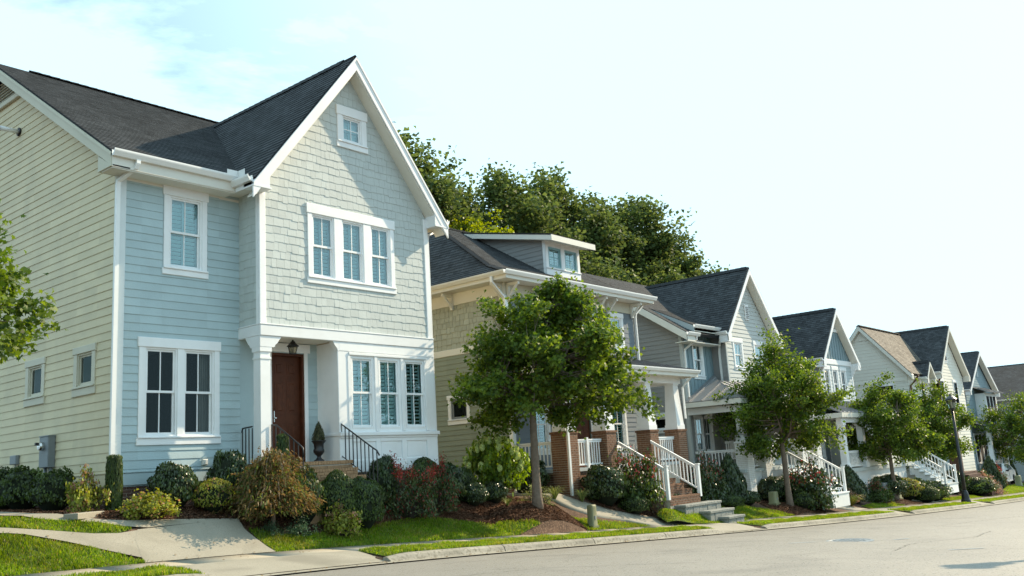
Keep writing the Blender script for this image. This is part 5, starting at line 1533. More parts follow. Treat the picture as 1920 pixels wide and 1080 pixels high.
def rocking_chair(loc, rz, label, grp):
    t = thing('rocking_chair', loc, label, 'rocking chair', grp, world=False); t.rotation_euler = (0, 0, rz)
    wm = M['white']
    mb = MB(); mb.box(-.27, .27, -.24, .24, .40, .44); mb.build('seat', wm, t)
    mb = MB()
    for k in range(6):
        x_ = -.22 + .44 * k / 5; mb.hexa([(x_ - .025, .22, .44), (x_ + .025, .22, .44), (x_ + .025, .24, .44), (x_ - .025, .24, .44), (x_ - .025, .40, 1.05), (x_ + .025, .40, 1.05), (x_ + .025, .42, 1.05), (x_ - .025, .42, 1.05)])
    mb.box(-.27, .27, .395, .43, 1.02, 1.12); mb.build('backrest', wm, t)
    for sx in (-1, 1):
        for sy, h_ in ((-.22, .64), (.22, .66)):
            mb = MB(); mb.tube([(sx * .27, sy, .07), (sx * .27, sy, h_)], .02, 6); mb.build('leg', wm, t)
        mb = MB(); mb.box(sx * .27 - .04, sx * .27 + .04, -.30, .26, .64, .665); mb.build('arm', wm, t)
        mb = MB(); mb.tube([(sx * .27, -.42, .10), (sx * .27, -.2, .045), (sx * .27, 0, .03), (sx * .27, .2, .045), (sx * .27, .46, .12)], .022, 6); mb.build('rocker', wm, t)
    return t
rocking_chair((18.75, .15, PZ), 2.6, 'white rocking chair on the brick-piered porch behind the stair railing', 'white porch rocking chairs')

# ================================================================ houses further down the street
def clap(parent, P, poly, mat, exp=.165, holes=(), name='siding_courses', tb=.022):
    mb = MB()
    for q in ([poly] if not holes else None) or [poly]: pass
    base = [poly]
    for h in holes: base = cut_rect(base, h)
    for q in base: mb.add([P(a, b, 0) for a, b in q], [tuple(range(len(q)))])
    for q, b0, b1 in rows(poly, exp, holes): lap(mb, P, q, b0, b1, tb)
    o = mb.build(name, mat, parent); tag(o, kind='stuff'); return o
def batten(parent, P, poly, mat, sp=.3, name='board_panel', holes=()):
    base = [poly]
    for h in holes: base = cut_rect(base, h)
    mb = MB()
    for q in base: mb.add([P(a, b, 0.004) for a, b in q], [tuple(range(len(q)))])
    w_ = mb.build(name, mat, parent)
    lo = min(p[0] for p in poly); hi = max(p[0] for p in poly); a = lo + sp / 2
    while a < hi:
        s_ = clip(poly, 0, a - .022, True); s_ = clip(s_, 0, a + .022, False) if s_ else []
        for h in holes: s_ = (cut_rect([s_], h) or [[]])[0] if s_ else []
        if s_:
            mb = MB(); mb.prism(P, s_, .004, .03); mb.build('batten', mat, w_)
        a += sp
def gable_roof_y(parent, xc, zr, half, slope, y0, y1, mat, white=None, rake=.26, over=.0, pitchcap=1.0):
    # roof with its ridge along Y: two slopes, ridge cap, rake boards and soffits at the front
    L_ = half * math.sqrt(1 + slope ** 2); z0 = zr - half * slope
    roof_plane(parent, (xc - half, y0, z0), (0, 1, 0), (1, 0, slope), [(0, 0), (y1 - y0, 0), (y1 - y0, L_), (0, L_)], mat)
    roof_plane(parent, (xc + half, y0, z0), (0, 1, 0), (-1, 0, slope), [(0, 0), (y1 - y0, 0), (y1 - y0, L_), (0, L_)], mat)
    ridge(parent, (xc, y0 + .1, zr + .02), (xc, y1, zr + .02), mat, pitch=pitchcap)
    P = frame((0, y0, 0), (1, 0, 0), (0, 0, 1), (0, -1, 0)); w_ = white or M['white']
    for sx in (-1, 1):
        xf = xc + sx * (half + .03)
        zf = zr - slope * (half + .03)
        mb = MB(); bar(mb, P, (xc, zr - rake - .08), (xf, zf - rake - .08), rake, -.02, .025); mb.build('rake_board', w_, parent)
        soffit_rake(parent, P, (xc, zr - rake - .10), (xc + sx * (half - .05), zr - slope * (half - .05) - rake - .10), -.36, -.02, .03, M['offwhite'])
        mb = MB(); xa, xb = sorted((xf, xc + sx * (half - .32)))
        mb.box(xa, xb, y0 - .01, y0 + .38, zf - rake - .12, zf - .02); mb.build('eave_return', w_, parent)
        gutter(parent, (xf, y0 + .02, zf + .06), (xf, y1, zf + .06), (sx, 0, 0))
def front_window(parent, P, a0, a1, b0, b1, back='shutter', glass='glass', w=.12, **kw):
    casing(parent, P, a0, a1, b0, b1, w=w, head=.18, sill=.14)
    return window(parent, P, a0, a1, b0, b1, back=back, glass=glass, depth=.5, **kw)

# ---- third house: grey with teal panel
H3 = thing('house', (28, 5, -1.9), 'grey house with dark gable, teal board panel and light metal porch roof', 'house', 'houses along the street')
A = frame((24.0, 0, 0), (0, 1, 0), (0, 0, 1), (-1, 0, 0)); F = frame((0, 1.0, 0), (1, 0, 0), (0, 0, 1), (0, -1, 0)); Gb = frame((0, .35, 0), (1, 0, 0), (0, 0, 1), (0, -1, 0)); Ck = frame((26.5, 0, 0), (0, 1, 0), (0, 0, 1), (-1, 0, 0))
S3, E3 = .656, 4.72
clap(H3, A, [(1.0, -.7), (10.5, -.7), (10.5, 4.7), (5.7, 7.9), (1.0, 4.85)], M['taupe'], .178, [(1.95, 2.65, 1.0, 1.5)])
front_window(H3, A, 1.95, 2.65, 1.0, 1.5, 'none', 'glass_dark', cols=1, double=False)
fr3 = (24.5, 25.75, .05, 1.42); bb = (24.88, 25.55, 3.1, 4.42)
clap(H3, F, [(24.0, -.7), (26.5, -.7), (26.5, 2.3), (24.0, 2.3)], M['taupe'], .178, [fr3])
batten(H3, F, [(24.0, 2.1), (26.5, 2.1), (26.5, 4.85), (24.0, 4.85)], M['teal'], .3, holes=[(bb[0] - .1, bb[1] + .1, bb[2] - .1, bb[3] + .15)])
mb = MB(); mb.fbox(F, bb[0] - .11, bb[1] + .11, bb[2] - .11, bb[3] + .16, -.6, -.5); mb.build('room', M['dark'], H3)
front_window(H3, F, *bb, back='curtain')
front_window(H3, F, fr3[0], (fr3[0] + fr3[1]) / 2 - .05, fr3[2], fr3[3], 'curtain'); front_window(H3, F, (fr3[0] + fr3[1]) / 2 + .05, fr3[1], fr3[2], fr3[3], 'curtain')
mb = MB(); mb.fbox_b(F, 23.98, 24.12, -.7, 4.8, 0, .032); mb.build('corner_board', M['palegrey'], H3)
mb = MB(); mb.fbox_b(A, .97, 1.12, -.7, 4.8, 0, .029); mb.build('corner_board', M['palegrey'], H3)
clap(H3, Ck, [(.35, -.7), (1.0, -.7), (1.0, 5.0), (.35, 5.0)], M['taupe'], .178)
gw = [(27.28, 27.95, 3.5, 4.55), (29.25, 29.92, 3.5, 4.55), (27.3, 28.3, .1, 1.6), (29.0, 30.2, .1, 1.6)]
r3 = lambda x_: 7.55 - 1.16 * abs(x_ - 28.8)
clap(H3, Gb, [(26.5, -.7), (31.1, -.7), (31.1, r3(31.1)), (28.8, 7.55), (26.5, r3(26.5))], M['palegrey'], .178, gw)
for i, w in enumerate(gw): front_window(H3, Gb, *w, back='shutter' if i < 2 else 'curtain')
mb = MB(); mb.fbox_b(Gb, 28.62, 28.98, 5.62, 6.32, .02, .06); vn3 = mb.build('gable_vent', M['white'], H3)
for k in range(7):
    mb = MB(); z = 5.70 + k * .08; mb.hexa([Gb(28.68, z, .05), Gb(28.92, z, .05), Gb(28.92, z, .09), Gb(28.68, z, .09), Gb(28.68, z + .05, .05), Gb(28.92, z + .05, .05), Gb(28.92, z + .01, .09), Gb(28.68, z + .01, .09)]); mb.build('slat', M['greybox'], vn3)
for a_, b_ in ((26.48, 26.62), (31.0, 31.12)):
    mb = MB(); mb.fbox_b(Gb, a_, b_, -.7, r3(26.5), 0, .032); mb.build('corner_board', M['palegrey'], H3)
gable_roof_y(H3, 28.8, 7.97, 2.66, 1.16, -.02, 5.8, M['roof'])
Lr = 5.25 * math.sqrt(1 + S3 ** 2)
roof_plane(H3, (23.5, .42, E3), (1, 0, 0), (0, 1, S3), [(0, 0), (3.2, 0), (8.2, 3), (8.2, Lr), (0, Lr)], M['roof'])
roof_plane(H3, (23.5, 10.9, E3), (1, 0, 0), (0, -1, S3), [(0, 0), (8.2, 0), (8.2, Lr), (0, Lr)], M['roof'])
P = frame((23.5, 0, 0), (0, 1, 0), (0, 0, 1), (-1, 0, 0)); mb = MB(); bar(mb, P, (.42, E3 - .32), (5.67, E3 - .32 + 5.25 * S3), .30, -.02, .02); mb.build('rake_board', M['offwhite'], H3)
mb = MB(); mb.hexa([(23.5, .42, E3 - .33), (24, .42, E3 - .33), (24, 5.67, E3 - .33 + 5.25 * S3), (23.5, 5.67, E3 - .33 + 5.25 * S3), (23.5, .42, E3 - .30), (24, .42, E3 - .30), (24, 5.67, E3 - .30 + 5.25 * S3), (23.5, 5.67, E3 - .30 + 5.25 * S3)]); mb.box(23.5, 26.3, .44, 1.0, E3 - .36, E3 - .33); mb.build('soffit', M['offwhite'], H3)
mb = MB(); mb.box(23.48, 24.1, .41, .44, E3 - .34, E3 - .03); mb.build('fascia', M['offwhite'], H3)
gutter(H3, (23.45, .42, E3 + .02), (24.4, .42, E3 + .02), (0, -1, 0))
# shed dormer raising the teal wall
roof_plane(H3, (24.15, .45, 5.06), (1, 0, 0), (0, 1, .50), [(0, 0), (2.4, 0), (2.4, 3.2), (0, 3.2)], M['roof'], thick=.05)
P = frame((24.15, 0, 0), (0, 1, 0), (0, 0, 1), (-1, 0, 0)); mb = MB(); bar(mb, P, (.45, 4.80), (2.9, 4.80 + 2.45 * .50), .24, -.02, .015); mb.build('rake_board', M['paleblue'], H3)
mb = MB(); mb.box(24.16, 26.5, .46, 1.0, 4.83, 4.86); mb.build('soffit', M['offwhite'], H3)
gutter(H3, (24.1, .45, 5.09), (26.3, .45, 5.09), (0, -1, 0))
pipe_rect(H3, [(24.2, .40, E3 - .1), (24.2, .42, E3 - .25), (24.07, .92, E3 - .6), (24.07, .93, E3 - .75), (24.07, .93, 2.2)], .08, .06, (1, 0, 0), M['gutter'])
pipe_rect(H3, [(26.1, .30, 4.8), (26.1, .34, 4.65), (26.44, .60, 4.3), (26.44, .62, 4.1), (26.44, .62, 2.6)], .08, .06, (0, 1, 0), M['gutter'])
# porch of the third house
seam_roof(H3, [(23.65, 1.0, 1.98), (23.65, -1.5, 1.98), (25.6, .33, 2.85), (26.45, 1.0, 3.2)], M['metal_roof_l'], .55)
seam_roof(H3, [(23.65, -1.5, 1.98), (31.6, -1.5, 1.98), (31.6, .33, 2.85), (25.6, .33, 2.85)], M['metal_roof_l'], .55)
mb = MB(); mb.box(23.66, 23.69, -1.47, 1.0, 1.76, 1.95); mb.box(23.69, 31.6, -1.49, -1.46, 1.76, 1.95); mb.build('fascia', M['offwhite'], H3)
mb = MB(); mb.box(23.95, 24.15, -1.3, 1.0, 1.48, 1.74); mb.box(24.15, 31.3, -1.3, -1.05, 1.48, 1.74); mb.build('porch_beam', M['white'], H3)
mb = MB(); mb.box(24.0, 31.3, -1.25, .98, 1.75, 1.78); mb.build('porch_ceiling', M['offwhite'], H3)
mb = MB(); mb.box(23.95, 31.3, -1.22, .98, -.85, -.73); mb.build('porch_floor', M['paleblue'], H3)
mb = MB(); mb.box(24.05, 31.2, -1.1, 1.0, -2.6, -.85); pb3 = mb.build('porch_base', M['brick_white'], H3)
for x0 in (24.1, 25.6, 29.2, 30.8):
    brick_pier(H3, x0, x0 + .5, -1.3, -.8, -2.6, .26, M['brick_white'], cap=False)
    mb = MB(); mb.box(x0 - .03, x0 + .53, -1.33, -.77, .26, .33); mb.box(x0 + .06, x0 + .44, -1.24, -.86, .33, .5); mb.box(x0 + .11, x0 + .39, -1.19, -.91, .5, 1.48); mb.build('porch_column', M['white'], H3)
railing(H3, (24.2, .95, -.73), (24.2, -.76, -.73), .78, sp=.14); railing(H3, (24.65, -1.05, -.73), (25.55, -1.05, -.73), .78, sp=.14); railing(H3, (26.15, -1.05, -.73), (26.9, -1.05, -.73), .78, sp=.14)
for k in range(7):
    mb = MB(); y0 = -1.25 - .27 * (k + 1); z1 = -.73 - .165 * (k + 1); mb.box(27.15, 29.0, y0, y0 + .265, z1 - .55, z1 - .045); st = mb.build('step', M['brick_white'], H3)
    mb = MB(); mb.box(27.12, 29.03, y0 - .03, y0 + .26, z1 - .044, z1); mb.build('tread', M['white'], st)
for x_ in (27.1, 29.02): railing(H3, (x_, -1.25, -.76), (x_, -3.0, -1.82), .80, post1=True, sp=.14)
rocking_chair((25.2, -.1, -.73), -1.2, 'white rocking chair nearest the French window of the grey house', 'white porch rocking chairs')
rocking_chair((25.9, .1, -.73), -1.4, 'white rocking chair further right on the porch of the grey house', 'white porch rocking chairs')

# ---- fourth house: pale blue with blue battened gable
H4 = thing('house', (38.5, 5, -2.8), 'pale blue house with battened blue gable and three narrow upper windows', 'house', 'houses along the street')
G4 = frame((0, .3, 0), (1, 0, 0), (0, 0, 1), (0, -1, 0)); A4 = frame((36.3, 0, 0), (0, 1, 0), (0, 0, 1), (-1, 0, 0))
w4 = [(36.85, 37.45, 2.35, 3.78), (37.95, 38.55, 2.35, 3.78), (39.05, 39.65, 2.35, 3.78)]
clap(H4, G4, [(36.3, -1.2), (40.7, -1.2), (40.7, 4.1), (36.3, 4.1)], M['paleblue'], .178, w4)
for w in w4: front_window(H4, G4, *w, back='none', glass='glass_dark')
clap(H4, A4, [(.3, -1.2), (9, -1.2), (9, 4.2), (.3, 4.2)], M['taupe'], .178)
mb = MB(); mb.fbox_b(G4, 36.2, 40.8, 4.06, 4.32, 0, .05); mb.build('belt_board', M['white'], H4)
r4 = lambda x_: 6.62 - 1.10 * abs(x_ - 38.5)
batten(H4, G4, [(36.45, 4.32), (40.55, 4.32), (40.45, r4(40.45)), (39.2, 5.85), (37.8, 5.85), (36.55, r4(36.55))], M['teal'], .34)
mb = MB(); mb.fbox_b(G4, 37.55, 39.45, 5.80, 5.95, 0, .06); mb.prism(G4, [(37.8, 5.95), (39.2, 5.95), (38.5, 6.62)], 0, .02); v4 = mb.build('gable_vent', M['white'], H4)
for k in range(5):
    z = 5.99 + k * .11; h_ = (6.60 - z) * .85; mb = MB(); mb.fbox(G4, 38.5 - h_, 38.5 + h_, z, z + .05, .02, .06); mb.build('slat', M['palegrey'], v4)
for a_, b_ in ((36.28, 36.42), (40.58, 40.72)):
    mb = MB(); mb.fbox_b(G4, a_, b_, -1.2, 4.06, 0, .032); mb.build('corner_board', M['white'], H4)
gable_roof_y(H4, 38.5, 7.0, 2.5, 1.10, -.08, 6.2, M['roof'])
for a_ in (36.34, 40.66):
    mb = MB(); mb.prism(frame((a_ - .05, 0, 0), (0, -1, 0), (0, 0, 1), (1, 0, 0)), [(-.3, 3.55), (-.22, 3.55), (.0, 4.0), (.05, 4.1), (-.3, 4.1)], 0, .10); mb.build('bracket', M['white'], H4)
mb = MB(); mb.box(33.4, 36.3, .9, 8, -2.9, 2.2); mb.build('side_wing', M['paleblue'], H4)
roof_plane(H4, (33.2, .6, 2.2), (1, 0, 0), (0, 1, .5), [(0, 0), (3.1, 0), (3.1, 4), (0, 4)], M['roof'])
seam_roof(H4, [(33.2, -1.7, 1.45), (42.2, -1.7, 1.45), (42.2, .3, 2.15), (33.9, .3, 2.15)], M['metal_roof_l'], .5)
mb = MB(); mb.box(33.2, 42.2, -1.70, -1.66, 1.20, 1.42); mb.box(33.2, 33.24, -1.66, .3, 1.20, 1.42); mb.build('fascia', M['offwhite'], H4)
mb = MB(); mb.box(33.4, 42.0, -1.55, -1.3, .98, 1.18); mb.build('porch_beam', M['white'], H4)
mb = MB(); mb.box(33.3, 42.1, -1.5, .3, 1.19, 1.22); mb.build('porch_ceiling', M['offwhite'], H4)
mb = MB(); mb.box(33.35, 42.1, -1.5, .3, -1.3, -1.12); mb.build('porch_floor', M['palegrey'], H4)
mb = MB(); mb.box(33.5, 42.0, -1.4, .3, -3.4, -1.3); mb.build('porch_base', M['brick_white'], H4)
for x0 in (33.5, 35.9, 38.6, 41.5):
    mb = MB(); mb.box(x0, x0 + .3, -1.55, -1.27, -1.12, .98); mb.box(x0 - .04, x0 + .34, -1.59, -1.23, -1.12, -.9); mb.box(x0 - .03, x0 + .33, -1.58, -1.24, .86, .98); mb.build('porch_column', M['white'], H4)
lw4 = [(34.3, 34.85, -.55, .85), (35.0, 35.55, -.55, .85)]
clap(H4, frame((0, .28, 0), (1, 0, 0), (0, 0, 1), (0, -1, 0)), [(33.6, -1.12), (36.3, -1.12), (36.3, 1.2), (33.6, 1.2)], M['slate'], .178, lw4)
for w in lw4: front_window(H4, frame((0, .28, 0), (1, 0, 0), (0, 0, 1), (0, -1, 0)), *w, back='none', glass='glass_dark')
railing(H4, (33.85, -1.4, -1.12), (35.85, -1.4, -1.12), .80, sp=.15)
mb = MB()
mb.box(36.25, 41.45, -1.45, -1.41, -1.10, -.36); mb.box(36.25, 41.45, -1.49, -1.37, -.36, -.30); mb.build('porch_panel', M['ivory'], H4)
for k in range(7):
    mb = MB(); y0 = -1.5 - .25 * (k + 1); z1 = -1.12 - .17 * (k + 1); mb.box(42.2, 44.2, y0, y0 + .245, z1 - .5, z1 - .05); st = mb.build('step', M['white'], H4)
    mb = MB(); mb.box(42.15, 44.25, y0 - .03, y0 + .24, z1 - .049, z1); mb.build('tread', M['palegrey'], st)
mb = MB(); mb.box(42.1, 44.3, -1.5, .3, -1.3, -1.12); mb.build('stair_landing', M['palegrey'], H4)
for x_ in (42.2, 44.2): railing(H4, (x_, -1.5, -1.15), (x_, -3.2, -2.33), .82, post1=True, sp=.15)

# ---- fifth house: ivory with brown side roof
H5 = thing('house', (54, 3, -3.5), 'ivory house showing its side gable and brown shingles beside a dark front gable', 'house', 'houses along the street')
A5 = frame((48.4, 0, 0), (0, 1, 0), (0, 0, 1), (-1, 0, 0)); F5 = frame((0, -.2, 0), (1, 0, 0), (0, 0, 1), (0, -1, 0)); G5 = frame((0, -.55, 0), (1, 0, 0), (0, 0, 1), (0, -1, 0))
w5s = [(.7, 1.6, 2.55, 3.3), (3.3, 3.9, 2.0, 3.1)]
clap(H5, A5, [(-.2, -3.6), (4.6, -3.6), (4.6, 3.95), (2.2, 6.85), (-.2, 3.95)], M['ivory'], .2, w5s)
for w in w5s: front_window(H5, A5, *w, back='none', glass='glass_dark', frame_mat=M['iron'], cols=1, double=False, w=.06)
mb = MB(); mb.fbox_b(A5, -.2, 4.6, 3.5, 3.7, 0, .04); mb.build('belt_board', M['ivory'], H5)
mb = MB(); mb.prism(A5, [(1.75, 6.2), (2.65, 6.2), (2.2, 6.8)], .01, .04); mb.build('gable_vent', M['offwhite'], H5)
clap(H5, F5, [(48.4, -3.6), (53.4, -3.6), (53.4, 3.9), (48.4, 3.9)], M['ivory'], .2, [(50.7, 51.3, 2.0, 3.4)])
front_window(H5, F5, 50.7, 51.3, 2.0, 3.4, back='none', glass='glass_dark', frame_mat=M['iron'])
w5 = [(53.5, 54.3, 2.1, 3.6), (56.6, 57.4, 2.1, 3.6), (55.3, 55.9, 5.0, 5.8)]
r5 = lambda x_: 6.95 - 1.0 * abs(x_ - 56.1)
clap(H5, G5, [(53.2, -3.6), (59.0, -3.6), (59.0, r5(59)), (56.1, 6.95), (53.2, r5(53.2))], M['ivory'], .2, w5)
for w in w5: front_window(H5, G5, *w, back='none', glass='glass_dark', frame_mat=M['iron'])
roof_plane(H5, (48.1, -.55, 3.9), (1, 0, 0), (0, 1, 1.18), [(0, 0), (11, 0), (11, 4.25), (0, 4.25)], M['roof_brown'])
roof_plane(H5, (48.1, 4.95, 3.9), (1, 0, 0), (0, -1, 1.18), [(0, 0), (11, 0), (11, 4.25), (0, 4.25)], M['roof_brown'])
ridge(H5, (48.15, 2.2, 7.18), (59, 2.2, 7.18), M['roof_brown'])
P = frame((48.1, 0, 0), (0, 1, 0), (0, 0, 1), (-1, 0, 0)); mb = MB(); bar(mb, P, (-.58, 3.55), (2.2, 6.83), .27, -.3, .02); bar(mb, P, (4.98, 3.55), (2.2, 6.83), .27, -.3, .02); mb.build('rake_board', M['offwhite'], H5)
gable_roof_y(H5, 56.1, 7.3, 3.35, .95, -.95, 5, M['roof'], M['offwhite'])
gable_roof_y(H5, 51.0, 4.75, .95, 1.1, -.85, 1.5, M['roof'], M['offwhite'], rake=.2)
mb = MB(); mb.box(48.8, 53, -.5, -.2, 3.7, 3.75); mb.build('soffit', M['offwhite'], H5)
pipe_rect(H5, [(48.9, -.7, 3.8), (48.85, -.5, 3.5), (48.5, -.3, 3.2), (48.5, -.3, -2)], .12, .08, (1, 0, 0), M['door'])
pipe_rect(H5, [(52.9, -.9, 3.9), (53.0, -.7, 3.6), (53.12, -.62, 3.3), (53.12, -.62, -2)], .12, .08, (1, 0, 0), M['door'])
mb = MB(); mb.box(51.5, 55.5, -1.5, -.56, -3.9, -2.1); mb.box(51.5, 52.1, -1.6, -1.1, -2.1, .6); mb.build('brick_porch', M['brick_dark'], H5)
for k in range(5):
    mb = MB(); mb.box(52.3, 55.0, -1.5 - .28 * (k + 1), -1.5 - .28 * k - .003, -3.9, -2.25 - .2 * k); mb.build('step', M['brick_dark'], H5)

# ---- sixth house: teal gable with bay window
H6 = thing('house', (75.3, 5, -3.9), 'teal blue house with white bay window under a small metal awning', 'house', 'houses along the street')
G6 = frame((0, 2.3, 0), (1, 0, 0), (0, 0, 1), (0, -1, 0)); A6 = frame((70.9, 0, 0), (0, 1, 0), (0, 0, 1), (-1, 0, 0))
r6 = lambda x_: 6.65 - .70 * abs(x_ - 75.3)
clap(H6, G6, [(70.9, -4.1), (79.7, -4.1), (79.7, r6(79.7)), (75.3, 6.65), (70.9, r6(70.9))], M['teal'], .2)
clap(H6, A6, [(2.3, -4.1), (10, -4.1), (10, 3.6), (2.3, 3.6)], M['paleblue'], .2)
gable_roof_y(H6, 75.3, 7.02, 4.75, .70, 1.85, 10, M['roof'])
mb = MB(); mb.box(73.4, 77.0, 1.5, 2.28, 1.25, 3.45); bay6 = mb.build('bay', M['white'], H6)
PB6 = frame((0, 1.5, 0), (1, 0, 0), (0, 0, 1), (0, -1, 0))
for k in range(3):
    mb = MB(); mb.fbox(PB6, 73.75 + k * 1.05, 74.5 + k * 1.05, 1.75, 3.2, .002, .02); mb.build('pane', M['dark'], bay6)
seam_roof(H6, [(72.9, 1.0, 3.5), (77.6, 1.0, 3.5), (77.2, 2.3, 4.0), (73.2, 2.3, 4.0)], M['metal_roof_l'], .4, 'awning_roof')
seam_roof(H6, [(70.6, .9, .75), (75.6, .9, .75), (75.6, 2.3, 1.2), (70.6, 2.3, 1.2)], M['metal_roof_l'], .5)
mb = MB(); mb.box(70.6, 75.6, .95, 1.15, .42, .70); mb.build('porch_beam', M['white'], H6)
for x0 in (70.8, 73.0, 75.2):
    mb = MB(); mb.box(x0, x0 + .3, .95, 1.25, -2.7, .42); mb.build('porch_column', M['white'], H6)
mb = MB(); mb.box(70.7, 75.5, 1.0, 2.29, -4.2, -2.7); mb.build('porch_base', M['brick_dark'], H6)
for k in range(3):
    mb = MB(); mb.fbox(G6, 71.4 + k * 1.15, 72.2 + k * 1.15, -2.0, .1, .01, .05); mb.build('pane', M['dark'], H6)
for a_, b_, c_, d_ in ((71.2, 74.9, -2.15, -2.0), (71.2, 74.9, .1, .28), (71.22, 71.38, -2.0, .1), (72.22, 72.53, -2.0, .1), (73.37, 73.68, -2.0, .1), (74.52, 74.7, -2.0, .1)):
    mb = MB(); mb.fbox_b(G6, a_, b_, c_, d_, 0, .06); mb.build('window_trim', M['white'], H6)
railing(H6, (71.1, 1.05, -2.7), (72.95, 1.05, -2.7), .8, sp=.2)
mb = MB(); mb.fbox_b(G6, 75.12, 75.48, 4.9, 6.0, 0, .05); mb.build('gable_vent', M['paleblue'], H6)

# ---- last house: only its long dark roof and pale wall show
H7 = thing('house', (90, 4, -4.5), 'farthest house at the right edge with long dark roof and pale walls', 'house', 'houses along the street')
gable_roof_y(H7, 88.0, 6.45, 7.5, .46, -2.6, 12, M['roof'])
A7 = frame((81.0, 0, 0), (0, 1, 0), (0, 0, 1), (-1, 0, 0)); G7 = frame((0, -2.0, 0), (1, 0, 0), (0, 0, 1), (0, -1, 0))
clap(H7, A7, [(-2.0, -4.8), (12, -4.8), (12, 2.95), (-2.0, 2.95)], M['paleblue'], .22)
clap(H7, G7, [(81, -4.8), (95, -4.8), (95, 2.95), (88, 6.0), (81, 2.95)], M['paleblue'], .22)
front_window(H7, A7, .3, 1.2, -.5, .8, back='none', glass='glass_dark')

# ================================================================ plants
KITE = np.array([(0, 0), (.42, .45), (0, 1.0), (-.42, .45)])
LANCE = np.array([(0, 0), (.16, .4), (0, 1.0), (-.16, .4)])
LOBED = np.array([(0, 0), (.42, .05), (.30, .32), (.62, .55), (.24, .62), (0, 1.05), (-.24, .62), (-.62, .55), (-.30, .32), (-.42, .05)])
def leaf_mesh(name, pts, nrm, size, mat, shape=KITE, rg=None, droop=0.0, axis=None):
    n = len(pts)
    nrm = nrm / np.maximum(np.linalg.norm(nrm, axis=1, keepdims=True), 1e-6)
    t = rg.normal(size=(n, 3)) if axis is None else axis + rg.normal(size=(n, 3)) * .25
    t = t - nrm * (t * nrm).sum(1, keepdims=True)
    t /= np.maximum(np.linalg.norm(t, axis=1, keepdims=True), 1e-6)
    b = np.cross(nrm, t)
    k = len(shape)
    sx = shape[:, 0][None, :, None]; sy = (shape[:, 1] - .5)[None, :, None]
    s_ = size[:, None, None]
    fold = np.abs(shape[:, 0])[None, :, None] * rg.uniform(.0, .5, (n, 1, 1))
    curl = -(sy ** 2) * rg.uniform(-.1, .6, (n, 1, 1))
    v = pts[:, None] + (b[:, None] * sx + t[:, None] * sy + nrm[:, None] * (fold + curl)) * s_
    if droop: v[..., 2] -= droop * s_[..., 0] * np.clip(sy[..., 0] + .5, 0, 1)
    return np_mesh(name, v.reshape(-1, 3), np.arange(n * k).reshape(n, k), mat)

def sphere_pts(n, rg):
    p = rg.normal(size=(n, 3)); return p / np.linalg.norm(p, axis=1, keepdims=True)

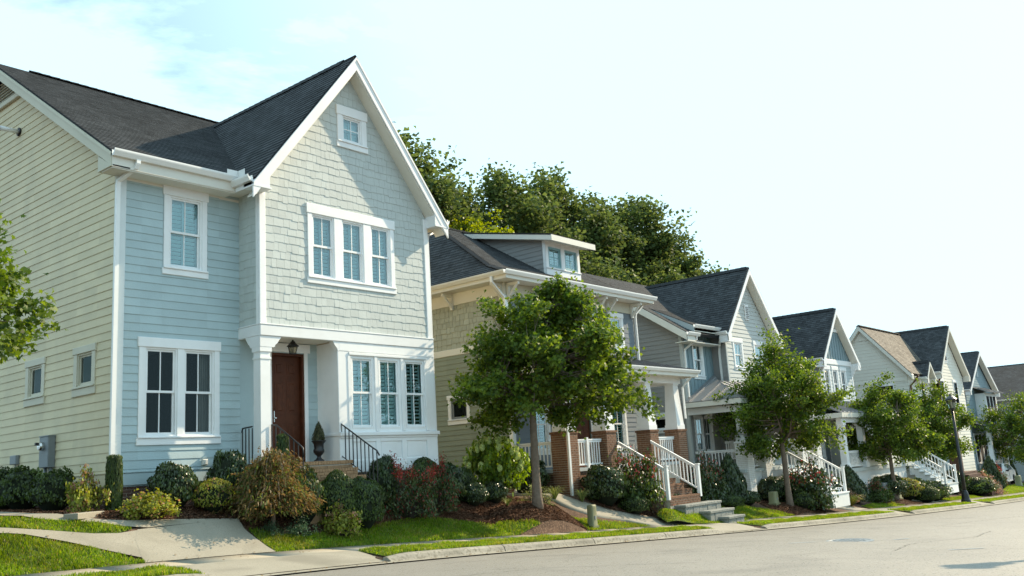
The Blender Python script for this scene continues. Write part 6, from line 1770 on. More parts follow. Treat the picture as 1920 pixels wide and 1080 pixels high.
def tree_parts(seed, H, th, R, r0, nt, nl, ls, leaf, bark, shape=KITE, spread=.26, skew=(0, 0), low=0.16, topness=.5, sway=.0, limbs=8, yscale=1.0, maxw=.42, gaps=0.25, nmaj=30):
    """trunk mesh and crown mesh in local coordinates; H total height, th clear stem, R crown radius"""
    rg = np.random.default_rng(seed)
    # crown outline: radius by height, with lobes by azimuth
    zc_ = np.linspace(0, 1, 40)
    def outline(h, az):
        base = np.where(h < maxw, np.sin(np.clip(h / maxw, 0, 1) * np.pi / 2) ** .6 * (1 - low) + low, np.clip(1 - ((h - maxw) / (1 - maxw)) ** 2.0, 0, 1) ** topness)
        lob = 1 + .14 * np.sin(az * 2 + seed) + .13 * np.sin(az * 3 + h * 7 + seed * 2) + .10 * np.sin(az * 2 - h * 11 + seed)
        return R * base * lob
    nm = nmaj
    maj, tries = [], 0
    while len(maj) < nm and tries < 6000:
        tries += 1
        h = rg.random() ** .9; az = rg.uniform(0, 2 * np.pi)
        rr = outline(h, az) * np.sqrt(rg.uniform(.12, 1.0)) * .92
        c = np.array([rr * np.cos(az) + skew[0] * (.35 + .65 * h), rr * np.sin(az) * yscale + skew[1] * (.35 + .65 * h), th + h * (H - th) * .93])
        if maj and np.min(np.linalg.norm(np.array(maj) - c, axis=1)) < R * (.34 - .00004 * tries): continue
        maj.append(c)
    maj = np.array(maj)
    mo = maj - np.array([skew[0] * .4, skew[1] * .4, th + (H - th) * .25]); mo /= np.linalg.norm(mo, axis=1, keepdims=True)
    msz = rg.uniform(.08, .18, len(maj)) * R
    mi = rg.integers(0, len(maj), nt)
    tips = maj[mi] + rg.normal(size=(nt, 3)) * msz[mi][:, None] * np.array([1, 1, .75]) + (mo[mi] + np.array([0, 0, .5])) * np.abs(rg.normal(0, 1, (nt, 1))) * msz[mi][:, None] * .8
    # wood
    mb = MB()
    lean = rg.normal(0, .004, 2) + np.array([sway, 0])
    stem = [(lean[0] * z * 2, lean[1] * z * 2, z) for z in np.linspace(-.25, th, 6)]
    rad = [r0 * (1.55 if i == 0 else 1.12 if i == 1 else 1 - .05 * i) for i in range(6)]
    ctr = [(stem[-1][0] + (skew[0]) * t * .8 + rg.normal(0, .04), stem[-1][1] + skew[1] * t * .8 + rg.normal(0, .04), th + (H - th) * t * .85) for t in np.linspace(.12, 1, 6)]
    mb.tube(stem + ctr, rad + list(np.linspace(r0 * .62, r0 * .07, 6)), 9)
    nodes = [np.array(c) for c in stem[-1:] + ctr]; nrad = list(np.linspace(r0 * .7, r0 * .1, len(nodes)))
    attach = []
    for k in range(limbs):
        az = 2 * math.pi * k / limbs + rg.uniform(-.35, .35)
        h0 = rg.uniform(0, .45); st = np.array(stem[-1]) * (1 - h0) + np.array(ctr[2]) * h0
        hh = rg.uniform(.35, .8)
        e = np.array([math.cos(az) * R * .72 * (1 - hh * .3) + skew[0] * hh, math.sin(az) * R * .72 * yscale * (1 - hh * .3) + skew[1] * hh, th + hh * (H - th)])
        m1 = st * .6 + e * .4 + np.array([0, 0, -.06 * R]) + rg.normal(0, .05 * R, 3)
        m2 = st * .25 + e * .75 + rg.normal(0, .05 * R, 3)
        mb.tube([st, m1, m2, e], [r0 * .42, r0 * .3, r0 * .18, r0 * .06], 6)
        for q in np.linspace(0, 1, 6): attach.append(m1 * (1 - q) + e * q if q < .5 else m2 * (1 - q) + e * q)
    attach = np.array(attach + [np.array(c) for c in ctr])
    for c in tips:
        d = np.linalg.norm(attach - c, axis=1) + np.where(attach[:, 2] > c[2], .5 * R, 0); a = attach[d.argmin()]
        mid = a * .5 + c * .5 + rg.normal(0, .04 * R, 3)
        mb.tube([a, mid, c], [r0 * .14, r0 * .085, r0 * .03], 4, cap=False)
    trunk = mb.mesh('trunk', bark, True)
    # leaves
    per = rg.poisson(nl / nt, nt)
    ci = np.repeat(np.arange(nt), per); n = len(ci)
    out = tips - np.array([skew[0] * .4, skew[1] * .4, th + (H - th) * .35]); out /= np.linalg.norm(out, axis=1, keepdims=True)
    off = rg.normal(size=(n, 3)) * np.array([spread, spread, spread * .7])
    along = rg.normal(0, spread * .75, (n, 1)) * out[ci]
    pts = tips[ci] + off + along
    nrm = rg.normal(size=(n, 3)) * .8 + out[ci] * .35 + np.array([0, 0, .55])
    crown = leaf_mesh('crown', pts, nrm, rg.uniform(.7, 1.25, n) * ls, leaf, shape, rg)
    return trunk, crown

def plant(name, loc, label, cat, parts, group=None, scale=(1, 1, 1), rz=0.0):
    t = thing(name, loc, label, cat, group, world=False)
    t.rotation_euler = (0, 0, rz); t.scale = scale
    for nm, me in parts:
        o = link(bpy.data.objects.new(nm, me), t)
        if nm == 'blooms': tag(o, kind='stuff')
    return t

# ---- street trees
def street_tree(x, y, H, th, R, seed, label, nl=15000, ls=.125, r0=.085, shape=KITE, skew=(0, 0), nt=190, dz=0.0, sway=0.0, **kw):
    tr, cr = tree_parts(seed, H, th, R, r0, nt, nl, ls, M['leaf_tree'], M['bark'], shape, spread=kw.pop('spread', .25), skew=skew, sway=sway, **kw)
    return plant('street_tree', (x, y, ground(x, y) + dz), label, 'tree', [('trunk', tr), ('crown', cr)], 'young street trees along the sidewalk')
street_tree(9.85, -2.42, 5.55, 2.2, 1.98, 5, 'largest street tree on the big mulch mound before the olive house', nl=38000, ls=.098, r0=.12, skew=(.8, -.4), shape=LOBED, nt=480, topness=1.05, low=.55, maxw=.30, spread=.14, nmaj=40)
street_tree(25.1, -2.32, 5.6, 2.15, 1.95, 8, 'second street tree before the grey house with teal panel', nl=31000, ls=.11, r0=.115, skew=(.25, 0), nt=400, topness=.85, low=.5, maxw=.36, spread=.155, nmaj=34)
street_tree(37.1, -2.3, 5.3, 2.0, 1.85, 12, 'third street tree left of the street lamp', nl=26000, ls=.11, r0=.11, nt=380, low=.4, maxw=.3, topness=.8, spread=.15, nmaj=32)
street_tree(47.0, -1.5, 5.3, 2.1, 2.0, 17, 'fourth street tree partly behind the street lamp', nl=22000, ls=.12, r0=.12, nt=340, low=.3, skew=(.8, 0), maxw=.42, topness=.55, spread=.17, nmaj=28)
street_tree(72.6, -1.0, 5.9, 2.1, 2.6, 23, 'farthest street tree at the right edge above the parked car', nl=18000, ls=.15, r0=.15, nt=300, low=.25, maxw=.36, spread=.22, nmaj=28)
street_tree(-5.15, -2.5, 5.6, 2.75, 2.2, 31, 'street tree whose branches reach in from the left edge', nl=34000, ls=.088, r0=.11, shape=LOBED, nt=460, low=.5, maxw=.32, spread=.13, nmaj=44)

# ---- tall trees behind the houses
BG = [tree_parts(100 + k, 20, 4.5, 3.4, .30, 520, 30000, .25, M['leaf_far'], M['bark_dark'], KITE, spread=.34, topness=.6, low=.45, limbs=10, maxw=.5, nmaj=46) for k in range(3)]
def bgtree(x, y, top, R, v, label, rz):
    z0 = ground(x, y); s_ = (top - z0) / 20.3
    plant('tall_tree', (x, y, z0), label, 'tree', [('trunk', BG[v][0]), ('crown', BG[v][1])], 'tall trees behind the houses', (R / 3.4, R / 3.4, s_), rz)
bgtree(25.4, 18.0, 18.2, 3.9, 0, 'tall tree rising right behind the gable of the nearest house', 0.4)
bgtree(29.4, 19.0, 16.9, 3.7, 1, 'tall tree in the dip right of the leftmost background tree', 1.9)
bgtree(33.6, 18.0, 18.3, 3.9, 2, 'tall dark tree standing straight above the dormer', 3.0)
bgtree(39.6, 18.4, 19.8, 4.3, 1, 'tallest crown of the trees behind the olive house roof', 4.4)
bgtree(44.0, 18.0, 18.3, 4.0, 0, 'lower tree filling the gap between the two highest background crowns', 5.2)
bgtree(48.7, 18.0, 19.5, 4.1, 2, 'tall tree right of the highest background crown', 0.9)
bgtree(53.0, 17.5, 16.9, 3.7, 0, 'shorter tall tree on the right slope of the tree line', 2.2)
bgtree(57.2, 17.2, 14.4, 3.0, 1, 'rightmost and lowest tree of the line behind the grey gable', 3.6)
bgtree(36.4, 15.5, 13.8, 3.4, 0, 'shorter tree just above the olive house dormer roof', 1.2)
bgtree(45.0, 15.0, 13.2, 3.4, 1, 'shorter tree above the right end of the olive house roof', 2.7)
lt_ = tree_parts(140, 15.2, 5, 2.5, .2, 300, 16000, .17, M['leaf_lime_tree'], M['bark_dark'], KITE, spread=.22)
plant('tall_tree', (26.3, 14.0, ground(26.6, 14)), 'bright yellow-green tree in front of the dark background trees', 'tree', [('trunk', lt_[0]), ('crown', lt_[1])])

# ---- shrubs: unit meshes (footprint radius 1, height 1), then scaled copies
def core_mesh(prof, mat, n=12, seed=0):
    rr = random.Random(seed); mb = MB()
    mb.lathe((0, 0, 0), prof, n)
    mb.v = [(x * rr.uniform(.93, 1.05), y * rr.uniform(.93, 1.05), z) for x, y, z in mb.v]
    return mb.mesh('shade_core', mat, True)
DARKCORE = pmat('core_shade', (0.012, 0.018, 0.008), 0.95, .3, 6)  # solid filler blocking the view through; the bush's inner shade is its colour
def shrub_ball(seed, n, ls, mat, rough=.05, flat=.0, loose=0.0):
    rg = np.random.default_rng(seed)
    d = sphere_pts(n, rg); d[:, 2] = np.where(d[:, 2] < -.55, -d[:, 2], d[:, 2])
    lump = 1 + rough * (np.sin(d[:, 0] * 7 + seed) * np.sin(d[:, 1] * 6 + 2) + np.sin(d[:, 2] * 8 + d[:, 0] * 4 + seed))
    r = lump * (1 - np.abs(rg.normal(0, .045 + loose * .5, n))) + loose * np.abs(rg.normal(0, .10, n))
    p = d * r[:, None]; p[:, 2] = p[:, 2] * .55 + .47
    nr = d + rg.normal(size=(n, 3)) * .55
    return [('foliage', leaf_mesh('foliage', p, nr, rg.uniform(.7, 1.3, n) * ls, mat, KITE, rg)), ('shade_core', core_mesh([(.18, -.08), (.55, .12), (.86, .35), (.88, .55), (.7, .78), (.4, .93), (.05, .98)], DARKCORE, 12, seed))]
def shrub_column(seed, n, ls, mat, square=True):
    rg = np.random.default_rng(seed)
    az = rg.uniform(0, 2 * np.pi, n); z = rg.random(n)
    sq_ = 1 / np.maximum(np.abs(np.cos(az)), np.abs(np.sin(az))) if square else np.ones(n)
    prof = np.interp(z, [0, .05, .5, .85, .95, 1], [.8, .95, 1.0, .95, .82, .55])
    r = prof * (.55 + .45 * np.minimum(sq_, 1.3)) * .8 * (1 - np.abs(rg.normal(0, .07, n)))
    top = rg.random(n) < .14; r = np.where(top, r * np.sqrt(rg.random(n)), r); z = np.where(top, .97 + rg.normal(0, .012, n), z)
    p = np.column_stack([r * np.cos(az), r * np.sin(az), z])
    nr = np.column_stack([np.cos(az), np.sin(az), np.where(top, 2, .25)]) + rg.normal(size=(n, 3)) * .5
    return [('foliage', leaf_mesh('foliage', p, nr, rg.uniform(.7, 1.3, n) * ls, mat, KITE, rg)), ('shade_core', core_mesh([(.5, -.05), (.62, .1), (.66, .6), (.6, .9), (.3, .96)], DARKCORE, 10, seed))]
def shrub_cone(seed, n, ls, mat):
    rg = np.random.default_rng(seed)
    az = rg.uniform(0, 2 * np.pi, n); z = 1 - np.sqrt(rg.random(n)) * .98
    r = np.interp(z, [0, .12, .4, .75, 1], [.75, 1.0, .82, .42, .03]) * (1 + .12 * np.sin(az * 5 + z * 9)) * (1 - np.abs(rg.normal(0, .12, n)))
    p = np.column_stack([r * np.cos(az), r * np.sin(az), z])
    nr = np.column_stack([np.cos(az), np.sin(az), np.full(n, .5)]) + rg.normal(size=(n, 3)) * .6
    return [('foliage', leaf_mesh('foliage', p, nr, rg.uniform(.7, 1.3, n) * ls, mat, KITE, rg)), ('shade_core', core_mesh([(.4, -.05), (.72, .12), (.6, .4), (.3, .75), (.03, .95)], DARKCORE, 10, seed))]
def shrub_loose(seed, n, ls, mat, ntip=60, spread=.13, shape=KITE, up=.5, flowers=None, nfl=0, fls=.06, flz=.72, stemmat=None, base=.0):
    rg = np.random.default_rng(seed)
    d = sphere_pts(ntip, rg); d[:, 2] = np.abs(d[:, 2]) * .95 + .02
    rr = np.sqrt(rg.uniform(.25, 1, ntip)) * (1 + .12 * rg.normal(size=ntip))
    tips = d * rr[:, None]; tips[:, 2] = np.clip(tips[:, 2] * (.95 - base) + base + .06, .08, 1.05)
    mb = MB()
    for c in tips: mb.tube([(c[0] * .12, c[1] * .12, -.06), (c[0] * .5, c[1] * .5, c[2] * .55), tuple(c)], [.02, .014, .006], 4, cap=False)
    ci = rg.integers(0, ntip, n)
    p = tips[ci] + rg.normal(size=(n, 3)) * spread; p[:, 2] = np.maximum(p[:, 2], .03)
    nr = rg.normal(size=(n, 3)) * .8 + d[ci] * .4 + np.array([0, 0, up])
    parts = [('stems', mb.mesh('stems', stemmat or M['bark_dark'], True)), ('foliage', leaf_mesh('foliage', p, nr, rg.uniform(.65, 1.3, n) * ls, mat, shape, rg, droop=.15))]
    if flowers:
        hi = tips[(tips[:, 2] > flz)]
        fi = rg.integers(0, len(hi), nfl)
        fp = hi[fi] + rg.normal(size=(nfl, 3)) * spread * .7 + np.array([0, 0, .05])
        me = leaf_mesh('blooms', fp, rg.normal(size=(nfl, 3)) + np.array([0, 0, .6]), rg.uniform(.6, 1.3, nfl) * fls, flowers, KITE, rg)
        parts.append(('blooms', me))
    return parts
def shrub_weep(seed, mat):
    # laceleaf maple: layered drooping sprays on a short crooked trunk
    rg = np.random.default_rng(seed)
    mb = MB(); P_, A_ = [], []
    for k in range(80):
        az = rg.uniform(0, 2 * np.pi); hh = rg.uniform(.22, 1.0); R_ = rg.uniform(.4, 1.0) * (1.15 - .5 * max(0, hh - .45) / .55) * (1 + .28 * math.sin(3 * az + 1)); hh *= 1 + .12 * math.sin(2 * az + 2)
        a0 = np.array([0, 0, .35 * hh + .1]); a1 = np.array([math.cos(az) * R_ * .45, math.sin(az) * R_ * .45, hh * .98]); a2 = np.array([math.cos(az) * R_ * .85, math.sin(az) * R_ * .85, hh * .86]); a3 = np.array([math.cos(az) * R_ * 1.02, math.sin(az) * R_ * 1.02, hh * .55])
        mb.tube([a0, a1, a2, a3], [.02, .014, .009, .004], 4, cap=False)
        m = 190
        t = rg.uniform(.25, 1, m)[:, None]
        b = np.where(t < .66, a1 + (a2 - a1) * np.clip((t - .25) / .41, 0, 1), a2 + (a3 - a2) * (t - .66) / .34)
        P_.append(b + rg.normal(size=(m, 3)) * np.array([.10, .10, .045])); A_.append(np.repeat([[math.cos(az), math.sin(az), -.9]], m, 0))
    mb.tube([(0, 0, -.1), (.03, .02, .12), (-.03, .02, .25), (0, 0, .5)], [.05, .045, .04, .03], 7)
    p = np.concatenate(P_); a = np.concatenate(A_); n = len(p)
    p[:, 2] = np.maximum(p[:, 2], .04)
    return [('trunk', mb.mesh('trunk', M['bark'], True)), ('foliage', leaf_mesh('foliage', p, rg.normal(size=(n, 3)) * .6 + np.array([0, 0, 1.0]), rg.uniform(.6, 1.3, n) * .085, mat, LANCE, rg, axis=a))]
def strap_plant(seed, mat, n=70):
    rg = np.random.default_rng(seed); mb = MB()
    for k in range(n):
        az = rg.uniform(0, 2 * np.pi); L_ = rg.uniform(.6, 1.1); h_ = rg.uniform(.55, 1.0); w_ = .030
        pts = [np.array([math.cos(az) * L_ * t, math.sin(az) * L_ * t, h_ * math.sin(t * 2.3) ]) for t in (0.03, .35, .7, 1.0)]
        s_ = np.array([-math.sin(az), math.cos(az), 0])
        for i in range(3):
            wa, wb = w_ * (1 - i * .3), w_ * (1 - (i + 1) * .32)
            mb.add([pts[i] - s_ * wa, pts[i] + s_ * wa, pts[i + 1] + s_ * wb, pts[i + 1] - s_ * wb], [(0, 1, 2, 3)])
    return [('leaves', mb.mesh('leaves', mat))]

SH = {
    'ball': shrub_ball(1, 5200, .058, M['leaf_box']), 'ball2': shrub_ball(2, 4600, .062, M['leaf_box'], .08),
    'gloss': shrub_ball(3, 3600, .085, M['leaf_dark'], .10, loose=.15), 'gloss2': shrub_ball(4, 3400, .09, M['leaf_dark'], .12, loose=.2),
    'wild': shrub_ball(5, 3200, .095, M['leaf_box'], .14, loose=.3),
    'lime': shrub_loose(6, 2300, .115, M['leaf_lime'], 60, .12), 'lime2': shrub_ball(7, 3000, .085, M['leaf_lime'], .08, loose=.2),
    'column': shrub_column(8, 4200, .085, M['leaf_box']), 'cone': shrub_cone(9, 3800, .085, M['leaf_dark']), 'cone_green': shrub_cone(15, 3000, .09, M['leaf_box']),
    'weep': shrub_weep(10, M['leaf_red']),
    'nandina': shrub_loose(11, 4200, .10, M['leaf_nandina'], 60, .12, LANCE, flowers=M['flower_red'], nfl=520, fls=.055, flz=.7),
    'rose': shrub_loose(12, 3800, .085, M['leaf_box'], 80, .11, flowers=M['flower_rose'], nfl=420, fls=.06, flz=.55),
    'rose_d': shrub_loose(16, 4200, .085, M['leaf_dark'], 80, .11, flowers=M['flower_rose'], nfl=300, fls=.065, flz=.55),
    'pink': shrub_loose(13, 2600, .075, M['leaf_pink'], 60, .10),
    'spirea': shrub_loose(14, 1500, .11, M['leaf_lime'], 42, .10, flowers=M['leaf_pink'], nfl=160, fls=.10, flz=.6),
    'fern': shrub_loose(17, 900, .16, M['fern'], 40, .12, LANCE),
    'strap': strap_plant(18, M['blade']), 'limegrass': strap_plant(19, M['leaf_lime'], 150),
    'perennial': shrub_loose(20, 700, .10, M['blade'], 36, .09, LANCE, flowers=M['flower_lime'], nfl=60, fls=.06),
    'hyd': shrub_loose(21, 3600, .10, M['leaf_hyd'], 80, .12, base=.30),
}
def shrub(kind, x, y, w, h, label, name='shrub', group=None, rz=None, zb=None, cat='shrub'):
    z = ground(x, y) - .02 if zb is None else zb
    return plant(name, (x, y, z), label, cat, SH[kind], group, (w / 2, w / 2, h), rnd.uniform(0, 6.28) if rz is None else rz)

# along the cream wall
shrub('wild', -.75, 3.1, .95, .80, 'leftmost dark green shrub at the frame edge below the cable box', group='low shrubs along the cream wall')
shrub('wild', -.75, 2.1, 1.0, .80, 'dark green shrub below the grey electric meter', group='low shrubs along the cream wall')
shrub('wild', -.75, .75, .85, .74, 'dark green shrub between the meter and the reddish corner shrub', group='low shrubs along the cream wall')
shrub('spirea', -.72, -.45, .75, .72, 'reddish-tipped shrub beside the narrow boxwood column', group='low shrubs along the cream wall')
shrub('column', -.24, -.55, .36, 1.02, 'narrow clipped boxwood column at the blue house corner', 'boxwood_column')
shrub('lime', .02, -1.32, .98, .45, 'low spreading yellow-green shrub next to the driveway')
shrub('gloss', .86, -.72, .90, .88, 'round glossy shrub under the dark double window')
shrub('lime2', 1.45, -1.18, .80, .60, 'rounded golden shrub left of the bronze maple')
shrub('gloss2', 2.15, -.58, .84, 1.10, 'glossy dark shrub behind the bronze maple by the porch')
shrub('weep', 2.24, -1.95, 1.85, 1.42, 'bronze laceleaf maple with drooping sprays before the porch', 'laceleaf_maple', cat='maple')
shrub('column', 3.02, -1.22, .34, 1.10, 'small boxy green topiary showing beside the porch column', 'boxwood_column', zb=-.25)
shrub('wild', 3.04, -1.85, .86, 1.02, 'dark shrub between the bronze maple and the clipped globes')
shrub('ball', 3.80, -2.0, .86, 1.08, 'clipped boxwood globe further back below the brick steps', 'boxwood_globe', 'clipped boxwood globes')
shrub('ball2', 4.36, -2.14, .92, 1.02, 'largest clipped boxwood globe nearest the lawn', 'boxwood_globe', 'clipped boxwood globes')
shrub('spirea', 3.55, -2.42, .95, .62, 'pale pink-tipped loose shrub on the lawn edge before the globes')
shrub('fern', 2.62, -2.28, .70, .30, 'low blue-green perennial at the foot of the bronze maple', 'perennial', cat='perennial')
shrub('fern', 2.05, -2.2, .5, .25, 'small blue-green perennial beside the driveway edge', 'perennial', cat='perennial')
shrub('gloss', 5.63, -1.35, .74, 1.15, 'rounded shrub at the end of the black stair railing')
shrub('nandina', 5.95, -1.78, 1.36, 1.15, 'nandina with red berry clusters below the panelled bay', 'nandina')
shrub('nandina', 6.98, -1.62, 1.15, 1.08, 'second nandina with red tops nearer the bay corner', 'nandina')
shrub('ball', 7.3, -1.0, .8, 1.0, 'rounded shrub behind the second nandina at the bay corner')
shrub('gloss2', 7.86, -1.18, .95, .95, 'dark rounded shrub just right of the second nandina')
shrub('ball2', 8.66, -.95, .72, .76, 'rounded shrub left of the hydrangea beneath the olive wall')
shrub('gloss', 8.62, -1.38, .70, .54, 'low dark shrub in front left of the hydrangea')
shrub('gloss2', 9.50, -1.30, .70, .54, 'low dark shrub directly in front of the hydrangea')
hy = shrub('hyd', 10.25, -.75, 1.65, 1.5, 'hydrangea bush covered in pale green flower heads', 'hydrangea', rz=0.3)
mb = MB(); mb.tube([(0, 0, -.05), (.02, 0, .2), (.0, .02, .4)], [.035, .03, .028], 7); mb.tube([(0, 0, .05), (-.12, .05, .25), (-.2, .1, .5)], [.025, .02, .015], 6); mb.tube([(0, 0, .05), (.14, -.05, .25), (.25, -.1, .5)], [.025, .02, .015], 6)
link(bpy.data.objects.new('trunk', mb.mesh('trunk', M['bark'], True)), hy)
rgf = np.random.default_rng(77)
d_ = sphere_pts(420, rgf)
fm = leaf_mesh('flower_head', d_ * np.array([.92, .92, 1.05]), d_ + rgf.normal(size=d_.shape) * .3, rgf.uniform(.28, .42, 420), M['flower_lime'], KITE, rgf)
for k in range(46):
    az = rgf.uniform(0, 6.28); el = rgf.uniform(-.05, 1.35)
    px_, py_, pz_ = math.cos(az) * math.cos(el), math.sin(az) * math.cos(el), .38 + .62 * math.sin(el)
    fo = link(bpy.data.objects.new('flower_head', fm), hy); fo.location = (px_ * 1.08, py_ * 1.08, pz_ + .05)
    s_ = rgf.uniform(.75, 1.15) * .105; fo.scale = (s_ / 1.03, s_ / 1.03, s_ / 1.55)
shrub('strap', 9.15, -2.02, .5, .24, 'small strap-leaved plant in the mulch left of the tree', 'perennial', cat='perennial')
shrub('perennial', 10.35, -1.75, .75, .46, 'wispy pale perennials just left of the tree trunk', 'perennial', cat='perennial')
shrub('perennial', 10.95, -1.7, .75, .50, 'wispy pale perennials just right of the tree trunk', 'perennial', cat='perennial')
# olive house
shrub('gloss', 12.50, .05, 1.2, 1.05, 'dark shrub against the brick base behind the tree trunk')
shrub('strap', 11.95, -1.35, .85, .42, 'arching strap-leaved clump left of the brick pier downspout', 'ornamental_grass', cat='ornamental grass')
shrub('strap', 12.95, -1.55, .85, .42, 'arching strap-leaved clump in front of the near brick pier', 'ornamental_grass', cat='ornamental grass')
shrub('gloss', 14.05, -1.62, 1.35, 1.12, 'large dark shrub between the brick piers of the olive house')
shrub('rose', 15.4, -1.85, 1.75, 1.45, 'rose bush covered in red blooms left of the brick stairs', 'rose_bush', cat='rose bush')
shrub('ball2', 14.75, -2.12, .92, .54, 'low bright green shrub at the end of the curved path')
shrub('pink', 16.05, -2.25, .92, .60, 'pinkish low shrub beside the bluestone landing')
shrub('wild', 16.75, -2.15, .7, .66, 'dark low shrub tucked behind the pinkish one')
# grey house
shrub('rose_d', 20.2, -1.55, 1.3, 1.45, 'red-flowered bush right of the brick stair post', 'rose_bush', cat='rose bush')
shrub('cone', 22.1, -1.5, 1.25, 1.78, 'dark conical holly before the porch railing of the grey house', 'holly')
shrub('ball2', 20.9, -1.95, 1.1, .42, 'low green shrub at the foot of the red-flowered bush')
shrub('gloss', 23.0, -1.7, .8, .5, 'low dark shrub beside the white brick pier')
shrub('gloss', 25.5, -1.45, 1.3, .95, 'rounded dark shrub left of the second tree trunk')
shrub('rose_d', 26.6, -2.3, 2.3, 1.65, 'wide bush full of red blooms below the white stair railing', 'rose_bush', cat='rose bush')
shrub('wild', 25.7, -2.55, .9, .6, 'dark ground-hugging shrub under the wide red bush')
# further on
shrub('cone', 32.9, -1.75, 1.5, 1.65, 'dark conical holly left of the panelled porch', 'holly')
shrub('pink', 31.7, -1.95, 1.15, .66, 'pinkish shrub before the second conical holly')
shrub('limegrass', 31.2, -2.35, 1.4, .52, 'lime-green grassy clump near the sidewalk', 'ornamental_grass', cat='ornamental grass')
shrub('rose', 35.4, -1.95, 1.4, .85, 'low shrub with red flowers left of the third tree', 'rose_bush', cat='rose bush')
shrub('gloss', 37.4, -1.75, 2.0, 1.1, 'dark hedge shrub below the panelled porch wall')
shrub('lime2', 39.9, -1.9, 1.6, 1.0, 'yellow-green shrub left of the far white stairs')
shrub('wild', 40.8, -1.95, 1.8, .95, 'green hedge shrub before the far white stairs')
shrub('wild', 41.9, -2.5, 1.9, .95, 'green hedge shrub at the foot of the far stair railing')
shrub('ball', 40.6, -2.6, 1.4, .8, 'rounded green shrub nearest the sidewalk before the far stairs')
shrub('column', 47.0, -.95, 1.3, 2.9, 'tall dark green columnar shrub behind the fourth tree', 'columnar_shrub')
shrub('pink', 55.0, -1.75, 2.0, 1.35, 'brownish rounded shrub right of the street lamp')
shrub('gloss', 49.6, -1.5, 1.6, 1.3, 'dark shrub on the brick steps of the ivory house')
shrub('cone', 58.6, -1.5, 1.5, 2.3, 'dark conical shrub before the teal house', 'holly')
shrub('wild', 56.4, -1.2, 1.6, 1.1, 'dull green shrub left of the last conical shrub')
shrub('nandina', 62.6, -.9, 1.4, 1.4, 'reddish shrub close to the nose of the parked car')
shrub('cone_green', 76.6, 1.3, 1.2, 2.6, 'bright green pointed cypress behind the parked car', 'cypress', cat='cypress')

shrub('wild', 51.6, -2.35, 2.0, 1.0, 'low green shrub before the brick steps of the ivory house')
shrub('pink', 53.2, -2.5, 1.8, .8, 'low brownish plants right before the ivory house steps')

# ---- urn with dwarf conifer on the porch
ur = thing('planter_urn', (4.58, -.42, .28), 'black urn planter with a pointed dwarf conifer beside the front door', 'planter')
mb = MB(); mb.lathe((4.58, -.42, .28), [(.12, 0), (.12, .03), (.075, .06), (.045, .10), (.045, .13), (.09, .17), (.125, .22), (.125, .27), (.105, .30), (.115, .40), (.155, .455), (.165, .46), (.165, .475), (.13, .47)], 22); mb.build('urn', M['iron'], ur, smooth=True)
cf = shrub_cone(40, 1600, .10, leaf_mat('conifer', (.03, .04, .015), (.12, .12, .05), .2))
for nm, me in cf:
    o = bpy.data.objects.new(nm, me); link(o, ur); o.location = (4.58, -.42, .74); o.scale = (.145, .145, .46)

# ================================================================ street furniture and car
def lamp(x, y, label, hz=5.55):
    z = ground(x, y) if y > -6 else float(zc(x)) - .02
    t = thing('street_lamp', (x, y, z), label, 'street lamp', 'black street lamps')
    c = (x, y, z)
    mb = MB(); mb.lathe(c, [(.27, -.1), (.27, .10), (.24, .14), (.22, .34), (.19, .40), (.17, .62), (.14, .72), (.10, .82)], 16); mb.build('base', M['post'], t, smooth=False)
    mb = MB(); mb.lathe(c, [(.098, .8), (.085, 1.6), (.062, hz - .80)], 12); mb.lathe(c, [(.09, hz - .98), (.09, hz - .95), (.065, hz - .93)], 12); mb.build('post', M['post'], t, smooth=True)
    mb = MB(); mb.lathe(c, [(.07, hz - .80), (.16, hz - .74), (.17, hz - .70), (.12, hz - .68)], 12); mb.build('collar', M['post'], t)
    mb = MB(); mb.lathe(c, [(.135, hz - .68), (.235, hz - .26)], 6); mb.build('lantern_glass', M['lamp_glass'], t)
    mb = MB()
    for k in range(6):
        a = math.pi * k / 3; mb.tube([(x + .14 * math.cos(a), y + .14 * math.sin(a), z + hz - .69), (x + .243 * math.cos(a), y + .243 * math.sin(a), z + hz - .25)], .013, 5)
    mb.build('lantern_frame', M['post'], t)
    mb = MB(); mb.lathe(c, [(.30, hz - .26), (.30, hz - .23), (.20, hz - .14), (.10, hz - .08), (.05, hz - .05), (.03, hz + .05), (.0, hz + .07)], 12); mb.build('hood', M['post'], t)
    mb = MB(); mb.lathe(c, [(.05, hz - .66), (.06, hz - .5), (.05, hz - .35)], 8); mb.build('bulb', M['white'], t)
    return t
lamp(41.4, -4.25, 'tall black street lamp with glass lantern standing on the far verge')
lamp(10.8, -16.25, 'black street lamp on the near side whose shadow falls across the road')

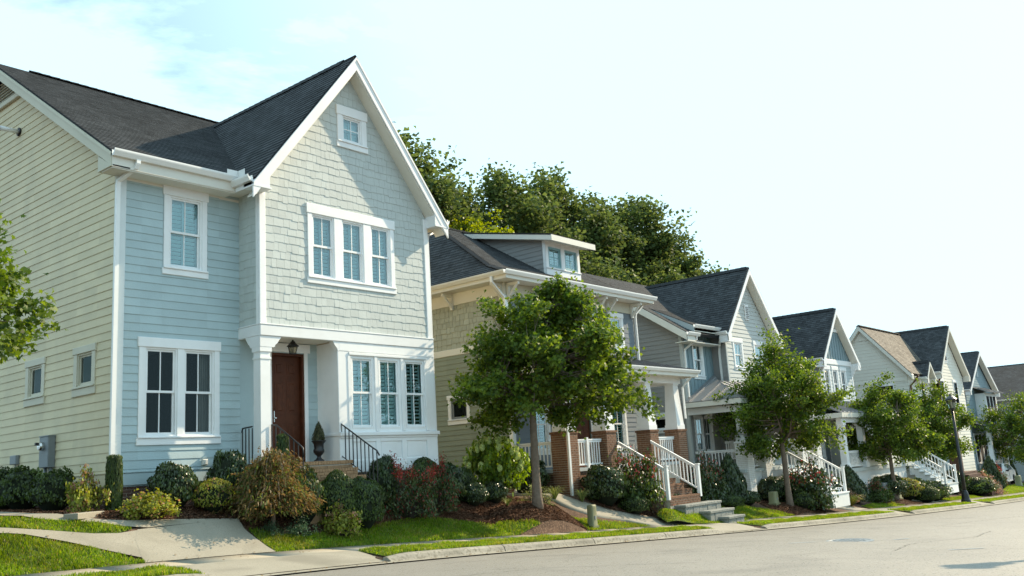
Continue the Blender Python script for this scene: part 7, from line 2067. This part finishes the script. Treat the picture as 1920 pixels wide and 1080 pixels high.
def pedestal(x, y, w, d, h, label, name='utility_pedestal', rz=0.0, dome=True, lean=0.0):
    z = ground(x, y)
    t = thing(name, (x, y, z), label, 'utility pedestal', 'plastic utility pedestals', world=False); t.rotation_euler = (0, lean, rz)
    mb = MB(); n = 20
    def ringv(s_, zz):
        o = []
        for k in range(n):
            a = 2 * math.pi * k / n; c_, s2 = math.cos(a), math.sin(a)
            o.append((math.copysign(abs(c_) ** .45, c_) * w / 2 * s_, math.copysign(abs(s2) ** .45, s2) * d / 2 * s_, zz))
        return o
    prof_ = [(1.04, -.12), (1.04, .05), (1.0, .06), (.96, h * .86), (.93, h * .95), (.8, h * .99), (.3, h)]
    for s_, zz in prof_: mb.v += ringv(s_, zz); mb.uv += [(0, 0)] * n
    for i in range(len(prof_) - 1):
        for k in range(n):
            a = i * n + k; b = i * n + (k + 1) % n; mb.f.append((a, b, b + n, a + n))
    mb.f.append(tuple((len(prof_) - 1) * n + k for k in range(n)))
    mb.build('cover', M['ped'], t, smooth=True)
    mb = MB(); mb.box(-w * .56, w * .56, -d * .56, d * .56, -.15, .035); mb.build('base', M['ped'], t)
    mb = MB(); mb.box(-.03, .03, -d / 2 * 1.0 - .012, -d / 2 + .02, h * .35, h * .5); mb.build('lock', M['greybox'], t)
pedestal(11.75, -2.72, .24, .20, .58, 'olive plastic utility pedestal beside the big mulch mound')
pedestal(24.55, -1.95, .36, .3, .46, 'squat olive utility box left of the second street tree', 'utility_box')
pedestal(38.05, -2.05, .42, .36, 1.15, 'pale utility pedestal leaning beside the third street tree', lean=-.06)
pedestal(66.5, -1.4, .5, .4, .75, 'short utility pedestal in front of the parked car')
acx, acy = 36.6, -1.75
ac = thing('air_conditioner', (acx, acy, ground(acx, acy)), 'grey boxy air conditioning unit half hidden by red flowers', 'air conditioner')
mb = MB(); P = frame((acx, acy, ground(acx, acy)), (1, 0, 0), (0, 0, 1), (0, -1, 0)); mb.fbox_b(P, -.45, .45, 0, .75, -.4, .4, .03); mb.build('case', M['greybox'], ac)
for k in range(7):
    mb = MB(); mb.fbox(P, -.4, .4, .1 + k * .09, .13 + k * .09, .4, .42); mb.build('slat', M['greybox'], ac)

# ---- parked car: white hatch-back SUV, nose to the left
cx0, cy0 = 68.1, .0
cz0 = ground(72.5, .5) + .0
car = thing('parked_car', (73, .9, cz0), 'white parked car at the right edge in front of the far garage', 'car')
PC = frame((cx0, cy0, cz0), (1, 0, 0), (0, 0, 1), (0, -1, 0))
side = [(0.0, .42), (.05, .30), (.45, .26), (4.5, .28), (4.6, .45), (4.6, 1.0), (4.35, 1.10), (3.6, 1.58), (2.6, 1.66), (2.05, 1.60), (1.25, 1.08), (.45, .98), (.12, .85), (.02, .65)]
mb = MB(); n = len(side)
secs = [(-0.9 - .9, .0), (-.9 - .75, .06), (-.9, .06), (.0, .06)]
def car_sec(y, sc, pinch):
    o = []
    for a, b in side:
        ins = pinch * max(0, (b - 1.0)) / .66
        o.append((cx0 + a * (1 - 2 * sc) + sc * 4.6, cy0 + y + (ins if y < .9 else -ins), cz0 + b * (1 - sc * .4) + sc * .2))
    return o
L0, L1, L2, L3 = car_sec(.0, .03, .22), car_sec(.10, 0, .22), car_sec(1.70, 0, .22), car_sec(1.80, .03, .22)
mb.v = L0 + L1 + L2 + L3; mb.uv = [(0, 0)] * len(mb.v)
for s_ in range(3):
    for i in range(n):
        j = (i + 1) % n; mb.f.append((s_ * n + i, s_ * n + j, (s_ + 1) * n + j, (s_ + 1) * n + i))
mb.f.append(tuple(range(n))[::-1]); mb.f.append(tuple(range(3 * n, 4 * n)))
body = mb.build('body', M['car'], car)
def side_glass(pts, nm='side_window'):
    mb = MB(); q = []
    for a, b in pts:
        ins = .22 * max(0, (b - 1.0)) / .66; q.append((cx0 + a * .94 + .138, cy0 + ins - .008, cz0 + b * .988 + .006))
    mb.add(q, [tuple(range(len(q)))]); mb.build(nm, M['car_glass'], car)
side_glass([(1.55, 1.10), (2.45, 1.10), (2.45, 1.56), (2.08, 1.54)]); side_glass([(2.52, 1.10), (3.9, 1.12), (3.5, 1.52), (2.52, 1.57)])
mb = MB(); mb.add([(cx0 + 1.27, cy0 + .22, cz0 + 1.12), (cx0 + 1.27, cy0 + 1.58, cz0 + 1.12), (cx0 + 2.0, cy0 + 1.45, cz0 + 1.60), (cx0 + 2.0, cy0 + .35, cz0 + 1.60)], [(0, 1, 2, 3)]); mb.build('windscreen', M['car_glass'], car)
for wx in (.95, 3.75):
    for wy in (.10, 1.70):
        Pw = frame((cx0 + wx, cy0 + wy, cz0 + .33), (1, 0, 0), (0, 0, 1), (0, -1, 0)); mb = MB(); nn = 20; sgn = 1 if wy < .9 else -1
        for r0_, d0_, r1_, d1_ in ((.33, -.15, .33, .13), (.33, .13, .24, .15)):
            mb.add([Pw(r0_ * math.cos(2 * math.pi * k / nn), r0_ * math.sin(2 * math.pi * k / nn), sgn * d0_) for k in range(nn)] + [Pw(r1_ * math.cos(2 * math.pi * k / nn), r1_ * math.sin(2 * math.pi * k / nn), sgn * d1_) for k in range(nn)], [(k, (k + 1) % nn, nn + (k + 1) % nn, nn + k) for k in range(nn)])
        wh = mb.build('wheel', M['tyre'], car)
        mb = MB(); mb.add([Pw(.24 * math.cos(2 * math.pi * k / nn), .24 * math.sin(2 * math.pi * k / nn), sgn * .12) for k in range(nn)], [tuple(range(nn))]); mb.build('wheel_well', M['tyre'], wh)
        mb = MB()
        for k in range(5):
            a = 2 * math.pi * k / 5 + .3; ca, sa = math.cos(a), math.sin(a)
            mb.add([Pw(.05 * ca - .035 * sa, .05 * sa + .035 * ca, sgn * .14), Pw(.05 * ca + .035 * sa, .05 * sa - .035 * ca, sgn * .14), Pw(.235 * ca + .02 * sa, .235 * sa - .02 * ca, sgn * .148), Pw(.235 * ca - .02 * sa, .235 * sa + .02 * ca, sgn * .148)], [(0, 1, 2, 3)])
        mb.build('rim', M['chrome'], wh)
        mb = MB(); mb.add([Pw(.40 * math.cos(math.pi * k / 12), .40 * math.sin(math.pi * k / 12) + .0, sgn * .105) for k in range(13)] + [Pw(.33 * math.cos(math.pi * k / 12), .33 * math.sin(math.pi * k / 12), sgn * .105) for k in range(13)], [(k, k + 1, 14 + k, 13 + k) for k in range(12)]); mb.build('wheel_arch', M['tyre'], car)
mb = MB(); mb.fbox_b(PC, .10, .42, .68, .82, .0, .012, .004); mb.build('headlight', M['chrome'], car)
mb = MB(); mb.fbox_b(PC, 1.45, 1.62, 1.04, 1.17, .02, .20, .02); mb.build('mirror', M['iron'], car)
for a_ in (2.48, 1.35): mb = MB(); mb.fbox(PC, a_, a_ + .012, .42, 1.06, -.01, .004); mb.build('door_seam', M['iron'], car)
mb = MB(); mb.fbox_b(PC, 2.25, 2.42, .92, .96, 0, .02, .004); mb.build('door_handle', M['car'], car)

for o in SC.objects:
    if '_w' in o: del o['_w']
